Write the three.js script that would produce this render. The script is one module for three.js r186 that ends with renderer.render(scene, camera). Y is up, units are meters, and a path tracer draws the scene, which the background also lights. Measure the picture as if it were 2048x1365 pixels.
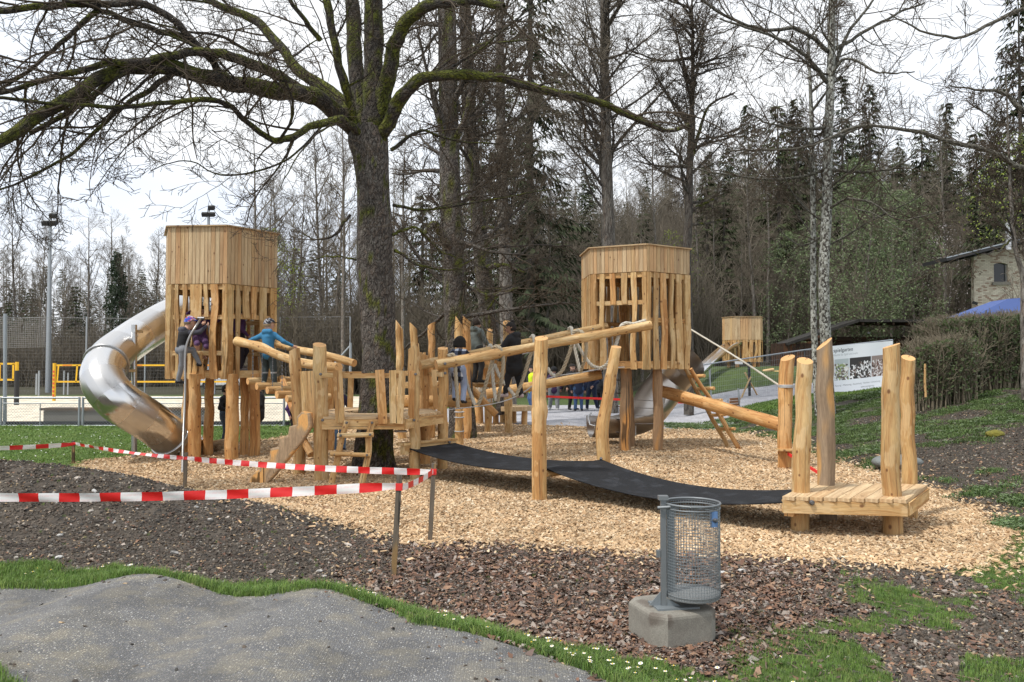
import * as THREE from 'three';
import { mergeGeometries } from 'three/addons/utils/BufferGeometryUtils.js';

// ---------- camera, sky, sun, exposure ----------
const EYE = 1.8, FOCAL = 1593, TILT = 0.02855;            // eye height (m), focal length and image size of the photograph
const camera = new THREE.PerspectiveCamera(46.38, 2048 / 1365, 0.05, 900);
camera.position.set(0, EYE, 0);
camera.rotation.set(TILT, 0, 0);
const scene = new THREE.Scene();
const renderer = new THREE.WebGLRenderer({ antialias: true });
renderer.toneMapping = THREE.LinearToneMapping;
renderer.toneMappingExposure = 1.32;
renderer.shadowMap.enabled = true;

const SUN_DIR = new THREE.Vector3(-0.42, 0.86, 0.30).normalize();
const sun = new THREE.DirectionalLight(new THREE.Color(1.0, 0.95, 0.88), 2.65);
sun.position.copy(SUN_DIR).multiplyScalar(60);
sun.castShadow = true;
sun.shadow.radius = 7;
sun.shadow.mapSize.set(2048, 2048);
Object.assign(sun.shadow.camera, { left: -30, right: 30, top: 30, bottom: -30, near: 1, far: 160 });
scene.add(sun, sun.target);

// ---------- noise and random numbers ----------
function rngOf(seed) { let a = seed >>> 0; return () => { a = (a + 0x6D2B79F5) >>> 0; let t = Math.imul(a ^ (a >>> 15), 1 | a); t = (t + Math.imul(t ^ (t >>> 7), 61 | t)) ^ t; return ((t ^ (t >>> 14)) >>> 0) / 4294967296; }; }
const R = rngOf(7);
const rnd = (a, b, r = R) => a + (b - a) * r();
const clamp = (x, a = 0, b = 1) => Math.min(b, Math.max(a, x));
const sstep = (a, b, x) => { const t = clamp((x - a) / (b - a)); return t * t * (3 - 2 * t); };
const lerp = (a, b, t) => a + (b - a) * t;
function hash(i, j, k) { let h = Math.imul(i, 374761393) ^ Math.imul(j, 668265263) ^ Math.imul(k, 2147483647 - 1274126177); h = Math.imul(h ^ (h >>> 13), 1274126177); return ((h ^ (h >>> 16)) >>> 0) / 4294967296; }
function vn(x, y, seed = 0, px = 0, py = 0) {            // value noise, tileable when periods are given
  const i = Math.floor(x), j = Math.floor(y), fx = x - i, fy = y - j, u = fx * fx * (3 - 2 * fx), v = fy * fy * (3 - 2 * fy);
  const w = (a, p) => p ? ((a % p) + p) % p : a;
  const a = hash(w(i, px), w(j, py), seed), b = hash(w(i + 1, px), w(j, py), seed), c = hash(w(i, px), w(j + 1, py), seed), d = hash(w(i + 1, px), w(j + 1, py), seed);
  return lerp(lerp(a, b, u), lerp(c, d, u), v);
}
function fbm(x, y, oct, seed = 0, px = 0, py = 0) { let s = 0, a = 0.5, t = 0; for (let o = 0; o < oct; o++) { s += a * vn(x, y, seed + o * 17, px, py); t += a; a *= 0.5; x *= 2; y *= 2; px *= 2; py *= 2; } return s / t; }

// ---------- the sky: thin bright cloud with paler blue gaps ----------
{
  const w = 1024, h = 512, data = new Float32Array(w * h * 4);
  for (let j = 0; j < h; j++) for (let i = 0; i < w; i++) {
    const el = (j / h - 0.5) * Math.PI, az = i / w * Math.PI * 2, y = Math.sin(el), c = Math.cos(el);
    const k = 1 / (Math.max(y, 0) + 0.28), X = Math.cos(az) * c * k, Z = Math.sin(az) * c * k;
    const n = fbm(X * 1.3 + 7.3, Z * 1.3 + 2.1, 5, 3), m = fbm(X * 3.1 + 1.7, Z * 3.1 + 9, 4, 9);
    const cl = sstep(0.36, 0.64, n * 0.65 + m * 0.35);
    const o = (j * w + i) * 4;
    data[o] = lerp(0.735, 0.87, cl); data[o + 1] = lerp(0.80, 0.89, cl); data[o + 2] = lerp(0.90, 0.915, cl); data[o + 3] = 1;
  }
  const sky = new THREE.DataTexture(data, w, h, THREE.RGBAFormat, THREE.FloatType);
  sky.mapping = THREE.EquirectangularReflectionMapping; sky.magFilter = THREE.LinearFilter; sky.minFilter = THREE.LinearFilter; sky.needsUpdate = true;
  scene.background = sky; scene.environment = sky;
}
// ---------- measuring: rays of the photograph to points in the place ----------
const V3 = (x, y, z) => new THREE.Vector3(x, y, z);
const ray = (px, py) => { const x = (px - 1024) / FOCAL, y = -(py - 682.5) / FOCAL, c = Math.cos(TILT), s = Math.sin(TILT); return V3(x, y * c + s, -(c - y * s)); };
const at = (px, py, d) => { const r = ray(px, py); return r.multiplyScalar(d / -r.z).add(V3(0, EYE, 0)); };   // the point at depth d
const gp = (px, py, h = 0) => { const r = ray(px, py); return r.multiplyScalar((h - EYE) / r.y).add(V3(0, EYE, 0)); };   // the point at height h

// ---------- names, labels ----------
const taken = {};
function numbered(name) { const n = taken[name] = (taken[name] ?? -1) + 1; return n ? `${name}_${String(n).padStart(3, '0')}` : name; }
function tag(o, label, category, group, kind) { if (label) o.userData.label = label; if (category) o.userData.category = category; if (group) o.userData.group = group; if (kind) o.userData.kind = kind; return o; }
function thing(name, label, category, pos = V3(0, 0, 0), group) { const g = new THREE.Group(); g.name = numbered(name); g.position.copy(pos); scene.add(g); return tag(g, label, category, group); }
function part(name, geo, mat, parent, label) { if (!Array.isArray(mat)) geo.clearGroups(); const m = new THREE.Mesh(geo, mat); m.name = name; m.castShadow = m.receiveShadow = true; if (label) m.userData.label = label; parent.add(m); if (parent === scene) m.name = numbered(name); else m.position.copy(worldOff(parent)).negate(); return m; }
function worldOff(o) { const v = V3(0, 0, 0); for (let p = o; p && p !== scene; p = p.parent) v.add(p.position); return v; }   // parts are modelled in place; things and parts are only moved, not turned
function setting(name, geo, mat) { return tag(part(name, geo, mat, scene), null, null, null, 'structure'); }

// ---------- textures ----------
function tex(w, h, fn, srgb = true) {
  const d = new Uint8Array(w * h * 4);
  for (let j = 0; j < h; j++) for (let i = 0; i < w; i++) { const c = fn(i / w, j / h), o = (j * w + i) * 4; d[o] = clamp(c[0]) * 255; d[o + 1] = clamp(c[1]) * 255; d[o + 2] = clamp(c[2]) * 255; d[o + 3] = 255; }
  const t = new THREE.DataTexture(d, w, h); t.wrapS = t.wrapT = THREE.RepeatWrapping; t.magFilter = THREE.LinearFilter; t.minFilter = THREE.LinearMipmapLinearFilter; t.generateMipmaps = true; t.needsUpdate = true;
  if (srgb) t.colorSpace = THREE.SRGBColorSpace; return t;
}
const rep = (t, x, y) => { const c = t.clone(); c.repeat.set(x, y); c.needsUpdate = true; return c; };
const mix3 = (a, b, t) => [lerp(a[0], b[0], t), lerp(a[1], b[1], t), lerp(a[2], b[2], t)];
const mul3 = (a, k) => [a[0] * k, a[1] * k, a[2] * k];
function grain(u, v, seed, fine) {                         // streaks along v
  const bend = (fbm(u * 4, v * 4, 2, seed + 5, 4, 4) - 0.5) * 0.22;
  const s = fbm((u + bend) * fine, v * 5, 3, seed, fine, 5), f = vn((u + bend) * fine * 6, v * 10, seed + 3, fine * 6, 10);
  return s * 0.7 + f * 0.3;
}
function knot(u, v, nu, nv, seed, p) { const x = u * nu, y = v * nv, i = Math.floor(x), j = Math.floor(y); if (hash(i, j, seed) > p) return 0; const cx = 0.3 + 0.4 * hash(i, j, seed + 1), cy = 0.3 + 0.4 * hash(i, j, seed + 2), d = Math.hypot((x - i - cx) * 0.6 / nu, (y - j - cy) * 2.4 / nv * 0.7), r = 0.007 + 0.009 * hash(i, j, seed + 3); return sstep(r * 1.5, r * 0.5, d); }
// uv are metres: one tile of wood is 0.6 m across and 2.4 m along
const logTex = tex(512, 1024, (u, v) => {
  const g = grain(u, v, 11, 14), big = fbm(u * 3, v * 6, 3, 31, 3, 6), worn = sstep(0.56, 0.62, fbm(u * 5, v * 9, 4, 77, 5, 9));
  let c = mix3([0.85, 0.725, 0.515], [0.69, 0.52, 0.32], sstep(0.3, 0.75, g * 0.6 + big * 0.4));
  c = mix3(c, [0.89, 0.79, 0.62], worn * 0.5);
  c = mix3(c, [0.40, 0.25, 0.14], knot(u, v, 4, 9, 203, 0.3) * 0.75);
  const cl = sstep(0.035, 0.01, Math.abs(vn(u * 9 + 0.3 * fbm(u * 5, v * 7, 2, 19, 5, 7), v * 1, 117, 9, 1) - 0.5)) * sstep(0.56, 0.66, vn(u * 9, v * 6, 118, 9, 6));
  return mul3(c, (0.90 + 0.12 * vn(u * 160, v * 60, 5, 160, 60)) * (1 - 0.55 * cl));
});
const plankTex = tex(512, 1024, (u, v) => {
  const g = grain(u, v, 41, 22), big = fbm(u * 2, v * 3, 3, 51, 2, 3);
  let c = mix3([0.81, 0.72, 0.575], [0.65, 0.53, 0.395], sstep(0.25, 0.8, g * 0.65 + big * 0.35));
  c = mix3(c, [0.38, 0.25, 0.16], knot(u, v, 4, 8, 301, 0.2) * 0.75);
  return mul3(c, 0.94 + 0.1 * vn(u * 200, v * 50, 6, 200, 50));
});
const greyTex = tex(512, 1024, (u, v) => {
  const g = grain(u, v, 61, 20), big = fbm(u * 3, v * 3, 3, 71, 3, 3);
  let c = mix3([0.66, 0.58, 0.48], [0.45, 0.38, 0.31], g); c = mix3(c, [0.74, 0.57, 0.36], sstep(0.5, 0.68, big));
  const crack = sstep(0.86, 0.9, vn(u * 20, v * 3, 88, 20, 3)); return mul3(c, (1 - crack * 0.5) * (0.93 + 0.14 * vn(u * 190, v * 60, 8, 190, 60)));
});
const woodBump = tex(256, 512, (u, v) => { const g = grain(u, v, 11, 20) * 0.75 + 0.25 * fbm(u * 8, v * 8, 3, 4, 8, 8); return [g, g, g]; }, false);
const endTex = tex(256, 256, (u, v) => {
  const x = u - 0.5, y = v - 0.5, r = Math.hypot(x, y) * (1 + 0.12 * (fbm(u * 5, v * 5, 2, 3) - 0.5)), a = Math.atan2(y, x);
  const ring = 0.5 + 0.5 * Math.sin(r * 120), crack = sstep(0.985, 1, Math.cos(a * 1 - 1.1 + 0.3 * fbm(r * 9, 0, 2, 1))) * sstep(0.02, 0.1, r);
  let c = mix3([0.88, 0.71, 0.49], [0.78, 0.57, 0.35], ring * 0.5 + 0.4 * vn(u * 60, v * 60, 2)); return mul3(c, 1 - crack * 0.35);
});
function vor(u, v, nu, nv, seed) { const x = u * nu, y = v * nv, i0 = Math.floor(x), j0 = Math.floor(y); let f1 = 9, f2 = 9, id = 0; for (let j = j0 - 1; j <= j0 + 1; j++) for (let i = i0 - 1; i <= i0 + 1; i++) { const a = ((i % nu) + nu) % nu, b = ((j % nv) + nv) % nv, d = Math.hypot(i + hash(a, b, seed) - x, j + hash(a, b, seed + 1) - y); if (d < f1) { f2 = f1; f1 = d; id = hash(a, b, seed + 2); } else if (d < f2) f2 = d; } return [f2 - f1, id]; }
// bark in narrow upright scales that lift at their edges
const barkBase = (u, v) => { const w = (fbm(u * 12, v * 12, 4, 9, 12, 12) - 0.5) * 0.17, [e, id] = vor(u + w, v + w * 0.8, 22, 13, 13), [e2] = vor(u - w, v + w, 46, 30, 14), f = fbm(u * 40, v * 18, 3, 15, 40, 18); return [clamp(sstep(-0.12, 0.34, e) * (0.4 + 0.35 * id) * (0.8 + 0.2 * sstep(0, 0.3, e2)) + 0.5 * (f - 0.3)), id, f]; };
const barkTex = tex(512, 512, (u, v) => { const [b, id, f] = barkBase(u, v); let c = mix3([0.21, 0.19, 0.175], [0.60, 0.575, 0.55], b); c = mix3(c, [0.42, 0.35, 0.30], sstep(0.75, 0.9, id) * 0.4); c = mix3(c, [0.60, 0.61, 0.58], sstep(0.55, 0.75, f) * 0.3); return mul3(c, 0.85 + 0.3 * vn(u * 200, v * 200, 3, 200, 200)); });
const barkBump = tex(512, 512, (u, v) => { const b = barkBase(u, v)[0]; return [b, b, b]; }, false);
const lichenTex = tex(512, 512, (u, v) => {
  const b = fbm(u * 10, v * 16, 4, 91, 10, 16); let c = mix3([0.50, 0.50, 0.46], [0.74, 0.75, 0.72], sstep(0.3, 0.65, b));
  c = mix3(c, [0.24, 0.22, 0.20], sstep(0.52, 0.62, fbm(u * 20, v * 16, 5, 92, 20, 16)) * 0.9); return mul3(c, 0.88 + 0.24 * vn(u * 180, v * 180, 4, 180, 180));
});
const soilTex = tex(512, 512, (u, v) => { const n = fbm(u * 24, v * 24, 4, 6, 24, 24), p = fbm(u * 6, v * 6, 3, 8, 6, 6), k = 0.62 + 0.5 * n + 0.25 * (p - 0.5); return [k, k * 0.99, k * 0.97]; });
const soilBump = tex(512, 512, (u, v) => { const n = fbm(u * 20, v * 20, 5, 6, 20, 20); return [n, n, n]; }, false);
const asphaltF = (u, v) => { // stones of several sizes in dark binder
  let stone = 0, tint = 0; for (const [n, s] of [[74, 1], [120, 2]]) { const x = u * n, y = v * n, i = Math.floor(x), j = Math.floor(y); const cx = 0.5 + 0.5 * (hash(i, j, s) - 0.5), cy = 0.5 + 0.5 * (hash(i, j, s + 9) - 0.5), r = 0.22 + 0.2 * hash(i, j, s + 5), d = Math.hypot(x - i - cx, (y - j - cy) * (0.7 + 0.6 * hash(i, j, s + 7))); const e = sstep(r, r * 0.6, d); if (e > stone) { stone = e; tint = hash(i, j, s + 3); } } return [stone, tint]; };
const asphaltTex = tex(1024, 1024, (u, v) => { const [s, t] = asphaltF(u, v), d = fbm(u * 5, v * 5, 4, 21, 5, 5), w = fbm(u * 40, v * 40, 2, 22, 40, 40);
  let c = mix3([0.28, 0.28, 0.285], [0.43, 0.425, 0.41], d * 0.6 + w * 0.4); const st = t < 0.5 ? [0.42, 0.43, 0.45] : t < 0.82 ? [0.52, 0.52, 0.51] : t < 0.94 ? [0.66, 0.64, 0.60] : [0.78, 0.78, 0.77];
  c = mix3(c, st, s * 0.8); return mix3(c, [0.58, 0.54, 0.44], sstep(0.48, 0.75, fbm(u * 9, v * 9, 5, 29, 9, 9)) * 0.28); });
const asphaltBump = tex(1024, 1024, (u, v) => { const s = asphaltF(u, v)[0] * 0.6 + 0.4 * fbm(u * 50, v * 50, 2, 22, 50, 50); return [s, s, s]; }, false);
const gravelTex = tex(512, 512, (u, v) => { const n = vn(u * 120, v * 120, 1, 120, 120), m = fbm(u * 10, v * 10, 4, 2, 10, 10), k = 0.52 + 0.2 * n + 0.16 * (m - 0.5); return [k, k * 1.0, k * 1.03]; });
const sandTex = tex(512, 512, (u, v) => { const k = 0.70 + 0.2 * fbm(u * 30, v * 30, 4, 12, 30, 30) - 0.12 * sstep(0.55, 0.65, fbm(u * 14, v * 14, 3, 13, 14, 14)); return [k * 1.03, k * 0.98, k * 0.88]; });
const concTex = tex(512, 512, (u, v) => { const m = fbm(u * 6, v * 6, 5, 15, 6, 6), s = fbm(u * 70, v * 70, 2, 16, 70, 70); let c = mix3([0.44, 0.42, 0.39], [0.62, 0.61, 0.57], m * 0.7 + s * 0.3); c = mix3(c, [0.34, 0.30, 0.27], sstep(0.55, 0.75, fbm(u * 4, v * 3, 4, 18, 4, 3)) * 0.6); return mul3(c, 0.9 + 0.2 * vn(u * 250, v * 250, 3, 250, 250)); });
const tapeTex = tex(256, 16, (u, v) => { const red = u < 0.5, s = vn(u * 40, v * 8, 3); return red ? [0.86, 0.07 + s * 0.05, 0.09] : mix3([0.93, 0.93, 0.93], [0.95, 0.72, 0.72], (hash(Math.floor(v * 9), 1, 1) > 0.7 ? 0.35 : 0) * s); });

// ---------- materials ----------
const std = (o) => new THREE.MeshStandardMaterial({ roughness: 0.85, metalness: 0, ...o });
const col = (r, g, b) => new THREE.Color().setRGB(r, g, b);
const wtint = [[1, 1, 1], [1.04, 0.97, 0.88], [0.95, 0.9, 0.84], [1.05, 1.04, 1.02], [1.02, 0.86, 0.72], [0.84, 0.81, 0.78], [1.0, 0.93, 0.80], [0.93, 0.84, 0.76], [0.9, 0.9, 0.88]].map((c) => col(...c));
const LOGM = wtint.map((c) => std({ map: rep(logTex, 1 / 0.6, 1 / 2.4), bumpMap: rep(woodBump, 1 / 0.6, 1 / 2.4), bumpScale: 0.004, color: c, roughness: 0.72 }));
const PLKM = wtint.map((c) => std({ map: rep(plankTex, 1 / 0.6, 1 / 2.4), bumpMap: rep(woodBump, 1 / 0.6, 1 / 2.4), bumpScale: 0.0015, color: c, roughness: 0.75 }));
const GREYM = std({ map: rep(greyTex, 1 / 0.6, 1 / 2.4), bumpMap: rep(woodBump, 1 / 0.6, 1 / 2.4), bumpScale: 0.005, roughness: 0.85 });
const ENDM = std({ map: endTex, roughness: 0.8 });
const STAKE = std({ map: rep(greyTex, 1 / 0.3, 1 / 1.2), color: col(0.50, 0.56, 0.64) });
const POLES = std({ color: col(0.30, 0.29, 0.28), metalness: 0.9, roughness: 0.35 });
const STEEL = std({ color: col(0.72, 0.71, 0.70), metalness: 1, roughness: 0.2 });
const STEELB = std({ color: col(0.62, 0.61, 0.60), metalness: 1, roughness: 0.3 });
const STEEL2 = std({ color: col(0.55, 0.55, 0.55), metalness: 1, roughness: 0.35 });
const GALV = std({ color: col(0.36, 0.39, 0.42), metalness: 0.55, roughness: 0.5 });
const GALVD = std({ color: col(0.21, 0.235, 0.25), metalness: 0.35, roughness: 0.55 });
const DARK = std({ color: col(0.03, 0.03, 0.032) });
const RUBBER = new THREE.MeshPhysicalMaterial({ color: col(0.038, 0.042, 0.05), roughness: 0.75, specularIntensity: 0.45, map: tex(256, 256, (u, v) => { const k = 0.62 + 0.25 * sstep(0.5, 0.75, fbm(u * 6, v * 6, 4, 61, 6, 6)) + 0.13 * sstep(0.7, 0.9, vn(u * 60, v * 14, 62, 60, 14)); return [k, k, k]; }), bumpMap: rep(soilBump, 6, 6), bumpScale: 0.003 });
const BOLT = std({ color: col(0.20, 0.20, 0.21), metalness: 0.8, roughness: 0.45 });
const ROPE = std({ color: col(0.42, 0.36, 0.26), roughness: 0.95 });
const ROPEW = std({ color: col(0.52, 0.49, 0.42), roughness: 0.95 });
const CABLE = std({ color: col(0.45, 0.45, 0.45), roughness: 0.6, metalness: 0.3 });
const TAPE = new THREE.MeshPhysicalMaterial({ map: tapeTex, roughness: 0.45, transmission: 0.25, thickness: 0, side: THREE.DoubleSide });
const REDT = std({ color: col(0.75, 0.03, 0.03), roughness: 0.5, side: THREE.DoubleSide });
const CONC = std({ map: concTex, bumpMap: concTex, bumpScale: 0.004, roughness: 0.95 });

// ---------- mesh builder ----------
class MB {
  constructor() { this.p = []; this.n = []; this.u = []; this.c = []; this.i = [[], []]; }
  get count() { return this.p.length / 3; }
  v(p, n, u, v, c) { this.p.push(p.x, p.y, p.z); this.n.push(n.x, n.y, n.z); this.u.push(u, v); if (c) this.c.push(c[0], c[1], c[2]); return this.count - 1; }
  tri(a, b, c, g = 0) { this.i[g].push(a, b, c); }
  quad(a, b, c, d, g = 0) { this.i[g].push(a, b, c, a, c, d); }
  face(a, b, c, d, uv, g = 0, colr) { const n = b.clone().sub(a).cross(c.clone().sub(a)).normalize(); const k = [a, b, c, d].map((q, i) => this.v(q, n, uv[i][0], uv[i][1], colr)); this.quad(k[0], k[1], k[2], k[3], g); }
  // a tube along points; rad: radii; o: seg, bump(angle, along) radius factor, caps, cut: [x,z] slope of the far end, color(pos, normal)
  tube(pts, rad, o = {}) {
    const seg = o.seg || 10, N = pts.length; let T = [], nrm, prev; const uo = o.u ?? R() * 3, vo = o.v ?? R() * 5; let len = 0; const rings = [];
    for (let k = 0; k < N; k++) T.push((pts[Math.min(N - 1, k + 1)].clone().sub(pts[Math.max(0, k - 1)])).normalize());
    nrm = Math.abs(T[0].y) > 0.9 ? V3(1, 0, 0) : V3(0, 1, 0); nrm.sub(T[0].clone().multiplyScalar(nrm.dot(T[0]))).normalize();
    for (let k = 0; k < N; k++) {
      if (k) { len += pts[k].distanceTo(pts[k - 1]); nrm.sub(T[k].clone().multiplyScalar(nrm.dot(T[k]))).normalize(); }
      const bi = T[k].clone().cross(nrm), r = Array.isArray(rad) ? rad[k] : rad, ring = [];
      for (let s = 0; s <= seg; s++) {
        const a = s / seg * Math.PI * 2, d = nrm.clone().multiplyScalar(Math.cos(a)).addScaledVector(bi, Math.sin(a)), f = o.bump ? o.bump(a, len) : 1, q = pts[k].clone().addScaledVector(d, r * f);
        if (o.cut && k === N - 1) q.addScaledVector(T[k], d.x * r * o.cut[0] + d.z * r * o.cut[1]);
        ring.push(this.v(q, d, uo + a * (o.ur ?? Math.max(r, 0.05)), vo + len, o.color ? o.color(q, d, len) : null));
      }
      rings.push(ring);
      if (k) for (let s = 0; s < seg; s++) this.quad(rings[k - 1][s], rings[k - 1][s + 1], ring[s + 1], ring[s]);
    }
    if (o.caps !== false) for (const [k, sg] of [[0, -1], [N - 1, 1]]) {
      if (sg < 0 && o.noStart) continue;
      const cn = T[k].clone().multiplyScalar(sg), ctr = V3(0, 0, 0), ring = rings[k].slice(0, seg).map((i) => V3(this.p[i * 3], this.p[i * 3 + 1], this.p[i * 3 + 2])); ring.forEach((q) => ctr.add(q)); ctr.multiplyScalar(1 / seg);
      const c0 = o.color ? o.color(ctr, cn, len) : null, ci = this.v(ctr, cn, 0.5, 0.5, c0), ids = ring.map((q, s) => this.v(q, cn, 0.5 + 0.46 * Math.cos(s / seg * 6.2832), 0.5 + 0.46 * Math.sin(s / seg * 6.2832), c0));
      for (let s = 0; s < seg; s++) { const a = ids[s], b = ids[(s + 1) % seg]; sg > 0 ? this.tri(ci, a, b, o.capGroup ?? 1) : this.tri(ci, b, a, o.capGroup ?? 1); }
    }
    return this;
  }
  // a box between two points with width w (across) and height h (up)
  bar(a, b, w, h, up = V3(0, 1, 0), o = {}) {
    const t = b.clone().sub(a), L = t.length(); t.normalize(); const s = t.clone().cross(up).normalize(), q = s.clone().cross(t), P = (k, i, j) => (k ? b : a).clone().addScaledVector(s, i * w / 2).addScaledVector(q, j * h / 2);
    const uo = o.u ?? R() * 3, vo = R() * 5, F = (A, B, C, D, ww) => this.face(A, B, C, D, [[uo, vo], [uo + ww, vo], [uo + ww, vo + L], [uo, vo + L]], 0, o.color);
    F(P(0, 1, -1), P(0, 1, 1), P(1, 1, 1), P(1, 1, -1), h); F(P(0, -1, 1), P(0, -1, -1), P(1, -1, -1), P(1, -1, 1), h); F(P(0, 1, 1), P(0, -1, 1), P(1, -1, 1), P(1, 1, 1), w); F(P(0, -1, -1), P(0, 1, -1), P(1, 1, -1), P(1, -1, -1), w);
    const e = [[0, 0], [w, 0], [w, h], [0, h]]; this.face(P(0, -1, 1), P(0, 1, 1), P(0, 1, -1), P(0, -1, -1), e, o.end ?? 0, o.color); this.face(P(1, 1, 1), P(1, -1, 1), P(1, -1, -1), P(1, 1, -1), e, o.end ?? 0, o.color); return this;
  }
  geo() {
    const g = new THREE.BufferGeometry(); g.setAttribute('position', new THREE.Float32BufferAttribute(this.p, 3)); g.setAttribute('normal', new THREE.Float32BufferAttribute(this.n, 3)); g.setAttribute('uv', new THREE.Float32BufferAttribute(this.u, 2));
    if (this.c.length) g.setAttribute('color', new THREE.Float32BufferAttribute(this.c, 3));
    const a = this.i[0], b = this.i[1]; const all = new Uint32Array(a.length + b.length); all.set(a, 0); all.set(b, a.length); g.setIndex(new THREE.BufferAttribute(all, 1));
    if (b.length) { g.addGroup(0, a.length, 0); g.addGroup(a.length, b.length, 1); } return g;
  }
}
const cr = (pts, n) => new THREE.CatmullRomCurve3(pts, false, 'centripetal').getPoints(n);
let logSeed = 0;
// a barked-off log: through the points, with natural bulges, sawn ends
function logGeo(pts, r0, r1, o = {}) {
  const s = ++logSeed, len = pts.reduce((a, p, i) => i ? a + p.distanceTo(pts[i - 1]) : 0, 0), n = Math.max(4, Math.round(len / 0.1)); const P = pts.length > 2 ? cr(pts, n) : Array.from({ length: n + 1 }, (_, i) => pts[0].clone().lerp(pts[1], i / n));
  const wob = o.wob ?? 0.014; P.forEach((p, i) => { if (i && i < P.length) { p.x += (vn(i * 0.35, s, 3) - 0.5) * 2 * wob; p.z += (vn(i * 0.35, s + 50, 3) - 0.5) * 2 * wob; } });
  const bl = o.bl ?? 0.09; const rad = P.map((p, i) => lerp(r0, r1, i / n) * (1 + bl * (vn(i * 0.3, s, 8) - 0.5) * 2 + (o.bulge ? o.bulge.reduce((a, [t, k, w]) => a + k * Math.exp(-(((i / n - t) / w) ** 2)), 0) : 0)));
  if (o.round) { rad[n] *= 0.93; }
  const mb = new MB().tube(P, rad, { seg: o.seg || 16, ur: (r0 + r1) / 2, cut: o.cut, bump: (a, l) => 1 + 0.05 * (vn(2 * Math.cos(a) + s, 2 * Math.sin(a) + l * 1.1, 5) - 0.5) * 2 }); return mb.geo();
}
const log = (name, pts, r0, r1, parent, o = {}) => { const m = o.mat || LOGM[o.tint ?? Math.floor(R() * LOGM.length)]; return part(name, logGeo(pts, r0, r1, o), [m, ENDM], parent, o.label); };
function bolt(p, n, parent, r = 0.022) { const mb = new MB().tube([p.clone().addScaledVector(n, -0.01), p.clone().addScaledVector(n, 0.012), p.clone().addScaledVector(n, 0.016)], [r, r, r * 0.6], { seg: 8, capGroup: 0 }); return part('bolt', mb.geo(), BOLT, parent); }
// a sawn plank standing between two heights: edges may wander (live edge)
function slatGeo(A, B, y0, y1, nOut, th, wavy, seed) {
  const n = wavy ? Math.max(4, Math.round((y1 - y0) / 0.12)) : 1, mb = new MB(), ax = B.clone().sub(A), w = ax.length(), uo = R() * 3, vo = R() * 5, off = nOut.clone().multiplyScalar(-th);
  const e = (k, s) => { const y = lerp(y0, y1, k / n); const d = wavy ? (vn(y * 2.1 + seed * 7.3, s, seed) - 0.5) * wavy : 0, d2 = wavy ? (vn(y * 1.6 + seed * 3.1, 9, seed + 2) - 0.5) * wavy * 1.2 : 0; return A.clone().addScaledVector(ax, s).addScaledVector(ax, (d2 + d * (s ? 1 : -1) * 0.8) / w).setY(y); };
  for (let k = 0; k < n; k++) {
    const a = e(k, 0), b = e(k, 1), c = e(k + 1, 1), d = e(k + 1, 0), v0 = vo + a.y, v1 = vo + d.y, uv = [[uo, v0], [uo + w, v0], [uo + w, v1], [uo, v1]], us = [[uo, v0], [uo + th, v0], [uo + th, v1], [uo, v1]];
    mb.face(a, b, c, d, uv); mb.face(b.clone().add(off), a.clone().add(off), d.clone().add(off), c.clone().add(off), uv);
    mb.face(b, b.clone().add(off), c.clone().add(off), c, us); mb.face(a.clone().add(off), a, d, d.clone().add(off), us);
  }
  const t0 = e(n, 0), t1 = e(n, 1), b0 = e(0, 0), b1 = e(0, 1), uvE = [[0, 0], [w, 0], [w, th], [0, th]]; mb.face(t0, t1, t1.clone().add(off), t0.clone().add(off), uvE); mb.face(b1, b0, b0.clone().add(off), b1.clone().add(off), uvE);
  return mb.geo();
}
// a laid or three-strand rope through points
function ropeGeo(pts, r, n, twist = 9) {
  const P = cr(pts, n), mb = new MB(); if (r < 0.012) return mb.tube(P, r, { seg: 5, capGroup: 0 }).geo();
  const up = V3(0.3, 0.2, 1).normalize(); const fr = P.map((p, k) => { const t = P[Math.min(n, k + 1)].clone().sub(P[Math.max(0, k - 1)]).normalize(), a = up.clone().sub(t.clone().multiplyScalar(up.dot(t))).normalize(); return [a, t.clone().cross(a)]; });
  for (let s = 0; s < 3; s++) { let l = 0; const Q = P.map((p, k) => { if (k) l += p.distanceTo(P[k - 1]); const a = s * 2.094 + l / r * twist * 0.05 * 2; return p.clone().addScaledVector(fr[k][0], Math.cos(a) * r * 0.5).addScaledVector(fr[k][1], Math.sin(a) * r * 0.5); }); mb.tube(Q, r * 0.56, { seg: 7, capGroup: 0 }); }
  return mb.geo();
}
// ---------- outlines of the ground's surfaces ----------
const inPoly = (poly, x, z) => { let c = false; for (let i = 0, j = poly.length - 1; i < poly.length; j = i++) { const a = poly[i], b = poly[j]; if ((a.z > z) !== (b.z > z) && x < (b.x - a.x) * (z - a.z) / (b.z - a.z) + a.x) c = !c; } return c; };
const edgeNear = (poly, x, z) => { let best = 1e9, q = null; for (let i = 0, j = poly.length - 1; i < poly.length; j = i++) { const a = poly[j], b = poly[i], dx = b.x - a.x, dz = b.z - a.z, t = clamp(((x - a.x) * dx + (z - a.z) * dz) / (dx * dx + dz * dz)), X = a.x + dx * t, Z = a.z + dz * t, d = Math.hypot(X - x, Z - z); if (d < best) { best = d; q = [X, Z]; } } return [best, q[0], q[1]]; };
const sdPoly = (poly, x, z) => edgeNear(poly, x, z)[0] * (inPoly(poly, x, z) ? -1 : 1);
const soft = (list, n = 60) => new THREE.CatmullRomCurve3(list, true, 'centripetal').getPoints(n);
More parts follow.
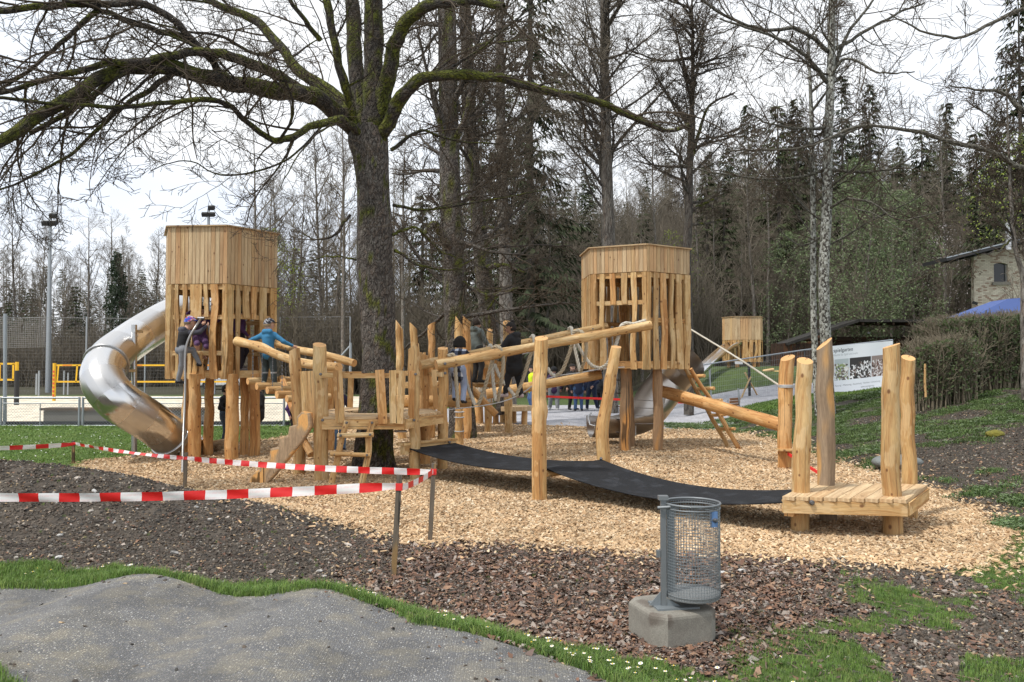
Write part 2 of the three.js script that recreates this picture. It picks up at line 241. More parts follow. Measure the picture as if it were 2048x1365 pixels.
const CHIPS = soft([gp(860, 1082), gp(1000, 1086), gp(1250, 1102), gp(1560, 1116), gp(1750, 1128), gp(1930, 1142), gp(2005, 1080), gp(1965, 1030), gp(1880, 992), gp(1770, 957), gp(1650, 922), gp(1565, 892), gp(1490, 870), gp(1400, 862), gp(1220, 857), gp(1050, 853), gp(940, 849), gp(800, 849), gp(640, 866), gp(420, 894), gp(250, 914), gp(150, 928), gp(160, 950), gp(330, 985), gp(520, 1025), gp(700, 1060)], 140);
const ASPHALT = soft([V3(-9, 0, -7.1), V3(-6, 0, -6.75), V3(-4.2, 0, -6.55), V3(-3.3, 0, -6.35), V3(-2.5, 0, -6.1), V3(-1.95, 0, -5.92), V3(-1.35, 0, -5.75), V3(-0.75, 0, -5.4), V3(-0.1, 0, -4.95), V3(0.55, 0, -4.45), V3(1.2, 0, -3.6), V3(1.7, 0, -2.4), V3(1.9, 0, 1), V3(-1.2, 0, 1.6), V3(-1.8, 0, -1.5), V3(-2.0, 0, -3.4), V3(-2.3, 0, -3.85), V3(-2.65, 0, -4.2), V3(-3.1, 0, -4.5), V3(-4.5, 0, -4.9), V3(-9, 0, -5.4)], 120);
const GRAVEL = soft([V3(-2, 0, -23.3), V3(0.9, 0, -22.6), V3(4.2, 0, -21.9), V3(5.9, 0, -22.0), V3(6.7, 0, -24), V3(8, 0, -27), V3(10, 0, -29.4), V3(13, 0, -30.6), V3(20, 0, -31.3), V3(30, 0, -32), V3(30, 0, -37), V3(18, 0, -36.8), V3(12, 0, -35.2), V3(8, 0, -34.8), V3(4, 0, -34.6), V3(0, 0, -33.8), V3(-3.5, 0, -31), V3(-4, 0, -26)], 90);
const SAND = [V3(-40, 0, -22.9), V3(-7.2, 0, -22.9), V3(-5.6, 0, -30), V3(-7, 0, -44), V3(-40, 0, -44)];

// ---------- height of the ground ----------
function track(x, d) {                                      // rollers of the pump track
  const n = 0.19 * Math.exp(-(((x + 2.75 + 0.10 * (6.2 - d)) / 0.62) ** 2)) + 0.17 * Math.exp(-(((x + 1.42 + 0.06 * (5.7 - d)) / 0.52) ** 2)) + 0.12 * Math.exp(-(((x + 0.2 - 0.25 * (4.6 - d)) / 0.8) ** 2));
  return n - 0.02;
}
function G(x, z) {
  const d = -z; let h = 0;
  // the heap of soil along the near side
  const ridge = lerp(9.6, 8.2, clamp((x + 6.2) / 5.4)), hr = 0.64 * sstep(-0.75, -6.2, x) ** 0.9, w = d < ridge ? 1.35 : 0.95, m = Math.exp(-(((d - ridge) / w) ** 2));
  h += hr * m * (1 + 0.16 * (fbm(x * 1.7, d * 1.7, 3, 5) - 0.5)); if (m > 0.05) h += hr * m * 0.12 * (fbm(x * 6, d * 6, 2, 6) - 0.5);
  // pump track
  if (d < 8 && d > -2 && x < 3 && x > -10) { const s = sdPoly(ASPHALT, x, z); h += track(x, d) * sstep(0.42, -0.05, s); }
  // bank on the right
  const fall = sstep(6.5, 10, d) * lerp(1, 0.55, sstep(22, 29, d));
  h += clamp(0.2 * (x - 5.75 - 0.25 * Math.max(0, 10 - d)), 0, 1.18) * fall * (1 + 0.12 * (fbm(x * 0.9, d * 0.9, 3, 15) - 0.5));
  h += 0.09 * Math.exp(-(((x - 2.6) / 2.6) ** 2 + ((d - 16) / 2.6) ** 2));
  // rise beyond the path, wooded hill behind
  h += 1.0 * sstep(33, 40, d) * sstep(6.5, 10.5, x);
  h += 15 * sstep(50, 130, d) * sstep(-22, 34, x) + 5 * sstep(58, 140, d);
  h += 0.03 * (fbm(x * 0.7 + 3, d * 0.7, 3, 25) - 0.5) * sstep(2, 5, d); if (d > 8 && d < 24 && x > -8 && x < 6.5) h += 0.05 * (fbm(x * 1.9 + 7, d * 1.9, 2, 27) - 0.5);
  return h;
}
const chipSd = (x, z) => sdPoly(CHIPS, x, z) + (fbm(x * 2.3, z * 2.3, 3, 66) - 0.5) * 0.34;
// how much grass grows at a place
function grassAt(x, z) {
  const d = -z; if (d < -3) return 0.7; const n = fbm(x * 1.6, z * 1.6, 4, 81), n2 = fbm(x * 0.5, z * 0.5, 3, 83);
  if (chipSd(x, z) < 0.02) return 0;
  if (d < 9) {
    const s = sdPoly(ASPHALT, x, z); if (s < (0.52 - n) * 0.3 - 0.02) return 0;
    const edge = x < -2.2 ? 0.48 : x < -0.6 ? lerp(0.62, 0.38, sstep(-2.2, -1.2, x)) : lerp(0.42, 0.52, sstep(-0.6, 0.8, x)); let g = s < edge + (n - 0.5) * 0.7 ? 1 : 0;
    const pn = fbm(x * 2.4 + 14.3, z * 2.4 + 3.1, 4, 187), rx = x - (1.9 + (d - 5) * 0.8), nearS = sstep(5.1, 4.3, d + (x > 0.5 ? 0 : 0.2));
    if (x > -0.6) g = Math.max(g, sstep(0.46, 0.54, pn + 0.02 * nearS + 0.035 * clamp(rx, -1.2, 1.5) + 0.01 + 0.03 * sstep(1.8, 3, x)) * sstep(-1.0, 0.2, rx + nearS * 1.4));
    if (d < 5 && x < -2.2) g = 1;
    return g;
  }
  if (x > 4.5 && d < 24) { const up = sstep(11.5, 15.5, d) * 0.16 - sstep(6, 8, x) * sstep(18, 11, d) * 0.2 - 0.07 * sstep(12.5, 10, d) - 0.02; return sstep(0.46, 0.62, n * 0.85 + n2 * 0.15 + up - 0.05); }
  if (x < -1 && d < 12) return 0;
  if (inPoly(SAND, x, z) || inPoly(GRAVEL, x, z)) return 0;
  if (d > 46) return 0.15; return 0.95;
}
// ---------- the ground as one sheet ----------
const SOILC = [0.088, 0.074, 0.060], LITC = [0.10, 0.062, 0.043], GRC = [0.075, 0.13, 0.022], CHC = [0.40, 0.265, 0.14], FORC = [0.055, 0.043, 0.03], BANKC = [0.065, 0.055, 0.042];
const litterAt = (x, z) => { const d = -z; return d > 4 && d < 8.9 && x > -2 && x < 6 ? sstep(-1.9, -0.6, x) * sstep(6.4, 4.2, x) * (1 - 0.75 * sstep(1.5, 2.5, x - (d - 5) * 0.35)) : 0; };
{
  const NX = 240, NZ = 320, mb = new MB(), xs = [], zs = []; for (let i = 0; i <= NX; i++) { const u = i / NX * 2 - 1; xs.push(3 * Math.sinh(4.7 * u)); } for (let j = 0; j <= NZ; j++) { const u = j / NZ * 4.42 - 1.02; zs.push(-(7 + 8 * Math.sinh(u * 1.18))); }
  for (let j = 0; j <= NZ; j++) for (let i = 0; i <= NX; i++) {
    const x = xs[i], z = zs[j], d = -z; let h = G(x, z), c;
    const cs = chipSd(x, z), g = grassAt(x, z);
    if (cs < 0) c = CHC; else { c = d > 9 && x > 4 && d < 26 ? BANKC : d > 44 ? FORC : mix3(SOILC, LITC, litterAt(x, z)); c = mix3(c, GRC, g * (x > 4.5 && d > 8.5 && d < 24 ? 0.45 : 0.9)); }
    if (d < 9 && d > -3 && x < 3 && x > -10 && sdPoly(ASPHALT, x, z) < 0.03) h -= 0.07;
    if (d > 20 && (sdPoly(GRAVEL, x, z) < -0.1 || sdPoly(SAND, x, z) < -0.1)) h -= 0.05;
    mb.v(V3(x, h, z), V3(0, 1, 0), x, z, mul3(c, 0.85 + 0.3 * fbm(x * 3, z * 3, 2, 91)));
    if (i && j) { const a = (j - 1) * (NX + 1) + i - 1, b = a + 1, e = a + NX + 1, f = e + 1; mb.quad(a, b, f, e); }
  }
  const g = mb.geo(); g.computeVertexNormals();
  setting('ground', g, std({ vertexColors: true, map: rep(soilTex, 1.1, 1.1), bumpMap: rep(soilBump, 1.1, 1.1), bumpScale: 0.03, roughness: 1 }));
}
function patch(poly, cell, lift, uvs, stain) {
  const xs = poly.map((p) => p.x), zs = poly.map((p) => p.z), x0 = Math.min(...xs) - cell, x1 = Math.max(...xs) + cell, z0 = Math.min(...zs) - cell, z1 = Math.max(...zs) + cell, nx = Math.ceil((x1 - x0) / cell), nz = Math.ceil((z1 - z0) / cell), mb = new MB(), ins = [], id = new Map();
  for (let j = 0; j <= nz; j++) for (let i = 0; i <= nx; i++) ins.push(inPoly(poly, x0 + i * cell, z0 + j * cell));
  const vid = (i, j) => { const k = j * (nx + 1) + i; if (!id.has(k)) { let x = x0 + i * cell, z = z0 + j * cell; if (!ins[k]) { const e = edgeNear(poly, x, z); x = e[1]; z = e[2]; } id.set(k, mb.v(V3(x, G(x, z) + lift, z), V3(0, 1, 0), x * uvs, z * uvs, stain ? stain(x, z) : null)); } return id.get(k); };
  for (let j = 0; j < nz; j++) for (let i = 0; i < nx; i++) { const k = j * (nx + 1) + i; if (ins[k] || ins[k + 1] || ins[k + nx + 1] || ins[k + nx + 2]) mb.quad(vid(i, j), vid(i, j + 1), vid(i + 1, j + 1), vid(i + 1, j)); }
  const g = mb.geo(); g.computeVertexNormals(); return g;
}
setting('asphalt_track', patch(ASPHALT, 0.06, 0.006, 1 / 1.3, (x, z) => { const n = fbm(x * 1.3, z * 1.3, 4, 141), p = sstep(0.52, 0.6, fbm(x * 2.1 + 5, z * 2.1, 5, 143)), q = sstep(0.56, 0.62, fbm(x * 3.1, z * 3.1 + 7, 5, 145)); return mix3(mul3([1, 1, 1.01], 1.0 + 0.3 * n), [1.42, 1.38, 1.28], p * 0.5).map((c) => c * (1 - 0.22 * q)); }), std({ vertexColors: true, map: asphaltTex, bumpMap: asphaltBump, bumpScale: 0.006, roughness: 0.95 }));
setting('gravel_path', patch(GRAVEL, 0.2, 0.012, 1 / 2), std({ map: gravelTex, bumpMap: gravelTex, bumpScale: 0.02, roughness: 1 }));
setting('sand_court', patch(SAND, 0.5, 0.012, 1 / 5), std({ map: sandTex, roughness: 1 }));
// ================= the playground =================
const hexFrom = (V0, s, a) => { const V = [V0.clone()]; let ang = -a; let p = V0.clone(); for (let k = 0; k < 5; k++) { const t = V3(Math.cos(ang), 0, Math.sin(ang)); p = p.clone().addScaledVector(t, s); V.push(p.clone()); ang -= Math.PI / 3; } return V; };   // from the near corner along the right face, round the back
const deg = Math.PI / 180;
// boards[i] and slats[i] describe face i; a slat is [u0, u1, low, high] in shares of the face's width and metres
function tower(o) {
  const { V, floor, mid, top, slats, nb } = o, n = V.length, ctr = V.reduce((a, p) => a.add(p), V3(0, 0, 0)).multiplyScalar(1 / n), g = thing(o.name, o.label, 'play tower', V3(ctr.x, G(ctr.x, ctr.z), ctr.z));
  const rr = rngOf(o.seed);
  const poly = (y, th, k) => { const s = new THREE.Shape(V.map((p) => { const q = p.clone().sub(ctr).multiplyScalar(k).add(ctr); return new THREE.Vector2(q.x, -q.z); })); const e = new THREE.ExtrudeGeometry(s, { depth: th, bevelEnabled: false }); e.rotateX(-Math.PI / 2); e.translate(0, y - th, 0); return e; };
  part('floor', poly(floor + 0.13, 0.06, 0.95), PLKM[2], g); part('roof', poly(top - 0.04, 0.04, 0.97), PLKM[2], g);
  for (let i = 0; i < n; i++) {
    const A = V[i], B = V[(i + 1) % n], ax = B.clone().sub(A), L = ax.length(), t = ax.clone().normalize(), out = V3(-t.z, 0, t.x); if (out.dot(A.clone().sub(ctr)) < 0) out.negate();
    const P = (u, y, dp = 0) => A.clone().addScaledVector(ax, u).addScaledVector(out, dp).setY(y);
    const flip = t.clone().cross(V3(0, 1, 0)).dot(out) < 0;               // keep faces outward
    const slat = (u0, u1, y0, y1, wavy, name, mats) => { const a = P(flip ? u1 : u0, 0), b = P(flip ? u0 : u1, 0); return part(name, slatGeo(a, b, y0, y1, out, 0.03, wavy, Math.floor(rr() * 999)), mats[Math.floor(rr() * mats.length)], g); };
    // upper boarding: narrow boards edge to edge
    const nn = nb[i % nb.length]; let w = Array.from({ length: nn }, () => 0.75 + rr() * 0.5); const sum = w.reduce((a, b) => a + b, 0); let u = 0; w = w.map((x) => x / sum);
    for (let k = 0; k < nn; k++) { slat(u + 0.0036, u + w[k] - 0.0036, mid + 0.006 + rr() * 0.002, top - 0.012, 0, 'board', PLKM); u += w[k]; }
    part('top_trim', new MB().bar(P(-0.005, top, 0.012), P(1.005, top, 0.012), 0.06, 0.024).geo(), PLKM[5], g);
    part('rail', new MB().bar(P(0.02, floor + 0.09, -0.06), P(0.98, floor + 0.09, -0.06), 0.055, 0.14).geo(), LOGM[i % 3], g);
    for (const ry of o.rails[i] || o.rails.def) { const [y, a, b] = ry; part('rail', new MB().bar(P(a, y, -0.055), P(b, y, -0.055), 0.045, 0.085).geo(), LOGM[(i + 1) % 3], g); }
    part('rail', new MB().bar(P(0.02, mid - 0.05, -0.055), P(0.98, mid - 0.05, -0.055), 0.045, 0.1).geo(), LOGM[i % 4], g);
    const list = slats[i] || Array.from({ length: 7 }, (_, k) => [k / 7 + 0.01, k / 7 + 0.105 + rr() * 0.015, floor, mid]);
    for (const [u0, u1, y0, y1] of list) slat(u0 + (u0 > 0 ? 0.012 : 0), u1 - (u1 < 1 ? 0.012 : 0), y0, y1 - 0.004, o.wavy ?? 0.05, 'slat', LOGM);
    const post = P(0, 0, 0).lerp(ctr, 0.09); if (o.corner !== false) log('corner_post', [post.clone().setY(floor), post.clone().setY(top - 0.05)], 0.075, 0.07, g, { wob: 0.004, tint: 2 });
  }
  for (const [px, py, r, dx] of o.posts) { const b = gp(px, py, G(ctr.x, ctr.z)); log('post', [V3(b.x, -0.35, b.z), V3(b.x + (dx || 0) * 0.5, floor * 0.5, b.z), V3(b.x + (dx || 0), floor + 0.1, b.z)], r * 1.05, r * 0.95, g, { mat: o.postMat, tint: 4, wob: 0.018, bl: 0.12 }); }
  return g;
}
// left tower: near corner at 14.9 m
const TL = hexFrom(V3(-5.35, 0, -14.9), 1.16, 55.2 * deg), FL0 = 1.51, FLm = 3.30, FLt = 4.40;
const towerLeft = tower({
  name: 'play_tower', label: 'tall hexagonal timber tower on six posts, beside the steel tube slide', seed: 5, V: TL, floor: FL0, mid: FLm, top: FLt, nb: [15, 14, 13, 14, 13, 15],
  rails: { def: [[2.66, 0.02, 0.98], [2.0, 0.02, 0.98]], 0: [[2.70, 0.02, 0.98]], 5: [[2.68, 0.02, 0.98], [2.0, 0.02, 0.98]] },
  slats: {
    0: [[0, 0.13, FL0, FLm], [0.165, 0.275, FL0, FLm], [0.31, 0.45, 2.68, FLm], [0.48, 0.62, 2.66, FLm], [0.645, 0.81, FL0, FLm], [0.855, 1, FL0, FLm]],
    5: [[0, 0.07, FL0, FLm], [0.12, 0.2, FL0, FLm], [0.225, 0.32, FL0, FLm], [0.37, 0.585, 2.66, FLm], [0.615, 0.69, 2.68, FLm], [0.716, 0.858, FL0, FLm], [0.917, 1, FL0, FLm], [0.33, 0.40, FL0, 2.04], [0.43, 0.51, FL0, 2.0], [0.55, 0.635, FL0, 2.03]],
  },
  posts: [[372, 916, 0.085], [387, 920, 0.105], [415, 911, 0.09, 0.02], [462, 919, 0.11], [488, 911, 0.085], [510, 913, 0.10, -0.05]],
});
// right tower: near corner at 15.26 m
const TR = hexFrom(V3(2.594, 0, -15.26), 1.16, 33.6 * deg), FR0 = 1.69, FRm = 3.576, FRt = 4.10;
const towerRight = tower({
  name: 'play_tower', label: 'hexagonal timber tower at the end of the rope bridge, ladder on its right', seed: 9, postMat: std({ map: rep(greyTex, 1 / 0.6, 1 / 2.4), bumpMap: rep(woodBump, 1 / 0.6, 1 / 2.4), bumpScale: 0.005, color: col(1.15, 0.98, 0.80), roughness: 0.85 }), V: TR, floor: FR0, mid: FRm, top: FRt, nb: [13, 12, 12, 12, 9, 14],
  rails: { def: [[2.66, 0.02, 0.98]], 0: [[2.65, 0.02, 0.98]], 5: [[2.99, 0.02, 0.98]] },
  slats: {
    0: [[0, 0.1, FR0, FRm], [0.147, 0.275, FR0, FRm], [0.32, 0.47, FR0, FRm], [0.53, 0.65, FR0, FRm], [0.68, 0.836, FR0, FRm], [0.88, 1, FR0, FRm]],
    5: [[0, 0.1, FR0, FRm], [0.16, 0.275, FR0, FRm], [0.336, 0.45, 2.96, FRm], [0.522, 0.664, 2.96, FRm], [0.72, 0.835, FR0, FRm], [0.90, 1, FR0, FRm]],
    4: [[0, 0.18, FR0, FRm], [0.2, 0.36, FR0, FRm], [0.39, 0.56, FR0, FRm], [0.59, 0.76, FR0, FRm], [0.8, 1, FR0, FRm]],
  },
  posts: [[1250, 902, 0.11, 0.02], [1262, 895, 0.10, -0.07], [1318, 903, 0.095, -0.03]],
});
// screw-in steps up the post under the right tower
{ const g = towerRight; for (let k = 0; k < 5; k++) { const b = gp(1244, 898, 0.1); part('climbing_peg', new MB().tube([V3(b.x - 0.02, 0.42 + k * 0.26, b.z + 0.05), V3(b.x - 0.13, 0.44 + k * 0.26, b.z + 0.09)], 0.012, { seg: 6, capGroup: 0 }).geo(), BOLT, g); } }

// ---- steel tube slide on the left ----
{
  const path = cr([at(372, 622, 17.2), at(338, 636, 16.75), at(296, 660, 16.25), at(252, 690, 15.6), at(214, 724, 14.8), at(206, 762, 14.35), at(231, 798, 14.3), at(272, 826, 14.55), at(312, 852, 14.9), at(346, 880, 15.3)], 44);
  const base = gp(268, 916), g = thing('tube_slide', 'stainless steel tube slide curling down from the tall left tower', 'slide', V3(base.x, 0, base.z));
  const rs = 32, sec = 4, ur = V3(0, 1, 0), frames = []; { let nn = V3(0, 1, 0); for (let k = 0; k <= 44; k++) { const t = path[Math.min(44, k + 1)].clone().sub(path[Math.max(0, k - 1)]).normalize(); nn = nn.clone().sub(t.clone().multiplyScalar(nn.dot(t))).normalize(); frames.push([t, t.clone().cross(nn), nn]); } }
  const ringAt = (k) => { const [t, s, u] = frames[k]; return Array.from({ length: rs + 1 }, (_, i) => { const a = i / rs * Math.PI * 2 + 0.14; return [path[k].clone().addScaledVector(s, Math.cos(a) * 0.375).addScaledVector(u, Math.sin(a) * 0.375), s.clone().multiplyScalar(Math.cos(a)).addScaledVector(u, Math.sin(a)), t]; }); };
  for (let k = 0; k < 44; k += sec) {                       // welded sections of rolled sheet, straight along and faceted round
    const mb = new MB();
    for (let kk = k; kk < Math.min(44, k + sec); kk++) { const A = ringAt(kk), B = ringAt(kk + 1); for (let i = 0; i < rs; i++) {
      const mid = Math.floor(i / 2) * 2 + 1, nn = (X, j) => X[j][1].clone().lerp(X[mid][1], 0.4).normalize(), c = [mb.v(A[i][0], nn(A, i), i, 0), mb.v(A[i + 1][0], nn(A, i + 1), i + 1, 0), mb.v(B[i + 1][0], nn(B, i + 1), i + 1, 1), mb.v(B[i][0], nn(B, i), i, 1)]; mb.quad(c[3], c[2], c[1], c[0]);
    } }
    part('tube_section', mb.geo(), (k / sec) % 2 ? STEEL : STEELB, g);
  }
  for (const k of [0, 20, 43]) { const mb = new MB(), A = ringAt(k); mb.tube(A.map((e) => path[k].clone().lerp(e[0], 1.03)), 0.022, { seg: 6, caps: false }); part('flange', mb.geo(), STEEL2, g); }
  // open run-out at the foot
  { const run = cr([path[44].clone(), at(385, 886, 15.9), at(432, 880, 16.3)], 10), mb = new MB(); let prev; run.forEach((p, k) => { const t = run[Math.min(10, k + 1)].clone().sub(run[Math.max(0, k - 1)]).normalize(), s = t.clone().cross(ur).normalize(), row = []; for (let i = 0; i <= 12; i++) { const a = Math.PI + i / 12 * Math.PI; row.push(mb.v(p.clone().addScaledVector(s, Math.cos(a) * 0.4).add(V3(0, Math.sin(a) * 0.3 + 0.05, 0)), s.clone().multiplyScalar(Math.cos(a)).add(V3(0, Math.sin(a), 0)).normalize(), i, k)); } if (prev) for (let i = 0; i < 12; i++) mb.quad(row[i], row[i + 1], prev[i + 1], prev[i]); prev = row; }); part('run_out', mb.geo(), STEEL, g); }
  const pole = (px, y0, y1, d, r, name = 'support_pole') => part(name, new MB().tube([at(px, y0, d), at(px, (y0 + y1) / 2, d), at(px, y1, d)], r, { seg: 16, capGroup: 0 }).geo(), STEEL2, g);
  pole(268, 925, 650, 15.28, 0.052);
  part('bracket', new MB().bar(at(268, 742, 15.2), at(236, 742, 14.8), 0.04, 0.05).geo(), STEEL2, g); part('bracket', new MB().bar(at(268, 662, 15.2), at(284, 664, 15.5), 0.04, 0.05).geo(), STEEL2, g);
  pole(330, 918, 892, 15.0, 0.045, 'foot'); part('foot_plate', new MB().bar(at(322, 891, 15), at(338, 891, 15), 0.06, 0.02).geo(), STEEL2, g);
}
// climbing pole in front of the left tower
{ const p = [at(364, 972, 12.9), at(366, 880, 13.6), at(370, 780, 14.1), at(371, 700, 14.3), at(378, 676, 14.35), at(392, 652, 14.45), at(402, 637, 14.7)], g = thing('climbing_pole', 'bent steel climbing pole leaning on the front of the left tower', 'pole', p[0].clone().setY(0)); part('pole', new MB().tube(cr([p[0].clone().setY(-0.2), ...p], 40), 0.021, { seg: 10, capGroup: 0 }).geo(), POLES, g); part('grip', new MB().tube([p[6].clone().add(V3(-0.06, 0, 0)), p[6].clone().add(V3(0.06, 0, 0))], 0.03, { seg: 8, capGroup: 0 }).geo(), BOLT, g);
  const q = gp(363, 918); log('wooden_upright', [V3(q.x, -0.2, q.z), V3(q.x + 0.06, 1.48, q.z)], 0.045, 0.04, g, { tint: 3 }); }

// ---- swinging step bridge between the left tower and the tree platform ----
{
  const g = thing('step_bridge', 'hanging bridge of log steps between the left tower and tree platform', 'bridge', V3(-4.3, 0, -14.2));
  log('handrail', [at(474, 683, 14.75), at(518, 694, 14.3), at(557, 711, 13.9), at(600, 725, 13.5), at(640, 732, 13.1), at(677, 735, 12.7)], 0.085, 0.075, g, { tint: 3, wob: 0.008 });
  log('handrail', [at(549, 687, 15.6), at(600, 701, 15.1), at(650, 710, 14.7), at(708, 727, 14.3)], 0.075, 0.07, g, { tint: 3, wob: 0.008 });
  const st = [[495, 763, 14.75], [513, 773, 14.5], [534, 781, 14.25], [553, 790, 14.0], [573, 798, 13.75]];
  st.forEach(([x, y, d], k) => {
    const a = at(x, y, d), b = a.clone().add(V3(0.62, 0.01, -0.55)); log('step', [a, b], 0.068, 0.064, g, { tint: k === 1 ? 0 : 2, wob: 0.004 });
    for (const q of [a.clone().lerp(b, 0.12), a.clone().lerp(b, 0.9)]) { const mb = new MB(); for (let i = 0; i < 16; i++) { const c = q.clone().add(V3(0, 0.06 + i * 0.036, 0)); mb.bar(c, c.clone().add(V3(i % 2 ? 0.001 : 0, 0.03, 0)), i % 2 ? 0.02 : 0.006, i % 2 ? 0.006 : 0.02, V3(1, 0, 0)); } part('chain', mb.geo(), BOLT, g); }
  });
  log('under_beam', [at(562, 756, 15.0), at(578, 800, 14.5), at(592, 838, 14.0)], 0.06, 0.055, g, { tint: 4 });
  log('under_beam', [at(596, 860, 13.2), at(622, 910, 12.9)], 0.06, 0.06, g, { tint: 4 });
}
// ---- platform round the big tree ----
const PT = (px, py, d) => at(px, py, d);
{
  const g = thing('tree_platform', 'raised hexagonal wooden deck with railing built round the big tree trunk', 'platform', V3(-2.3, 0, -13)), H = 1.0;
  const put = (x, yb, yt, dxTop, r, o = {}) => { const b = gp(x, yb); const tp = at(x + dxTop, yt, -b.z); return log('post', [V3(b.x, -0.3, b.z), b.clone().lerp(tp, 0.5), tp], r * 1.04, r * 0.97, g, o); };
  put(643, 965, 690, -3, 0.108, { cut: [-0.2, -0.35], tint: 0, bl: 0.05 }); put(601, 949, 700, -12, 0.092, { cut: [0.35, 0.1], tint: 5 });
  put(829, 960, 694, -2, 0.088, { cut: [0.5, 0.1], tint: 0, bl: 0.05 }); put(886, 940, 697, -1, 0.088, { cut: [0, -0.3], tint: 1, bl: 0.05 }); put(851, 930, 708, -4, 0.085, { cut: [-0.5, 0], tint: 4 }); put(760, 903, 716, 0, 0.09, {}); put(660, 905, 716, 0, 0.09, {});
  // deck boards, left open round the trunk
  const corners = [[606, 12.95], [645, 12.05], [810, 12.1], [884, 13.3], [850, 14.6], [690, 14.7]].map(([x, d]) => V3((x - 1024) / FOCAL * d, H, -d)), ctr = gp(752, 940).setY(H); const deckIn = (x, z) => inPoly(corners, x, z);
  for (let k = 0, z = -12.06; z > -14.7; z -= 0.125, k++) {
    let x0 = null, x1 = null; const zz = z - 0.06; for (let x = -4.2; x < -0.7; x += 0.01) if (deckIn(x, zz)) { if (x0 === null) x0 = x; x1 = x; } if (x0 === null) continue; const hole = 0.5 * 0.5 - (zz + 13.4) ** 2, cx = -2.29; const spans = hole > 0 ? [[x0, cx - Math.sqrt(hole)], [cx + Math.sqrt(hole), x1]] : [[x0, x1]];
    for (const [a, b] of spans) if (b - a > 0.06) part('deck_board', new MB().bar(V3(a, H - 0.018, zz), V3(b, H - 0.018, zz), 0.118, 0.036).geo(), PLKM[[3, 0, 2, 3, 1][k % 5]], g);
  }
  const E = [[0, 1], [1, 2], [2, 3], [3, 4], [4, 5], [5, 0]];
  for (const [a, b] of E) { part('edge_beam', new MB().bar(corners[a].clone().setY(H - 0.115), corners[b].clone().setY(H - 0.115), 0.06, 0.15).geo(), LOGM[1], g); if (a !== 2) part('hand_rail', new MB().bar(corners[a].clone().setY(1.62), corners[b].clone().setY(1.62), 0.05, 0.075).geo(), LOGM[3], g); }
  const bal = (x0, x1, yb, yt, d, w = 0.12) => { const a = at(x0, yb, d), b = at(x1, yt, d); part('baluster', new MB().bar(a, b, w, 0.03, V3(0, 0, 1)).geo(), LOGM[Math.floor(R() * 5)], g); };
  bal(680, 675, 846, 741, 11.98, 0.135); bal(766, 759, 848, 740, 12.02, 0.135); bal(787, 785, 847, 741, 12.02, 0.105); bal(799, 805, 848, 742, 12.02, 0.1); bal(822, 824, 840, 742, 12.3, 0.09); bal(872, 868, 820, 740, 13.1, 0.08); bal(611, 606, 828, 743, 12.85, 0.1); bal(618, 613, 838, 743, 12.6, 0.09); bal(628, 623, 846, 742, 12.4, 0.12); bal(741, 742, 815, 748, 14.6, 0.1); bal(700, 702, 815, 748, 14.6, 0.1);
  for (const [x, y] of [[646, 749], [650, 841]]) bolt(at(x - 5, y, 11.96), V3(0, 0, 1), g); bolt(at(828, 841, 12.26), V3(0, 0, 1), g); bolt(at(831, 749, 12.26), V3(0, 0, 1), g); bolt(at(890, 728, 13.4), V3(0, 0, 1), g, 0.026); bolt(at(890, 747, 13.4), V3(0, 0, 1), g, 0.026);
  const ty = new MB().tube(Array.from({ length: 13 }, (_, i) => { const b = at(801, 863, 12.4), a = i / 12 * 6.2832; return b.add(V3(Math.cos(a) * 0.1, 0, Math.sin(a) * 0.1)); }), 0.012, { seg: 5 }); part('rope_tie', ty.geo(), CABLE, g);
}
// ladder up to it
{
  const g = thing('ladder', 'small log ladder with two rungs leaning on the tree platform', 'ladder', gp(695, 966));
  log('side_rail', [at(662, 972, 11.85), at(676, 910, 11.9), at(686, 870, 11.95), at(694, 842, 11.98)], 0.05, 0.042, g, { tint: 3, wob: 0.01 }); log('side_rail', [at(722, 972, 11.85), at(737, 905, 11.9), at(738, 872, 11.95), at(745, 843, 11.98)], 0.05, 0.045, g, { tint: 3, wob: 0.01 });
  log('rung', [at(675, 872, 11.86), at(747, 870, 11.86)], 0.036, 0.034, g, { tint: 3 }); log('rung', [at(661, 908, 11.82), at(742, 911, 11.82)], 0.036, 0.036, g, { tint: 3 });
  for (const [x, y] of [[681, 872], [740, 870], [669, 909], [734, 911]]) bolt(at(x, y, 11.8), V3(0, 0, 1), g, 0.02); for (const [x, y] of [[693, 846], [744, 846]]) bolt(at(x, y, 11.93), V3(0, 0, 1), g, 0.02);
}
// log with cut steps
{
  const pts = [[621, 829], [610, 827], [603, 835], [603, 851], [588, 855], [585, 873], [569, 877], [566, 896], [551, 899], [548, 919], [533, 922], [530, 940], [515, 946], [495, 975], [525, 976], [552, 946], [583, 908], [606, 880], [623, 852]].map(([x, y]) => at(x, y, 12.15)), z = pts[0].z;
  const sh = new THREE.Shape(pts.map((p) => new THREE.Vector2(p.x, p.y))); const e = new THREE.ExtrudeGeometry(sh, { depth: 0.16, bevelEnabled: true, bevelSize: 0.03, bevelThickness: 0.03, bevelSegments: 3, steps: 1 }); e.translate(0, 0, z);
  const o = part('step_log', e, std({ map: rep(greyTex, 1.4, 0.6), bumpMap: rep(woodBump, 1.5, 0.5), bumpScale: 0.004, color: col(2.0, 1.92, 1.78), roughness: 0.9 }), scene); tag(o, 'weathered slanting log with notched steps left of the tree platform', 'log steps');
}
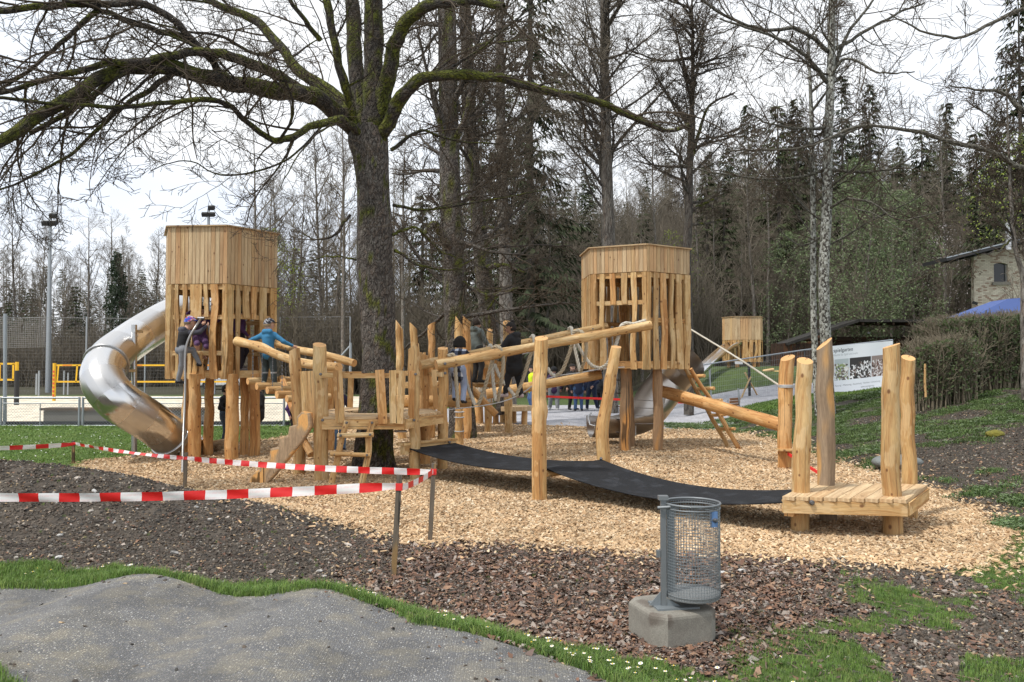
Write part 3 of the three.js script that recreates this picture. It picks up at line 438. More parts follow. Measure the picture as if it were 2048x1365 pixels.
// ---- rubber belt bridge ----
const RPH = 0.42, RP = { NL: V3(2.81, RPH, -8.33), NR: V3(4.02, RPH, -8.14), FR: V3(4.77, RPH, -9.16), FL: V3(3.45, RPH, -9.28) };
{
  const g = thing('belt_bridge', 'sagging black rubber belt bridge running from tree platform to the low deck', 'bridge', V3(0.9, 0, -11));
  const hA = at(800, 889, 12.25), hB = at(908, 879, 13.35); part('header_board', new MB().bar(hA.clone(), hB.clone(), 0.16, 0.035).geo(), LOGM[3], g); part('header_beam', new MB().bar(hA.clone().lerp(hB, 0.02).add(V3(0.02, -0.09, 0)), hB.clone().lerp(hA, 0.02).add(V3(0.02, -0.09, 0)), 0.09, 0.14).geo(), LOGM[0], g);
  bolt(at(834, 893, 12.4), V3(0.6, 0, 0.8), g); bolt(at(899, 885, 13.1), V3(0.6, 0, 0.8), g);
  const nb = gp(1080, 1004), fb = gp(1207, 974);
  log('post', [V3(nb.x, -0.3, nb.z), at(1077, 850, -nb.z), at(1079, 780, -nb.z), at(1082, 677, -nb.z)], 0.103, 0.086, g, { tint: 1, cut: [0.1, -0.45], bl: 0.04, bulge: [[0.45, 0.18, 0.06], [0.83, 0.12, 0.03]] });
  log('post', [V3(fb.x, -0.3, fb.z), at(1207, 930, 11.75), at(1206, 850, 11.75), at(1219, 780, 11.75), at(1224, 742, 11.75), at(1233, 694, 11.75)], 0.098, 0.075, g, { tint: 1, cut: [0.2, -0.4], bl: 0.06, bulge: [[0.66, 0.14, 0.06]] });
  const mA = at(1090, 940, 10.55), mB = at(1208, 921, 11.7); log('cross_bar', [mA.clone().add(V3(0, -0.06, 0)), mB.clone().add(V3(0, -0.06, 0))], 0.05, 0.05, g, { tint: 2, wob: 0 }); part('bracket', new MB().bar(mA.clone().add(V3(-0.03, -0.08, 0)), mA.clone().add(V3(0.06, -0.06, -0.08)), 0.09, 0.06).geo(), BOLT, g);
  bolt(at(1071, 934, 10.4), V3(0, 0, 1), g); bolt(at(1071, 950, 10.4), V3(0, 0, 1), g); bolt(at(1202, 918, 11.6), V3(0, 0.5, 1), g);
  const belt = (a0, a1, b0, b1, sag) => { const mb = new MB(), N = 26, M = 6; for (const [th, sg] of [[0, 1], [-0.014, -1]]) { const ids = []; for (let i = 0; i <= N; i++) { const row = []; for (let j = 0; j <= M; j++) { const t = i / N, s = j / M, p = a0.clone().lerp(b0, t).lerp(a1.clone().lerp(b1, t), s); p.y -= sag * 4 * t * (1 - t) * (1 + 0.07 * Math.sin(s * 3.1)) - th; row.push(mb.v(p, V3(0, sg, 0), t * 3, s)); } ids.push(row); } for (let i = 0; i < N; i++) for (let j = 0; j < M; j++) mb.quad(ids[i][j], ids[i][j + 1], ids[i + 1][j + 1], ids[i + 1][j]); } for (const s of [0, 1]) { const rim = []; for (let i = 0; i <= N; i++) { const t = i / N, p = a0.clone().lerp(b0, t).lerp(a1.clone().lerp(b1, t), s); p.y -= sag * 4 * t * (1 - t) + 0.007; rim.push(p); } mb.tube(rim, 0.009, { seg: 6, capGroup: 0 }); } const g2 = mb.geo(); g2.computeVertexNormals(); part('belt', g2, RUBBER, g); };
  belt(at(818, 897, 12.35), at(905, 885, 13.3), mA.clone().lerp(mB, 0.02), mA.clone().lerp(mB, 0.95), 0.10);
  const eA = RP.NL.clone().lerp(RP.FL, 0.04).add(V3(-0.0, -0.06, 0)), eB = RP.NL.clone().lerp(RP.FL, 0.98).add(V3(0, -0.06, 0)); belt(mA.clone().lerp(mB, 0.02).add(V3(0, 0.018, 0)), mA.clone().lerp(mB, 0.95).add(V3(0, 0.018, 0)), eA, eB, 0.17);
  part('end_beam', new MB().bar(eA.clone().add(V3(0.06, -0.11, 0)), eB.clone().add(V3(0.06, -0.11, 0)), 0.1, 0.09).geo(), LOGM[4], g);
}
// ---- low deck with four posts on the right ----
{
  const g = thing('low_deck', 'low square wooden deck with four tall posts at the front right', 'platform', V3(3.76, 0, -8.7)), H = RPH;
  const N = 9; for (let k = 0; k < N; k++) { const t = (k + 0.5) / N, a = RP.NL.clone().lerp(RP.NR, t).setY(H - 0.018), b = RP.FL.clone().lerp(RP.FR, t).setY(H - 0.018), dir = b.clone().sub(a).normalize(); a.addScaledVector(dir, -0.02 + R() * 0.01); part('deck_board', new MB().bar(a, b, 0.118, 0.036).geo(), PLKM[[0, 3, 1, 0, 3, 2, 0, 1, 3][k]], g); }
  const ins = (p, k) => p.clone().lerp(V3(3.76, H, -8.73), k); const c4 = [RP.NL, RP.NR, RP.FR, RP.FL].map((p) => ins(p, 0.02).setY(H - 0.105));
  for (let k = 0; k < 4; k++) part('edge_beam', new MB().bar(c4[k].clone().lerp(c4[(k + 1) % 4], k % 2 ? 0.03 : -0.005), c4[(k + 1) % 4].clone().lerp(c4[k], k % 2 ? 0.03 : -0.005), 0.055, 0.13).geo(), LOGM[k % 2 ? 1 : 0], g);
  const put = (x, yb, xt, yt, r, o) => { const b = gp(x, yb); return log('post', [V3(b.x, -0.3, b.z), b.clone().lerp(at(xt, yt, -b.z), 0.5), at(xt, yt, -b.z)], r * 1.06, r * 0.96, g, o); };
  put(1602, 1063, 1608, 722, 0.09, { tint: 0, cut: [0.05, -0.45] }); put(1784, 1072, 1782, 692, 0.092, { tint: 5, cut: [0.35, 0.0], bl: 0.03 }); put(1656, 1044, 1649, 688, 0.095, { mat: GREYM, cut: [0.8, 0], bl: 0.06, label: 'weathered grey post' }); put(1818, 1038, 1814, 716, 0.085, { tint: 2, cut: [0.0, -0.4] });
  bolt(at(1624, 1006, 8.25), V3(0, 0, 1), g, 0.028); bolt(at(1790, 1018, 8.18), V3(0.1, 0, 1), g, 0.026); bolt(at(1791, 1029, 8.2), V3(0.1, 0, 1), g, 0.024);
}
// ---- rope bridge between tree platform and right tower ----
const BR0 = at(872, 730, 13.45), BR1 = V3(2.6, 2.53, -15.2).add(V3(0.02, 0, 0.1)), BB0 = at(840, 731, 13.95), BB1 = at(1212, 653, 15.8);
{
  const g = thing('rope_bridge', 'rope bridge with two handrail logs climbing to the right tower', 'bridge', V3(0.5, 0, -14.6));
  log('handrail', [BR0, BR1], 0.088, 0.082, g, { tint: 3, wob: 0.008 }); log('handrail', [BB0, BB1], 0.082, 0.072, g, { tint: 0, wob: 0.008 });
  log('under_log', [at(973, 789, 16.4), at(1203, 750, 16.6)], 0.10, 0.10, g, { tint: 1, wob: 0.008 }); log('under_log', [at(792, 803, 14.6), at(942, 803, 14.6)], 0.115, 0.105, g, { tint: 1, wob: 0.006 });
  const fr = (x) => { const t = clamp((x - 872) / (1297 - 872)); return lerp(13.45, 15.2, t); }, rk = (x) => fr(x) + 0.72;
  const C = (cx, cy, back) => { const px = 780 + cx / 3.412, py = 600 + cy / 3.412; return [px, py, back]; };
  const rp = (list, off, mat, name = 'rope') => part(name, ropeGeo(list.map(([cx, cy, o]) => { const [px, py] = C(cx, cy); return at(px, py, fr(px) + (o ?? off)); }), 0.034, 12 * list.length), mat, g);
  rp([[395, 385], [428, 375], [440, 420], [452, 560], [463, 735]], -0.02, ROPE);
  rp([[700, 335, 0.1], [722, 318, 0], [755, 335, -0.12], [772, 400, -0.1], [764, 520, 0], [736, 692, 0.3]], 0, ROPE); rp([[602, 716, 0.4], [640, 620, 0.3], [680, 480, 0.1], [712, 380, 0.05]], 0, ROPE);
  rp([[860, 662, 0.4], [900, 560, 0.3], [945, 420, 0.1], [975, 330, 0.05]], 0, ROPE); rp([[1130, 522, 0.4], [1170, 490, 0.3], [1215, 390, 0.15], [1245, 300, 0.05]], 0, ROPE);
  rp([[1245, 225, 0.1], [1285, 210, 0], [1318, 230, -0.12], [1338, 300, -0.1], [1332, 390, 0], [1300, 492, 0.3]], 0, ROPE); rp([[1430, 470, 0.4], [1480, 440, 0.2], [1530, 340, 0], [1562, 240, -0.05], [1578, 178, -0.02], [1610, 160, -0.02], [1660, 165, -0.02], [1745, 140, -0.03]], 0, ROPEW);
  rp([[505, 490, 0.7], [530, 590, 0.6], [580, 718, 0.4]], 0.6, ROPEW); rp([[668, 330, 0.8], [686, 312, 0.7], [696, 400, 0.66], [705, 560, 0.55], [722, 690, 0.4]], 0.6, ROPEW); rp([[712, 440, 0.6], [760, 540, 0.5], [850, 655, 0.4]], 0.6, ROPEW);
  rp([[958, 262, 0.8], [976, 246, 0.7], [988, 330, 0.62], [990, 560, 0.5]], 0.6, ROPEW); rp([[1075, 465, 0.5], [1100, 505, 0.45], [1132, 522, 0.4]], 0.6, ROPEW); rp([[1218, 200, 0.8], [1236, 190, 0.7], [1250, 260, 0.6], [1270, 370, 0.5], [1298, 490, 0.4]], 0.6, ROPEW); rp([[1270, 290, 0.5], [1330, 390, 0.45], [1380, 450, 0.4], [1432, 468, 0.4]], 0.6, ROPEW);
  const cab = [[400, 752], [470, 742], [600, 728], [750, 700], [850, 665], [930, 620], [990, 575], [1130, 523], [1300, 498], [1440, 472], [1600, 460]].map(([a, b]) => { const [px, py] = C(a, b); return at(px, py, fr(px) + 0.38); }); part('steel_cable', ropeGeo(cab, 0.011, 60), CABLE, g);
  const cab2 = [[900, 372], [1060, 335], [1230, 300], [1310, 285]].map(([a, b]) => { const [px, py] = C(a, b); return at(px, py, fr(px) + 0.7); }); part('steel_cable', ropeGeo(cab2, 0.011, 20), CABLE, g);
  for (const [px, py] of [[911, 721], [917, 720.5], [1071, 689], [1260, 658], [1262, 655], [1186, 658]]) { const b = at(px, py, px === 1186 ? fr(px) + 0.62 : fr(px) - 0.1); bolt(b, V3(-0.3, 0, 1), g, 0.016); }
}
// ---- round stockade platform behind, built round the second tree ----
{
  const g = thing('stockade_platform', 'wooden stockade platform of upright posts behind the rope bridge', 'platform', V3(-1.2, 0, -19.5));
  const put = (x, yb, xt, yt, r, o = {}) => { const b = gp(x, yb); return log('post', [V3(b.x, -0.3, b.z), b.clone().lerp(at(xt, yt, -b.z), 0.5), at(xt, yt, -b.z)], r * 1.04, r * 0.97, g, o); };
  put(864, 878, 863, 648, 0.095, { cut: [0.6, 0], tint: 4 }); put(918, 893, 918, 642, 0.09, { cut: [-1.3, 0], tint: 1 }); put(934, 880, 933, 638, 0.1, { cut: [-0.8, 0], tint: 4 }); put(976, 866, 980, 660, 0.09, { cut: [-0.2, -0.5], tint: 2 }); put(1019, 869, 1013, 646, 0.1, { cut: [0, -0.7], tint: 0 }); put(957, 848, 957, 760, 0.13, { tint: 4 }); put(1008, 846, 1008, 770, 0.12, { tint: 2 }); put(838, 880, 827, 652, 0.09, { cut: [-1.0, 0], tint: 2 }); put(802, 880, 799, 650, 0.1, { cut: [-1.2, 0], tint: 3, wob: 0.05 });
  for (let k = 0; k < 9; k++) { const a = at(934 + k * 9.2, 772, 20.2 + k * 0.12), b = at(935 + k * 9.2, 720 + 6 * R(), 20.2 + k * 0.12); part('baluster', new MB().bar(a, b, 0.085 + 0.05 * R(), 0.03, V3(0, 0, 1)).geo(), LOGM[k % 5], g); }
  for (let k = 0; k < 4; k++) { const a = at(826 + k * 7.5, 770, 20.4), b = at(826 + k * 7.5, 705, 20.4); part('baluster', new MB().bar(a, b, 0.07, 0.03, V3(0, 0, 1)).geo(), LOGM[k % 5], g); }
  part('edge_beam', new MB().bar(at(800, 771, 20.35), at(1018, 770, 20.6), 0.06, 0.15).geo(), LOGM[1], g); part('hand_rail', new MB().bar(at(812, 745, 20.35), at(1018, 730, 20.6), 0.05, 0.08).geo(), LOGM[3], g);
  for (let k = 0; k < 12; k++) { const z = -20.5 - k * 0.17; part('deck_board', new MB().bar(V3(-2.8, 1.3, z), V3(-0.05, 1.3, z), 0.16, 0.035).geo(), PLKM[k % 4], g); }
  log('sloping_log', [at(942, 778, 19.6), at(992, 830, 19.6)], 0.09, 0.085, g, { tint: 4 });
  for (const [y, d] of [[825, 17.2], [836, 17.2], [864, 17.3]]) part('rope_tie', new MB().tube(Array.from({ length: 13 }, (_, i) => at(918, y, d).add(V3(Math.cos(i / 12 * 6.283) * 0.1, 0, Math.sin(i / 12 * 6.283) * 0.1 - 0.1))), 0.014, { seg: 5 }).geo(), CABLE, g);
  const net = new MB(); for (let k = 0; k < 7; k++) { net.tube([at(948 + k * 5.4, 776, 20.0), at(962 + k * 4, 806, 19.7)], 0.012, { seg: 4, capGroup: 0 }); net.tube([at(982 - k * 5, 776, 20.0), at(978 - k * 3, 806, 19.7)], 0.012, { seg: 4, capGroup: 0 }); } part('climbing_net', net.geo(), ROPEW, g).userData.kind = 'stuff';
}
{
  const g = thing('low_table_deck', 'small low round wooden deck by the gravel behind the rope bridge', 'platform', V3(0, 0, -23.8)); const c = at(1022, 812, 23.8).setY(0.54);
  const sh = new THREE.Shape(Array.from({ length: 8 }, (_, i) => new THREE.Vector2(Math.cos(i / 8 * 6.283) * 0.66, Math.sin(i / 8 * 6.283) * 0.66))), e = new THREE.ExtrudeGeometry(sh, { depth: 0.12, bevelEnabled: true, bevelSize: 0.01, bevelThickness: 0.01, bevelSegments: 1 }); e.rotateX(-Math.PI / 2); e.translate(c.x, c.y - 0.12, c.z); part('deck', e, PLKM[3], g);
  for (const [dx, dz] of [[-0.45, 0.2], [0.4, 0.25], [0.1, -0.45]]) log('leg', [V3(c.x + dx, -0.2, c.z + dz), V3(c.x + dx, 0.44, c.z + dz)], 0.09, 0.085, g, { tint: 4 });
}
// ---- beside the right tower: balance log with its post, ladder, slide, rope ----
{
  const g = thing('balance_log', 'sloping balance log from the right tower to a lone round post', 'balance beam', gp(1572, 941)), b = gp(1572, 941);
  log('beam', [at(1322, 782, 16.6), at(1440, 815, 14.9), at(1572, 853, 13.62)], 0.125, 0.115, g, { tint: 4, wob: 0.006, bl: 0.05 });
  log('post', [V3(b.x, -0.3, b.z), at(1569, 850, 13.5), at(1575, 716, 13.5)], 0.122, 0.112, g, { tint: 4, cut: [0.5, -0.3], bl: 0.05 });
  for (let k = 0; k < 3; k++) part('rope_tie', new MB().tube(Array.from({ length: 17 }, (_, i) => at(1573, 771 + k * 1.9, 13.5).add(V3(Math.cos(i / 16 * 6.283) * 0.125, 0, Math.sin(i / 16 * 6.283) * 0.125))), 0.011, { seg: 5 }).geo(), CABLE, g);
  const a = at(1556, 900, 13.38), e = at(1595, 900, 13.38); part('foot_board', new MB().bar(a, e, 0.2, 0.03).geo(), LOGM[3], g);
}
{ const p = [at(1383, 660, 15.75), at(1470, 713, 14.6), at(1560, 772, 13.5)], g = part('guy_rope', ropeGeo(p, 0.019, 70), ROPEW, scene); tag(g, 'pale guy rope stretched from the right tower to the lone post', 'rope'); }
{
  const g = thing('ladder', 'steep log ladder leaning against the right side of the right tower', 'ladder', gp(1470, 900));
  log('side_rail', [at(1459, 900, 16.5), at(1420, 828, 16.35), at(1371, 738, 16.2)], 0.046, 0.042, g, { tint: 5 }); log('side_rail', [at(1482, 906, 16.3), at(1436, 826, 16.1), at(1382, 738, 15.9)], 0.046, 0.042, g, { tint: 4 });
  for (const [x, y, d] of [[1396, 752, 16], [1413, 777, 16.05], [1430, 801, 16.1], [1438, 830, 16.15], [1456, 858, 16.2]]) log('rung', [at(x - 17, y + 1, d + 0.2), at(x + 14, y, d - 0.15)], 0.034, 0.032, g, { tint: 1 });
}
function chute(g, pts, r, n, o = {}) {
  const P = cr(pts, n), A0 = o.a0 ?? Math.PI, A1 = o.a1 ?? Math.PI * 2, M = 20; const secs = o.secs || 6;
  for (let s = 0; s < secs; s++) { const mb = new MB(); let prev; const k0 = Math.round(n * s / secs), k1 = Math.round(n * (s + 1) / secs); for (let k = k0; k <= k1; k++) { const t = P[Math.min(n, k + 1)].clone().sub(P[Math.max(0, k - 1)]).normalize(), sd = t.clone().cross(V3(0, 1, 0)).normalize(), up = sd.clone().cross(t), row = [], f = o.open ? o.open(k / n) : 0; for (let i = 0; i <= M; i++) { const a = lerp(A0 - f, A1 + f, i / M), d = sd.clone().multiplyScalar(Math.cos(a)).addScaledVector(up, Math.sin(a)); row.push(mb.v(P[k].clone().addScaledVector(d, r), d, i, k)); } if (prev) for (let i = 0; i < M; i++) mb.quad(row[i], row[i + 1], prev[i + 1], prev[i]); prev = row; } part('chute_section', mb.geo(), o.mat || STEEL, g); }
  return P;
}
{
  const g = thing('curved_slide', 'curved steel slide sweeping down behind the posts of the right tower', 'slide', gp(1250, 870));
  chute(g, [at(1375, 725, 17.6), at(1345, 755, 18.0), at(1318, 790, 17.9), at(1288, 822, 17.5), at(1240, 835, 17.2), at(1182, 834, 17.1)], 0.44, 36, { open: (t) => 1.35 * sstep(0.62, 0.3, t), mat: std({ color: col(0.50, 0.46, 0.42), metalness: 1, roughness: 0.3 }) });
  const rim = new MB().tube([at(1183, 826, 17.52), at(1176, 834, 17.3), at(1180, 850, 17.1), at(1197, 854, 16.95), at(1216, 850, 16.7)], 0.018, { seg: 6, capGroup: 0 }); part('rolled_edge', rim.geo(), STEEL2, g);
  for (const [x, d] of [[1190, 17.1], [1219, 17.3], [1271, 16.9], [1240, 17.2]]) part('foot', new MB().tube([at(x, 848, d), at(x, 872, d)], 0.022, { seg: 8, capGroup: 0 }).geo(), STEEL2, g);
  for (let k = 0; k < 4; k++) part('guard_wire', new MB().tube([at(1270, 800 + k * 16, 16.4), at(1318, 803 + k * 15, 16.2)], 0.008, { seg: 5, capGroup: 0 }).geo(), CABLE, g);
}
// ---- small tower far right on the rise, with its slide ----
{
  const bx = 11.85, bz = -40, V = [[-0.65, 0], [0.65, 0], [1.04, -0.9], [0.65, -1.8], [-0.65, -1.8], [-1.04, -0.9]].map(([x, z]) => V3(bx + x, 0, bz + z)); const f0 = 1.88, f1 = 3.0, t = 4.18;
  const S = (list) => list;
  tower({ name: 'small_play_tower', label: 'small far wooden tower on the grassy rise behind the wire fence', seed: 21, V, floor: f0, mid: f1, top: t, nb: [9, 5, 8, 9, 8, 5], rails: { def: [] }, corner: false, wavy: 0.07, slats: { 0: S([[0, 0.09, f0, f1], [0.11, 0.2, f0, f1], [0.27, 0.5, f0, f1], [0.53, 0.7, f0, f1], [0.77, 0.87, f0, f1], [0.89, 1, f0, f1]]), 1: S([[0, 0.15, f0, f1], [0.86, 1, f0, f1]]) }, posts: [] });
  const g = scene.children[scene.children.length - 1]; for (const [dx, dz] of [[-0.5, -0.15], [0.35, -0.15], [0.75, -0.8], [-0.7, -0.9]]) log('post', [V3(bx + dx, 1.0, bz + dz), V3(bx + dx, 1.95, bz + dz)], 0.1, 0.1, g, { tint: 4 });
  const s = thing('straight_slide', 'straight open steel slide running down from the small far tower', 'slide', V3(9, 0, -36)); const P = chute(s, [at(1473, 684, 40.3), at(1456, 690, 39.8), at(1440, 703, 39.2), at(1400, 740, 37.2), at(1362, 776, 35.4), at(1335, 789, 34.6)], 0.30, 24, { a0: Math.PI * 0.98, a1: Math.PI * 2.02 });
  for (const k of [0.5, 0.85]) { const p = P[Math.round(24 * k)]; part('support_leg', new MB().tube([p.clone(), p.clone().setY(0)], 0.03, { seg: 6, capGroup: 0 }).geo(), STEEL2, s); }
}
// ---- barrier tape on stakes ----
const stakeSpots = [['weathered grey stake nearest the camera, holding the wide tape end', 787, 1150, 799, 950, 6.8], ['weathered grey stake at the chip edge, tapes meeting at its top', 860, 1080, 868, 927, 8.15], ['short grey stake behind the soil heap, in front of the left tower', 369, 975, 372, 906, 11.4], ['thin grey stake on the lawn edge at the far left', 146, 930, 146, 882, 14.2]];
const stakes = stakeSpots.map(([label, x0, y0, x1, y1, d]) => { const b = at(x0, y0, d), t = at(x1, y1, d), o = part('stake', new MB().bar(b.clone().lerp(t, -0.15), t, 0.045, 0.032, V3(0, 0, 1)).geo(), STAKE, scene); tag(o, label, 'stake', 'stakes holding the barrier tape'); return t; });
function tape(label, a, b, sag, w, twist, seed) {
  const L = a.distanceTo(b), N = Math.ceil(L / 0.05), mb = new MB(), ids = []; let s = seed;
  for (let i = 0; i <= N; i++) { const t = i / N, p = a.clone().lerp(b, t); p.y -= sag * 4 * t * (1 - t); const th = twist * Math.sin(t * 5 + seed) * Math.sin(Math.PI * t) + 0.12 * (vn(t * L * 3, seed, 4) - 0.5), fold = w * (1 - 0.35 * sstep(0.93, 1, t) - 0.35 * sstep(0.07, 0, t)); const row = []; for (let j = 0; j <= 4; j++) { const v = (j / 4 - 0.5) * fold; row.push(mb.v(p.clone().add(V3(0, v * Math.cos(th), v * Math.sin(th) + 0.006 * Math.sin(t * L * 9 + j))), V3(0, 0, 1), (s + t * L) / 0.40, j / 4)); } ids.push(row); if (i) for (let j = 0; j < 4; j++) mb.quad(ids[i - 1][j], ids[i][j], ids[i][j + 1], ids[i - 1][j + 1]); }
  const g = mb.geo(); g.computeVertexNormals(); const o = part('barrier_tape', g, TAPE, scene); return tag(o, label, 'tape', 'red and white barrier tapes');
}
tape('wide red and white barrier tape nearest the camera, crossing the soil heap', at(-180, 992, 7.4), at(800, 972, 6.79), 0.05, 0.08, 0.25, 0.1);
tape('short slanting barrier tape between the two stakes at the chip edge', at(799, 977, 6.79), at(867, 943, 8.14), 0.02, 0.06, 0.6, 1.3);
tape('barrier tape across the front of the tree platform ladder', at(867, 945, 8.14), at(372, 917, 11.38), 0.03, 0.072, 0.5, 2.2);
tape('thin twisted barrier tape past the foot of the tube slide', at(372, 917, 11.38), at(146, 887, 14.18), 0.03, 0.06, 1.2, 3.1);
tape('barrier tape running off the left edge in front of the lawn', at(146, 889, 14.18), at(-160, 898, 12.5), 0.03, 0.075, 0.3, 4.4);
scene.children.filter((o) => o.name.startsWith('barrier_tape')).forEach((o, k) => { const [a, w] = [[stakes[0], 0.03], [stakes[1], 0.03], [stakes[2], 0.02], [stakes[3], 0.02]][k] || []; if (!a) return; const y = [at(799, 974, 6.8).y, at(867, 944, 8.15).y, at(372, 917, 11.4).y, at(146, 888, 14.2).y][k]; part('knot', new MB().bar(V3(a.x - 0.004, y - w, a.z), V3(a.x - 0.002, y + w, a.z), 0.056, 0.043, V3(0, 0, 1)).geo(), REDT, o); });
{ const o = part('red_ribbon', new MB().bar(at(1082, 793, 20.8), at(1252, 800, 20.2), 0.012, 0.055).geo(), REDT, scene); tag(o, 'plain red warning ribbon stretched in front of the group of adults', 'ribbon'); const o2 = part('red_ribbon', new MB().bar(at(1252, 801, 20.2), at(1372, 806, 20.8), 0.012, 0.05).geo(), REDT, scene); tag(o2, 'plain red warning ribbon behind the legs of the right tower', 'ribbon'); const o3 = part('red_ribbon', new MB().bar(at(1576, 908, 13.35), at(1648, 953, 12.2), 0.012, 0.05).geo(), REDT, scene); tag(o3, 'red strap hanging from the lone post down to the chips', 'ribbon'); }

const BING = std({ color: col(0.19, 0.205, 0.215), metalness: 0.4, roughness: 0.5 });
// ---- wire litter bin on a concrete block ----
{
  const c = V3(1.19, 0, -5.27), g = thing('litter_bin', 'wire mesh litter bin bolted to a concrete block', 'litter bin', c.clone().setX(1.08));
  const bx = 1.055, bz = -5.32, w = 0.205, hh = 0.215, ch = 0.06, sh = new THREE.Shape([[-w + ch, -w], [w - ch, -w], [w, -w + ch], [w, w - ch], [w - ch, w], [-w + ch, w], [-w, w - ch], [-w, -w + ch]].map(([x, y]) => new THREE.Vector2(x, y)));
  const e = new THREE.ExtrudeGeometry(sh, { depth: hh - 0.03 + 0.1, bevelEnabled: true, bevelSize: 0.03, bevelThickness: 0.03, bevelSegments: 3 }); e.rotateX(-Math.PI / 2); e.rotateY(0.32); e.translate(bx, -0.1, bz); part('concrete_block', e, std({ map: rep(concTex, 1.6, 1.6), bumpMap: rep(concTex, 1.6, 1.6), bumpScale: 0.006, color: col(0.88, 0.88, 0.88), roughness: 0.95 }), g);
  const cx = 1.185, cz = -5.27, r = 0.178, y0 = 0.285, y1 = 0.875; const mesh = new MB(), ring = (y, rr, th) => mesh.tube(Array.from({ length: 37 }, (_, i) => V3(cx + Math.cos(i / 36 * 6.2832) * rr, y, cz + Math.sin(i / 36 * 6.2832) * rr)), th, { seg: 4, caps: false });
  for (let k = 0; k <= 31; k++) ring(y0 + (y1 - y0) * k / 31, r * (1 + 0.006 * Math.sin(k * 1.7)), 0.0016); for (let k = 0; k < 60; k++) { const a = k / 60 * 6.2832; mesh.tube([V3(cx + Math.cos(a) * r, y0, cz + Math.sin(a) * r), V3(cx + Math.cos(a + 0.01) * r, (y0 + y1) / 2, cz + Math.sin(a + 0.01) * r), V3(cx + Math.cos(a) * r, y1, cz + Math.sin(a) * r)], 0.0016, { seg: 4, caps: false }); }
  part('wire_mesh', mesh.geo(), GALVD, g).userData.kind = 'stuff';
  const rim = new MB().tube(Array.from({ length: 49 }, (_, i) => V3(cx + Math.cos(i / 48 * 6.2832) * (r + 0.003), y1 + 0.012, cz + Math.sin(i / 48 * 6.2832) * (r + 0.003))), 0.0075, { seg: 8, caps: false }); part('rim', rim.geo(), BING, g);
  const rim2 = new MB().tube(Array.from({ length: 49 }, (_, i) => V3(cx + Math.cos(i / 48 * 6.2832) * (r + 0.002), y1 - 0.018, cz + Math.sin(i / 48 * 6.2832) * (r + 0.002))), 0.005, { seg: 6, caps: false }); part('rim', rim2.geo(), BING, g);
  part('bottom_plate', new THREE.CylinderGeometry(r * 0.99, r * 0.97, 0.03, 32).translate(cx, y0 + 0.005, cz), std({ color: col(0.25, 0.26, 0.26), metalness: 0.3, roughness: 0.7 }), g);
  const px = cx - r - 0.018, pz = cz + 0.03; part('bracket_post', new MB().bar(V3(px, hh, pz), V3(px, y1 + 0.035, pz), 0.034, 0.036, V3(0, 0, 1)).geo(), BING, g); part('post_cap', new MB().bar(V3(px, y1 + 0.035, pz), V3(px, y1 + 0.062, pz), 0.062, 0.055, V3(0, 0, 1)).geo(), BING, g);
  part('inner_plate', new MB().bar(V3(px + 0.055, y0, pz - 0.02), V3(px + 0.055, y1, pz - 0.02), 0.05, 0.006, V3(0, 0, 1)).geo(), GALVD, g);
  part('base_plate', new MB().bar(V3(px - 0.07, hh + 0.006, pz), V3(px + 0.21, hh + 0.006, pz - 0.05), 0.19, 0.012).geo(), GALVD, g);
  { const gs = new THREE.Shape([[0, 0], [-0.075, 0], [0, 0.09]].map(([x, y]) => new THREE.Vector2(x, y))), gg = new THREE.ExtrudeGeometry(gs, { depth: 0.01, bevelEnabled: false }); gg.translate(px - 0.02, hh + 0.012, pz); part('gusset', gg, GALVD, g); const gs2 = new THREE.Shape([[0, 0], [0.085, 0], [0, 0.05]].map(([x, y]) => new THREE.Vector2(x, y))), g2 = new THREE.ExtrudeGeometry(gs2, { depth: 0.01, bevelEnabled: false }); g2.translate(px + 0.02, hh + 0.012, pz + 0.01); part('gusset', g2, GALVD, g); }
  part('hinge', new MB().tube([V3(px - 0.04, y1 - 0.012, pz + 0.03), V3(px + 0.02, y1 - 0.005, pz + 0.05), V3(px + 0.07, y1 + 0.004, pz + 0.055)], 0.011, { seg: 7, capGroup: 0 }).geo(), BING, g); part('hinge', new MB().bar(V3(px - 0.045, 0.56, pz), V3(px - 0.02, 0.56, pz), 0.03, 0.045).geo(), BING, g);
  { const a = 0.95, q = V3(cx + Math.cos(a) * (r + 0.006), y1 - 0.07, cz + Math.sin(a) * (r + 0.006)); part('latch_plate', new MB().bar(q.clone().add(V3(0, -0.05, 0)), q.clone().add(V3(0, 0.05, 0)), 0.045, 0.006, V3(0, 0, 1)).geo(), std({ color: col(0.12, 0.22, 0.42), metalness: 0.3, roughness: 0.5 }), g); bolt(q.clone().add(V3(0.004, -0.005, 0.004)), V3(0.5, 0, 0.85), g, 0.014); }
}
// flat grey boulder behind the low deck
{
  const s = new THREE.IcosahedronGeometry(1, 4), p = s.attributes.position; for (let i = 0; i < p.count; i++) { const v = V3().fromBufferAttribute(p, i), k = 1 + 0.12 * (fbm(v.x * 1.6 + 5, v.z * 1.6 + v.y, 3, 7) - 0.5); p.setXYZ(i, v.x * k * 0.41, v.y * k * 0.13, v.z * k * 0.3); } s.computeVertexNormals(); const q = at(1796, 937, 13.1); s.translate(q.x, G(q.x, q.z) + 0.08, q.z);
  tag(part('boulder', s, std({ map: concTex, color: col(0.62, 0.72, 0.82), roughness: 0.7 }), scene), 'smooth flat blue-grey boulder at the edge of the chips', 'boulder');
}
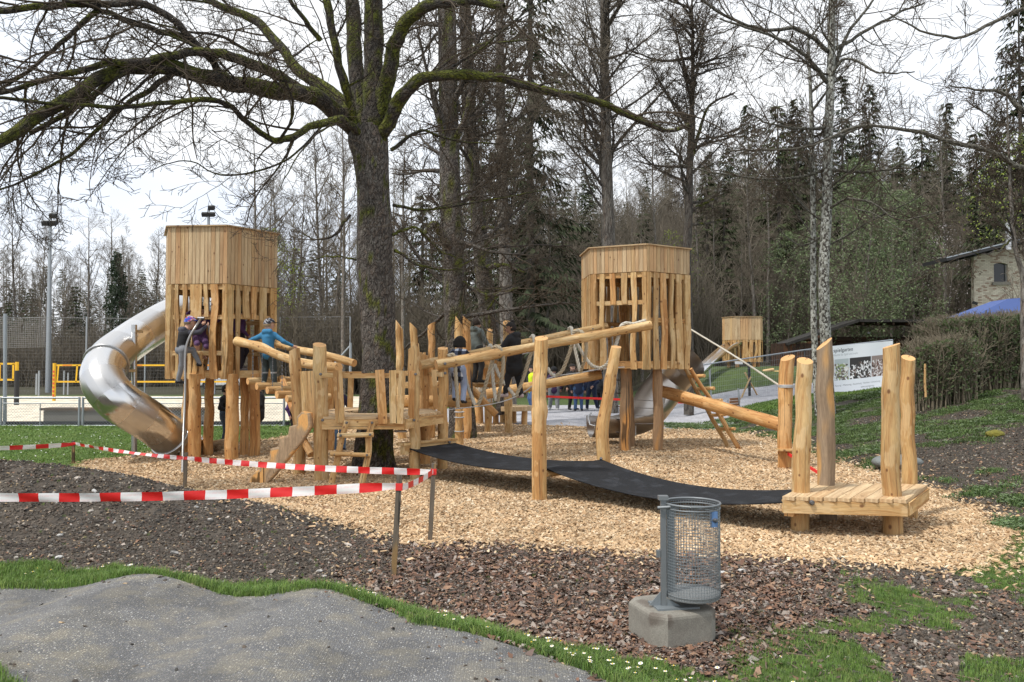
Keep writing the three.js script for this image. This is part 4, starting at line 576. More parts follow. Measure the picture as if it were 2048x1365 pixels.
// ================= trees =================
const LIMBD = std({ map: rep(lichenTex, 3, 2.2), color: col(0.30, 0.28, 0.25), roughness: 0.95 });
const BARKM = std({ map: rep(barkTex, 0.75, 0.75), bumpMap: rep(barkBump, 0.75, 0.75), bumpScale: 0.09, roughness: 0.95, vertexColors: true });
const LICHM = std({ map: rep(lichenTex, 1.6, 1.1), bumpMap: rep(barkBump, 1.6, 1.1), bumpScale: 0.012, roughness: 0.95, vertexColors: true });
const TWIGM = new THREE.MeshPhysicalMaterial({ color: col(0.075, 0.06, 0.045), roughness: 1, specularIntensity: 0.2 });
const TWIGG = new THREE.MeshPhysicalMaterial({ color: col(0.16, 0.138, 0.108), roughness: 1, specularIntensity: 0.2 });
const FTRUNK = std({ map: rep(barkTex, 0.8, 0.3), color: col(0.95, 0.95, 0.93), roughness: 1 });
const FTRUNKD = std({ map: rep(barkTex, 0.8, 0.3), color: col(0.55, 0.54, 0.52), roughness: 1 });
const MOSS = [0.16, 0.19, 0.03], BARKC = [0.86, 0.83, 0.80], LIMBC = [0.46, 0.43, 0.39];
// bark with moss where a noise of its own outline says so; moss grows on the upper and weather side
const mossy = (amount, seed, base = BARKC) => (q, d) => { const n = fbm(q.x * 5 + q.y * 3, q.y * 4 - q.z * 5, 3, seed) + 0.22 * vn(q.x * 22, q.y * 22 + q.z * 20, seed); const m = n + amount * (0.45 + 0.4 * d.y) > 0.78 ? 1 : 0; return m ? mul3([MOSS[0] * 3.9, MOSS[1] * 4.0, MOSS[2] * 3.2], 0.7 + 0.6 * vn(q.x * 30, q.y * 30 + q.z * 30, seed + 1)) : base; };

const perp = (d, r) => { const a = V3(r() - 0.5, r() - 0.5, r() - 0.5); return a.sub(d.clone().multiplyScalar(a.dot(d))).normalize(); };
// one branch with its children; o.lv[level] = { n, len, ang, up, wob, seg }
function grow(o, p, dir, len, r0, lvl, r, thick, thin) {
  const L = o.lv[Math.min(lvl, o.lv.length - 1)], n = Math.max(2, L.seg), pts = [p.clone()], d = dir.clone(), q = p.clone(), dirs = [d.clone()];
  for (let k = 0; k < n; k++) { d.addScaledVector(perp(d, r), L.wob * (0.5 + r())).add(V3(0, L.up, 0)).normalize(); q.addScaledVector(d, len / n); pts.push(q.clone()); dirs.push(d.clone()); }
  const end = lvl >= o.lv.length - 1 ? 0.45 : L.end ?? 0.3, rad = pts.map((_, k) => Math.max(o.min || 0.003, r0 * lerp(1, end, (k / n) ** (L.pw || 1))));
  const sg = r0 > 0.1 ? 10 : r0 > 0.04 ? 6 : r0 > 0.012 ? 4 : 3; const mb = r0 > (o.split ?? 0.03) ? thick : thin; mb.tube(pts, rad, { seg: sg, caps: false, ur: Math.max(r0, 0.03), u: r() * 3, v: r() * 3, color: mb === thick && o.color ? o.color : null });
  if (lvl + 1 < o.lv.length) { const C = o.lv[lvl + 1], m = Math.round(L.kids * (o.kidScale ? o.kidScale(len, lvl) : 1)); for (let i = 0; i < m; i++) { const t = lerp(L.from ?? 0.2, 1, (i + r()) / m), k = Math.min(n - 1, Math.floor(t * n)), f = t * n - k, b = pts[k].clone().lerp(pts[k + 1], clamp(f)), pd = dirs[k + 1], a = C.ang * (0.7 + 0.6 * r()), cd = pd.clone().multiplyScalar(Math.cos(a)).addScaledVector(perp(pd, r), Math.sin(a)).normalize(); if (C.flat) { cd.y *= 1 - C.flat; cd.normalize(); } const cl = (L.taper ? L.taper(t) : 1 - 0.55 * t) * C.len * (0.65 + 0.7 * r()); grow(o, b, cd, cl, Math.min(rad[k] * 0.7, C.r * (0.7 + 0.6 * r()) * (L.taper ? Math.max(0.4, L.taper(t)) : 1)), lvl + 1, r, thick, thin); } }
}
// ---- the big old tree: its limbs as they run in the photograph, twigs grown from them ----
const BIG = 13.4;
{
  const r = rngOf(404), g = thing('old_tree', 'big bare old tree with mossy spreading limbs, growing through the wooden platform', 'tree', gp(750, 940));
  const limbs = new MB(), twigs = new MB(), trunk = new MB();
  const P = (l) => l.map(([x, y, d]) => at(x, y, BIG + (d || 0)));
  // trunk
  { const s = [[752, 985, 0.475], [750, 945, 0.396], [748, 905, 0.333], [750, 860, 0.305], [753, 800, 0.297], [757, 740, 0.285], [757, 690, 0.279], [755, 640, 0.293], [752, 580, 0.290], [749, 520, 0.293], [749, 460, 0.290], [747, 400, 0.273], [744, 350, 0.277], [740, 310, 0.301], [735, 280, 0.333], [733, 255, 0.285]]; const pts = cr(s.map(([x, y]) => at(x, y, BIG)), 60), cur = new THREE.CatmullRomCurve3(s.map((e, i) => V3(i, e[2], 0)), false, 'centripetal'), rad = pts.map((_, i) => cur.getPoint(i / 60).y);
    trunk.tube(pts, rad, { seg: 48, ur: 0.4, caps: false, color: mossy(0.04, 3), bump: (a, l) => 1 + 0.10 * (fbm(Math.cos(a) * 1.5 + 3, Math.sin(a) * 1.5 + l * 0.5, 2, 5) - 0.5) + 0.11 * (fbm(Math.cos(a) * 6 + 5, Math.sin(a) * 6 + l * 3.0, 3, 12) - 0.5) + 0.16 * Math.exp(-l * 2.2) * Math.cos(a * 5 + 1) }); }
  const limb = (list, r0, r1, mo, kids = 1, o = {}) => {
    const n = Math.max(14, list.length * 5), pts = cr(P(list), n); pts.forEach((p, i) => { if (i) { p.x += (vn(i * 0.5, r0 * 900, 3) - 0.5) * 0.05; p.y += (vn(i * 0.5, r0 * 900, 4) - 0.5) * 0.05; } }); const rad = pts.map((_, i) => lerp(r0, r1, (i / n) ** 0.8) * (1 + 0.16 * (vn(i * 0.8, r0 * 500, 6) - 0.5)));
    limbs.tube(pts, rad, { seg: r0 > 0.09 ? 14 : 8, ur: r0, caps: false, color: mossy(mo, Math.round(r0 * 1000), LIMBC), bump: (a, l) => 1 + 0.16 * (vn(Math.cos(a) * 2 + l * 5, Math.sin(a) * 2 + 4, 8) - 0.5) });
    const len = pts.reduce((a, p, i) => i ? a + p.distanceTo(pts[i - 1]) : 0, 0), m = Math.round(len * (o.den ?? 3) * kids);
    const spec = { min: 0.0035, split: 0.022, color: mossy(0.15, 9, LIMBC), lv: [{ kids: 5, seg: 7, wob: 0.16, up: o.up ?? -0.01, from: 0.12, end: 0.3 }, { kids: 4, seg: 5, wob: 0.2, up: 0.03, len: 0.75, r: 0.009, ang: 0.85, from: 0.15 }, { kids: 3, seg: 3, wob: 0.22, up: 0.05, len: 0.34, r: 0.0055, ang: 0.8, from: 0.2 }, { kids: 0, seg: 2, wob: 0.25, up: 0.03, len: 0.16, r: 0.004, ang: 0.8 }] };
    for (let i = 0; i < m; i++) { const t = lerp(o.from ?? 0.16, 1, (i + r()) / m), k = Math.min(n - 1, Math.floor(t * n)), b = pts[k].clone().lerp(pts[k + 1], t * n - k), pd = pts[k + 1].clone().sub(pts[k]).normalize(), side = perp(pd, r); side.y = side.y * 0.7 + (o.bias ?? -0.05); const a = 0.55 + 0.6 * r(), cd = pd.multiplyScalar(Math.cos(a)).addScaledVector(side, Math.sin(a)).normalize(); grow(spec, b, cd, (0.7 + 1.5 * r()) * (o.tl ?? 1), Math.min(rad[k] * 0.55, 0.012 + 0.022 * r() * r()), 0, r, limbs, twigs); }
  };
  limb([[746, 300], [748, 200, -0.1], [748, 100, -0.1], [746, 0, -0.2], [742, -160, -0.2]], 0.210, 0.134, 0.11, 0.4, { from: 0.3 });
  limb([[728, 300], [722, 220, 0.1], [711, 120, 0.2], [702, 0, 0.3], [690, -160, 0.3]], 0.168, 0.109, 0.27, 0.4, { from: 0.3 });
  limb([[755, 270], [768, 190, -0.2], [788, 100, -0.5], [812, 40, -0.8], [860, 12, -1.1], [930, 2, -1.4], [1010, 12, -1.6]], 0.160, 0.059, 0.62, 0.7);
  limb([[755, 290], [785, 228, -0.3], [806, 186, -0.5], [836, 162, -0.6], [880, 149, -0.7], [960, 152, -0.8], [1050, 168, -0.9], [1130, 188, -0.9], [1195, 204, -0.8], [1250, 228, -0.6], [1330, 264, -0.4]], 0.130, 0.038, 0.67, 0.8, { from: 0.25 });
  limb([[720, 270], [680, 232, -0.3], [640, 200, -0.7], [598, 183, -1.1], [527, 178, -1.6], [470, 168, -2.0], [422, 157, -2.3], [352, 137, -2.7], [264, 134, -3.0], [211, 152, -3.2], [141, 192, -3.5], [70, 240, -3.7], [-10, 288, -3.9], [-120, 330, -4.1]], 0.160, 0.063, 0.54, 1.0);
  limb([[600, 184, -1.1], [570, 160, -1.3], [510, 132, -1.9], [457, 112, -2.3], [404, 104, -2.6], [352, 109, -2.8], [299, 122, -3.0], [240, 150, -3.1], [150, 215, -3.0], [60, 268, -3.0]], 0.097, 0.029, 0.57, 1.0);
  limb([[722, 262, 0.2], [679, 200, 0.4], [598, 140, 0.6], [562, 95, 0.7], [510, 42, 0.8], [457, 20, 0.8], [400, -10, 0.8], [300, -70, 0.8]], 0.122, 0.050, 0.52, 0.9);
  limb([[712, 255, -0.2], [700, 215, -0.4], [684, 158, -0.7], [667, 70, -0.9], [653, 0, -1.0], [640, -120, -1.1]], 0.088, 0.059, 0.52, 0.8);
  limb([[715, 265, -0.3], [686, 242, -0.8], [650, 246, -1.2], [598, 264, -1.6], [557, 284, -1.9], [530, 268, -2.1], [492, 243, -2.3], [450, 207, -2.6], [400, 200, -2.9], [299, 210, -3.3], [176, 214, -3.6], [60, 205, -3.8], [-60, 190, -4]], 0.071, 0.018, 0.72, 1.2);
  limb([[470, 170, -2.0], [440, 145, -2.2], [404, 100, -2.4], [369, 62, -2.6], [316, 22, -2.8], [274, 8, -3.0], [176, 10, -3.2], [88, 12, -3.4], [0, 22, -3.5], [-100, 30, -3.6]], 0.059, 0.038, 0.20, 1.0);
  limb([[384, 80, -2.5], [316, 60, -2.7], [246, 38, -3.0], [197, 18, -3.1], [120, -8, -3.3]], 0.051, 0.028, 0.17, 1.0);
  limb([[200, 18, -3.1], [150, 60, -3.0], [100, 100, -2.9], [40, 152, -2.8], [-40, 200, -2.8]], 0.041, 0.018, 0.17, 1.1);
  limb([[352, 137, -2.7], [300, 180, -2.8], [250, 210, -2.9], [200, 252, -3.0], [150, 302, -3.1], [67, 352, -3.2], [-10, 385, -3.2]], 0.046, 0.011, 0.25, 1.0);
  limb([[299, 122, -3.0], [210, 128, -3.3], [120, 150, -3.4], [40, 175, -3.5], [-40, 200, -3.6]], 0.055, 0.028, 0.25, 1.0);
  limb([[650, 246, -1.2], [600, 300, -1.6], [520, 340, -1.9], [440, 350, -2.1], [370, 320, -2.3], [300, 340, -2.4]], 0.022, 0.006, 0.25, 0.5, { bias: 0.25 });
  limb([[690, 242, -0.8], [640, 262, -1.4], [590, 320, -2], [560, 380, -2.2]], 0.020, 0.006, 0.25, 0.6);
  limb([[700, 430, 0.1], [660, 476, -0.1], [630, 478, -0.1], [600, 462, 0.2]], 0.032, 0.007, 0.42, 0.5); limb([[712, 520, 0.1], [660, 512, 0.3], [610, 525, 0.8], [580, 530, 1.2]], 0.020, 0.006, 0.25, 0.8);
  limb([[785, 470, 0], [830, 455, 0.1], [880, 500, 0.2], [930, 520, 0.3]], 0.032, 0.009, 0.72, 0.8); limb([[788, 500, -0.1], [840, 530, 0], [900, 540, 0.2], [980, 500, 0.4]], 0.028, 0.007, 0.62, 0.9); limb([[782, 300, 0.3], [840, 262, 0.5], [900, 280, 0.6], [1000, 290, 0.8]], 0.037, 0.011, 0.52, 0.9); limb([[785, 410, 0.4], [860, 420, 0.6], [1000, 395, 0.9], [1120, 375, 1.2]], 0.032, 0.009, 0.42, 0.9); limb([[770, 250, 0.6], [860, 150, 1.1], [960, 90, 1.4], [1060, 80, 1.5]], 0.046, 0.014, 0.52, 0.9);
  limb([[640, 80, -1.0], [600, 30, -1.3], [560, -30, -1.5]], 0.046, 0.028, 0.42, 1); limb([[562, 95, 0.7], [520, 110, 0.3], [440, 70, -0.3], [360, 60, -0.7], [280, 40, -1]], 0.041, 0.014, 0.30, 1);
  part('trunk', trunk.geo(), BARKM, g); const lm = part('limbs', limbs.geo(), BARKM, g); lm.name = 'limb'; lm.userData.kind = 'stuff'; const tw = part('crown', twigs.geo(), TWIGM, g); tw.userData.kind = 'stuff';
}
// ---- a single tree standing in the playground or beside it, given its stem and main limbs ----
function standing(name, label, stem, rads, d, mat, o) {
  const r = rngOf(o.seed), g = thing(name, label, 'tree', at(stem[0][0], stem[0][1], d)), tk = new MB(), lm = new MB(), tw = new MB(), n = 40;
  const pts = cr(stem.map(([x, y, dd]) => at(x, y, d + (dd || 0))), n), rad = pts.map((_, i) => { const t = i / n * (rads.length - 1), k = Math.min(rads.length - 2, Math.floor(t)); return lerp(rads[k], rads[k + 1], t - k); });
  tk.tube(pts, rad, { seg: 20, ur: rads[1], caps: false, color: o.moss ? mossy(o.moss, 31) : () => [1, 1, 1], bump: (a, l) => 1 + 0.09 * (fbm(Math.cos(a) * 2 + 5, Math.sin(a) * 2 + l * 1.4, 3, o.seed) - 0.5) });
  const spec = o.spec; for (const b of o.limbs || []) { const [list, r0, r1, dd] = b, m = 24, P = cr(list.map(([x, y, e]) => at(x, y, d + (e || 0) + (dd || 0))), m), rr = P.map((_, i) => lerp(r0, r1, i / m)); P.forEach((p, i) => { if (i) p.y += (vn(i * 0.7, r0 * 999, 2) - 0.5) * 0.06; }); lm.tube(P, rr, { seg: 8, ur: 0.05, caps: false, color: mossy(o.limbMoss ?? 0.2, 41) }); const len = P.reduce((a, p, i) => i ? a + p.distanceTo(P[i - 1]) : 0, 0), kn = Math.round(len * (o.den ?? 3)); for (let i = 0; i < kn; i++) { const t = 0.1 + 0.9 * (i + r()) / kn, k = Math.min(m - 1, Math.floor(t * m)), pd = P[k + 1].clone().sub(P[k]).normalize(), cd = pd.clone().multiplyScalar(0.6).addScaledVector(perp(pd, r), 0.8).normalize(); grow(spec, P[k].clone(), cd, (0.6 + 1.3 * r()) * (o.tl ?? 1), Math.min(rr[k] * 0.6, (0.014 + 0.012 * r()) * (o.tr ?? 1)), 1, r, lm, tw); } }
  const nk = o.kids || 0; for (let i = 0; i < nk; i++) { const t = lerp(o.from ?? 0.3, 1, (i + r()) / nk), k = Math.min(n - 1, Math.floor(t * n)), pd = pts[k + 1].clone().sub(pts[k]).normalize(), a = (o.ang ?? 1.0) * (0.75 + 0.5 * r()), cd = pd.multiplyScalar(Math.cos(a)).addScaledVector(perp(pd, r), Math.sin(a)).normalize(); grow(spec, pts[k].clone(), cd, spec.lv[0].len * (0.6 + 0.8 * r()) * (1 - 0.4 * t), spec.lv[0].r * (0.6 + 0.8 * r()), 0, r, lm, tw); }
  part('trunk', tk.geo(), mat, g); if (lm.count) { const l = part('limb', lm.geo(), o.limbMat || BARKM, g); l.userData.kind = 'stuff'; } const t = part('crown', tw.geo(), o.twig || TWIGM, g); t.userData.kind = 'stuff'; return g;
}
const airy = (len, r0) => ({ min: 0.006, split: 0.02, color: () => [0.8, 0.78, 0.75], lv: [{ len, r: r0, kids: 7, seg: 7, wob: 0.13, up: 0.05, from: 0.15, end: 0.25 }, { len: len * 0.42, r: r0 * 0.4, kids: 6, seg: 5, wob: 0.18, up: 0.04, ang: 0.8, from: 0.12 }, { len: len * 0.2, r: 0.009, kids: 4, seg: 3, wob: 0.22, up: 0.04, ang: 0.8 }, { len: len * 0.1, r: 0.006, kids: 0, seg: 2, wob: 0.2, up: 0.02, ang: 0.8 }] });
standing('grey_tree', 'straight grey tree trunk rising behind the stockade posts', [[926, 886], [922, 800], [912, 650], [905, 500], [900, 350], [897, 200], [893, 0], [890, -180]], [0.36, 0.30, 0.275, 0.26, 0.25, 0.235, 0.215, 0.19], 19.2, BARKM, { seed: 51, moss: 0.12, spec: airy(3.2, 0.06), kids: 26, from: 0.3, ang: 1.25, limbMoss: 0.35, limbs: [[[[905, 505], [888, 480, -0.4], [868, 450, -0.8], [845, 470, -1.2]], 0.15, 0.05, 0], [[[898, 300], [930, 240, -0.3], [945, 180, -0.5], [1000, 130, -1]], 0.10, 0.04, 0], [[[898, 330], [880, 250, -0.3], [868, 180, -0.5]], 0.09, 0.04, 0], [[[912, 560], [980, 590, -0.5], [1040, 575, -1]], 0.06, 0.02, 0]] });
standing('leaning_tree', 'grey tree trunk leaning left between the stockade and rope bridge', [[990, 830], [985, 700], [968, 560], [955, 420], [942, 300], [936, 150], [930, 0], [925, -150]], [0.31, 0.27, 0.25, 0.23, 0.21, 0.185, 0.165, 0.15], 23.5, BARKM, { seed: 52, moss: 0.1, spec: airy(3.0, 0.055), kids: 24, from: 0.35, ang: 1.2, limbMoss: 0.5, limbs: [[[[966, 540], [1000, 530, -0.6], [1050, 545, -1]], 0.09, 0.03, 0], [[[972, 590], [1000, 580, -0.4], [975, 620, -0.6]], 0.07, 0.03, 0], [[[955, 460], [985, 455, -0.5], [1020, 470, -0.8]], 0.07, 0.02, 0]] });
standing('slender_tree', 'thin grey trunk behind the woman in the black coat', [[1018, 810], [1013, 640], [1008, 480], [1003, 300], [1000, 100], [998, -120]], [0.28, 0.24, 0.21, 0.18, 0.15, 0.12], 28, FTRUNK, { seed: 53, spec: airy(3.0, 0.05), kids: 26, from: 0.3, ang: 1.0, twig: TWIGG });
standing('tall_pale_tree', 'tall pale bare tree directly behind the right tower', [[1222, 830], [1220, 640], [1218, 490], [1214, 340], [1210, 180], [1207, 0], [1204, -200]], [0.28, 0.25, 0.23, 0.2, 0.165, 0.13, 0.09], 29, FTRUNK, { seed: 54, spec: airy(4.4, 0.06), kids: 54, from: 0.42, ang: 0.8, twig: TWIGG });
standing('forked_tree', 'crooked bare tree to the right of the right tower roof', [[1378, 830], [1377, 640], [1374, 520], [1378, 420], [1380, 320], [1384, 220], [1386, 110], [1384, 0]], [0.17, 0.155, 0.145, 0.13, 0.115, 0.09, 0.06, 0.03], 27, FTRUNKD, { seed: 55, spec: airy(3.0, 0.05), kids: 40, from: 0.45, ang: 0.95, limbMoss: 0.3, limbs: [[[[1377, 250], [1335, 262], [1290, 240], [1230, 212], [1190, 200]], 0.07, 0.03, -3], [[[1380, 330], [1400, 260], [1420, 210], [1470, 185]], 0.07, 0.03, 0], [[[1376, 430], [1400, 412], [1440, 393]], 0.07, 0.03, 0], [[[1376, 450], [1420, 445], [1455, 436]], 0.05, 0.02, 0]] });
standing('lichen_tree', 'pale trunk mottled with white lichen beside the banner, leafless', [[1662, 862], [1655, 740], [1648, 560], [1654, 420], [1656, 300], [1661, 180], [1664, 60], [1666, -160]], [0.16, 0.135, 0.13, 0.125, 0.118, 0.105, 0.095, 0.07], 20.4, LICHM, { seed: 56, spec: { ...airy(4.2, 0.04), min: 0.005 }, kids: 12, from: 0.35, ang: 1.15, limbMat: LIMBD, den: 2.4, tl: 1.3, limbs: [[[[1660, 105], [1600, 60, -0.4], [1520, 58, -0.8], [1450, 30, -1.1], [1390, -10, -1.4]], 0.06, 0.025, 0], [[[1655, 165], [1610, 110, -0.6], [1540, 70, -1.2], [1440, 38, -1.6]], 0.06, 0.02, 0], [[[1660, 105], [1720, 70, 0.3], [1790, 30, 0.5], [1850, 5, 0.6]], 0.055, 0.02, 0], [[[1663, 150], [1700, 60, 0.2], [1740, 10, 0.3], [1770, -40, 0.3]], 0.05, 0.02, 0], [[[1656, 165], [1690, 118, -0.3], [1760, 145, -0.8], [1830, 145, -1.2]], 0.045, 0.015, 0], [[[1655, 255], [1600, 258, -0.6], [1540, 248, -1.2], [1500, 230, -1.8]], 0.04, 0.015, 0], [[[1654, 280], [1600, 295, 0.5], [1530, 300, 1], [1450, 300, 1.3]], 0.05, 0.02, 0], [[[1658, 340], [1720, 345, -0.4], [1790, 335, -0.8], [1840, 300, -1]], 0.045, 0.015, 0], [[[1655, 420], [1690, 400, -0.5], [1740, 405, -1], [1800, 440, -1.4], [1900, 420, -1.6]], 0.04, 0.012, 0], [[[1655, 470], [1600, 490, 0.4], [1540, 440, 0.8]], 0.03, 0.01, 0]] });
standing('lichen_tree', 'thinner lichen-spotted trunk just left of the pale banner trunk', [[1640, 865], [1632, 740], [1627, 600], [1627, 450], [1625, 320], [1622, 200], [1616, 60]], [0.10, 0.085, 0.08, 0.07, 0.06, 0.05, 0.03], 20.9, LICHM, { seed: 57, spec: airy(2.2, 0.03), kids: 10, from: 0.45, ang: 0.8, limbMat: LIMBD });
standing('young_tree', 'slim young tree with a fork in front of the hedge, right edge', [[2051, 800], [2049, 700], [2048, 600], [2047, 555], [2032, 500], [2024, 420], [2018, 300], [2012, 130]], [0.075, 0.065, 0.06, 0.055, 0.042, 0.036, 0.026, 0.012], 16.5, FTRUNK, { seed: 58, spec: airy(1.6, 0.022), kids: 14, from: 0.55, ang: 0.7, limbs: [[[[2048, 552], [2070, 500], [2090, 380], [2100, 250]], 0.06, 0.02, 0], [[[2022, 480], [2000, 500, -0.2], [1960, 508, -0.4], [1930, 500, -0.5]], 0.022, 0.006, 0]] });
// a limb reaching in from a tree standing right of the frame
standing('overhanging_tree', 'tree outside the right edge whose lichened limb reaches over the roof', [[2330, 1000], [2320, 800], [2300, 560], [2290, 400], [2280, 200], [2270, -100]], [0.28, 0.26, 0.24, 0.22, 0.2, 0.15], 12.2, LICHM, { seed: 59, spec: { ...airy(2.6, 0.03), min: 0.0035 }, kids: 3, from: 0.6, limbMat: std({ map: rep(lichenTex, 4, 2.5), color: col(0.34, 0.31, 0.28), roughness: 0.95 }), den: 2.6, tl: 0.8, tr: 0.4, limbs: [[[[2290, 420], [2150, 360], [2048, 335], [1980, 305], [1900, 285], [1830, 262], [1760, 252], [1700, 260], [1620, 292], [1520, 298]], 0.055, 0.01, 0], [[[2285, 300], [2150, 260], [2048, 220], [2005, 185], [1960, 178], [1900, 172]], 0.06, 0.01, 0], [[[2280, 150], [2150, 60], [2048, 18], [1990, 45], [1910, 75], [1840, 60], [1780, 30]], 0.045, 0.01, 0]] });

// ---- kinds of tree in the wood ----
function woodTree(seed, H, spread, o = {}) {
  const r = rngOf(seed), tk = new MB(), tw = new MB(), spec = { min: o.min || 0.007, split: 99, lv: [{ len: H, kids: o.k0 || 26, seg: 12, wob: 0.025, up: 0.02, from: o.from || 0.3, end: 0.12, taper: (t) => Math.max(0.25, Math.sin(clamp((t - 0.2) / 0.8) * 2.6 + 0.45)) }, { len: spread, r: 0.05, kids: 6, seg: 6, wob: 0.10, up: o.up ?? 0.10, ang: o.ang || 0.85, from: 0.15, end: 0.3 }, { len: spread * 0.42, r: 0.02, kids: 5, seg: 4, wob: 0.16, up: 0.07, ang: 0.65, from: 0.15 }, { len: spread * 0.2, r: 0.011, kids: o.k3 ?? 1, seg: 2, wob: 0.15, up: 0.05, ang: 0.6, from: 0.2 }, { len: spread * 0.12, r: 0.009, kids: 0, seg: 1, wob: 0.1, up: 0.02, ang: 0.6 }] };
  grow(spec, V3(0, -0.5, 0), V3(0, 1, 0), H, o.r || 0.17, 0, r, tk, tw); const n = tw.count; void n; return tw.geo();
}
// the stem is the first tube of the geometry; it is rebuilt on its own as the trunk
function trunkOnly(seed, H, r0) { const r = rngOf(seed), mb = new MB(), d = V3(0, 1, 0), q = V3(0, -0.5, 0), pts = [q.clone()]; for (let k = 0; k < 12; k++) { d.addScaledVector(perp(d, r), 0.025 * (0.5 + r())).add(V3(0, 0.02, 0)).normalize(); q.addScaledVector(d, H / 12); pts.push(q.clone()); } mb.tube(pts, pts.map((_, k) => r0 * 1.12 * lerp(1, 0.12, k / 12)), { seg: 9, caps: false, ur: 0.12 }); return mb.geo(); }
const kinds = [[901, 21, 3.0, 0.17, { k0: 30 }], [902, 24, 3.4, 0.2, { k0: 30, from: 0.35 }], [903, 17, 2.8, 0.13, { k0: 28, from: 0.2 }], [904, 13, 2.6, 0.1, { k0: 26, from: 0.12, ang: 0.7, up: 0.14 }], [905, 19, 4.0, 0.18, { k0: 24, from: 0.25, ang: 1.1, up: 0.05 }]].map(([s, H, sp, r0, o]) => { const g = new THREE.Group(); part('trunk', trunkOnly(s, H, r0), FTRUNK, g); const c = part('crown', woodTree(s, H, sp, { ...o, r: r0 }), TWIGG, g); c.userData.kind = 'stuff'; return g; });
// spruces: whorls of drooping boughs made of needle sprays
const NEEDLE = [col(0.044, 0.056, 0.028), col(0.050, 0.064, 0.030), col(0.046, 0.056, 0.032)].map((c) => new THREE.MeshPhysicalMaterial({ color: c, roughness: 1, specularIntensity: 0.15 }));
function spruceGeo(seed, H, W, base = 0.12) {
  const r = rngOf(seed), mb = new MB(); for (let h = H * base; h < H - 0.2; h += 0.42 * (0.7 + 0.6 * r())) { const t = h / H, L = W * (1 - t) ** 0.8 * (0.75 + 0.5 * r()) + 0.2, nb = 7; for (let b = 0; b < nb; b++) { const a = r() * 6.283, l = L * (0.65 + 0.5 * r()), droop = 0.25 + 0.5 * r(), n = Math.max(3, Math.round(l / 0.26)); for (let k = 1; k <= n; k++) { const s = k / n * l, y = h - droop * s * 0.5 + 0.1 * s * s / l, c = V3(Math.cos(a) * s, y, Math.sin(a) * s), w = 0.38 * (1 - 0.45 * k / n), out = V3(Math.cos(a), -0.2, Math.sin(a)), sd = V3(-Math.sin(a), 0, Math.cos(a)); for (const sg of [-1, 1]) { const tip = c.clone().addScaledVector(out, 0.30 + 0.2 * r()).addScaledVector(sd, sg * w * (0.6 + 0.5 * r())).add(V3(0, -0.10 - 0.32 * r(), 0)), b2 = c.clone().addScaledVector(out, 0.24).add(V3(0, -0.03 - 0.12 * r(), 0)), i0 = mb.v(c, V3(0, 1, 0), 0, 0), i1 = mb.v(tip, V3(0, 1, 0), 0, 1), i2 = mb.v(b2, V3(0, 1, 0), 1, 1); mb.tri(i0, i1, i2); } } } }
  const g = mb.geo(); g.computeVertexNormals(); return g;
}
const spruces = [[31, 24, 3.2], [32, 19, 2.8], [33, 27, 3.6], [34, 14, 2.4]].map(([s, H, W], i) => { const g = new THREE.Group(); part('trunk', new MB().tube([V3(0, -0.5, 0), V3(0.05, H * 0.5, 0), V3(0, H, 0)], [0.26, 0.16, 0.02], { seg: 8, caps: false }).geo(), FTRUNKD, g); const c = part('crown', spruceGeo(s, H, W), NEEDLE[i % 3], g); c.userData.kind = 'stuff'; return g; });
// leafing trees and shrubs: a bare frame with small leaves at the twig ends
function leafy(seed, H, spread, n, size, lo = 0.25) { const r = rngOf(seed), mb = new MB(); for (let i = 0; i < n; i++) { const t = lerp(lo, 1, r()), w = spread * Math.sin(clamp((t - lo + 0.12) / (1.14 - lo)) * Math.PI) ** 0.7, a = r() * 6.283, q = Math.sqrt(r()) * w * (0.75 + 0.5 * vn(a * 1.2, t * 6, seed)); if (fbm(a * 2 + q, t * 9, 2, seed + 4) < 0.42) continue; const c = V3(Math.cos(a) * q, t * H, Math.sin(a) * q), u = V3(r() - 0.5, r() - 0.5, r() - 0.5).normalize(), v = perp(u, r), s = size * (0.5 + r()); const k = [c, c.clone().addScaledVector(u, s).addScaledVector(v, s * 0.4), c.clone().addScaledVector(u, s * 1.9), c.clone().addScaledVector(u, s).addScaledVector(v, -s * 0.4)].map((p) => mb.v(p, V3(0, 1, 0), 0, 0)); mb.quad(...k); } const g = mb.geo(); g.computeVertexNormals(); return g; }
const LEAFM = (c) => new THREE.MeshPhysicalMaterial({ color: c, roughness: 0.9, transmission: 0.35, thickness: 0, side: THREE.DoubleSide });
const LF_GREEN = LEAFM(col(0.075, 0.13, 0.055)), LF_LIME = LEAFM(col(0.24, 0.30, 0.04)), LF_DARK = LEAFM(col(0.022, 0.045, 0.015)), LF_WHITE = LEAFM(col(0.5, 0.46, 0.46)), LF_BUD = LEAFM(col(0.15, 0.20, 0.085));
function placeTree(proto, name, label, group, x, d, s, turn) { const c = proto.clone(); c.name = numbered(name); scene.add(c); c.position.set(x, G(x, -d), -d); c.scale.set(s, s * (0.93 + 0.14 * R()), s); c.rotation.y = turn; tag(c, label, 'tree', group); return c; }
const X = (px, d) => (px - 1024) / FOCAL * d;
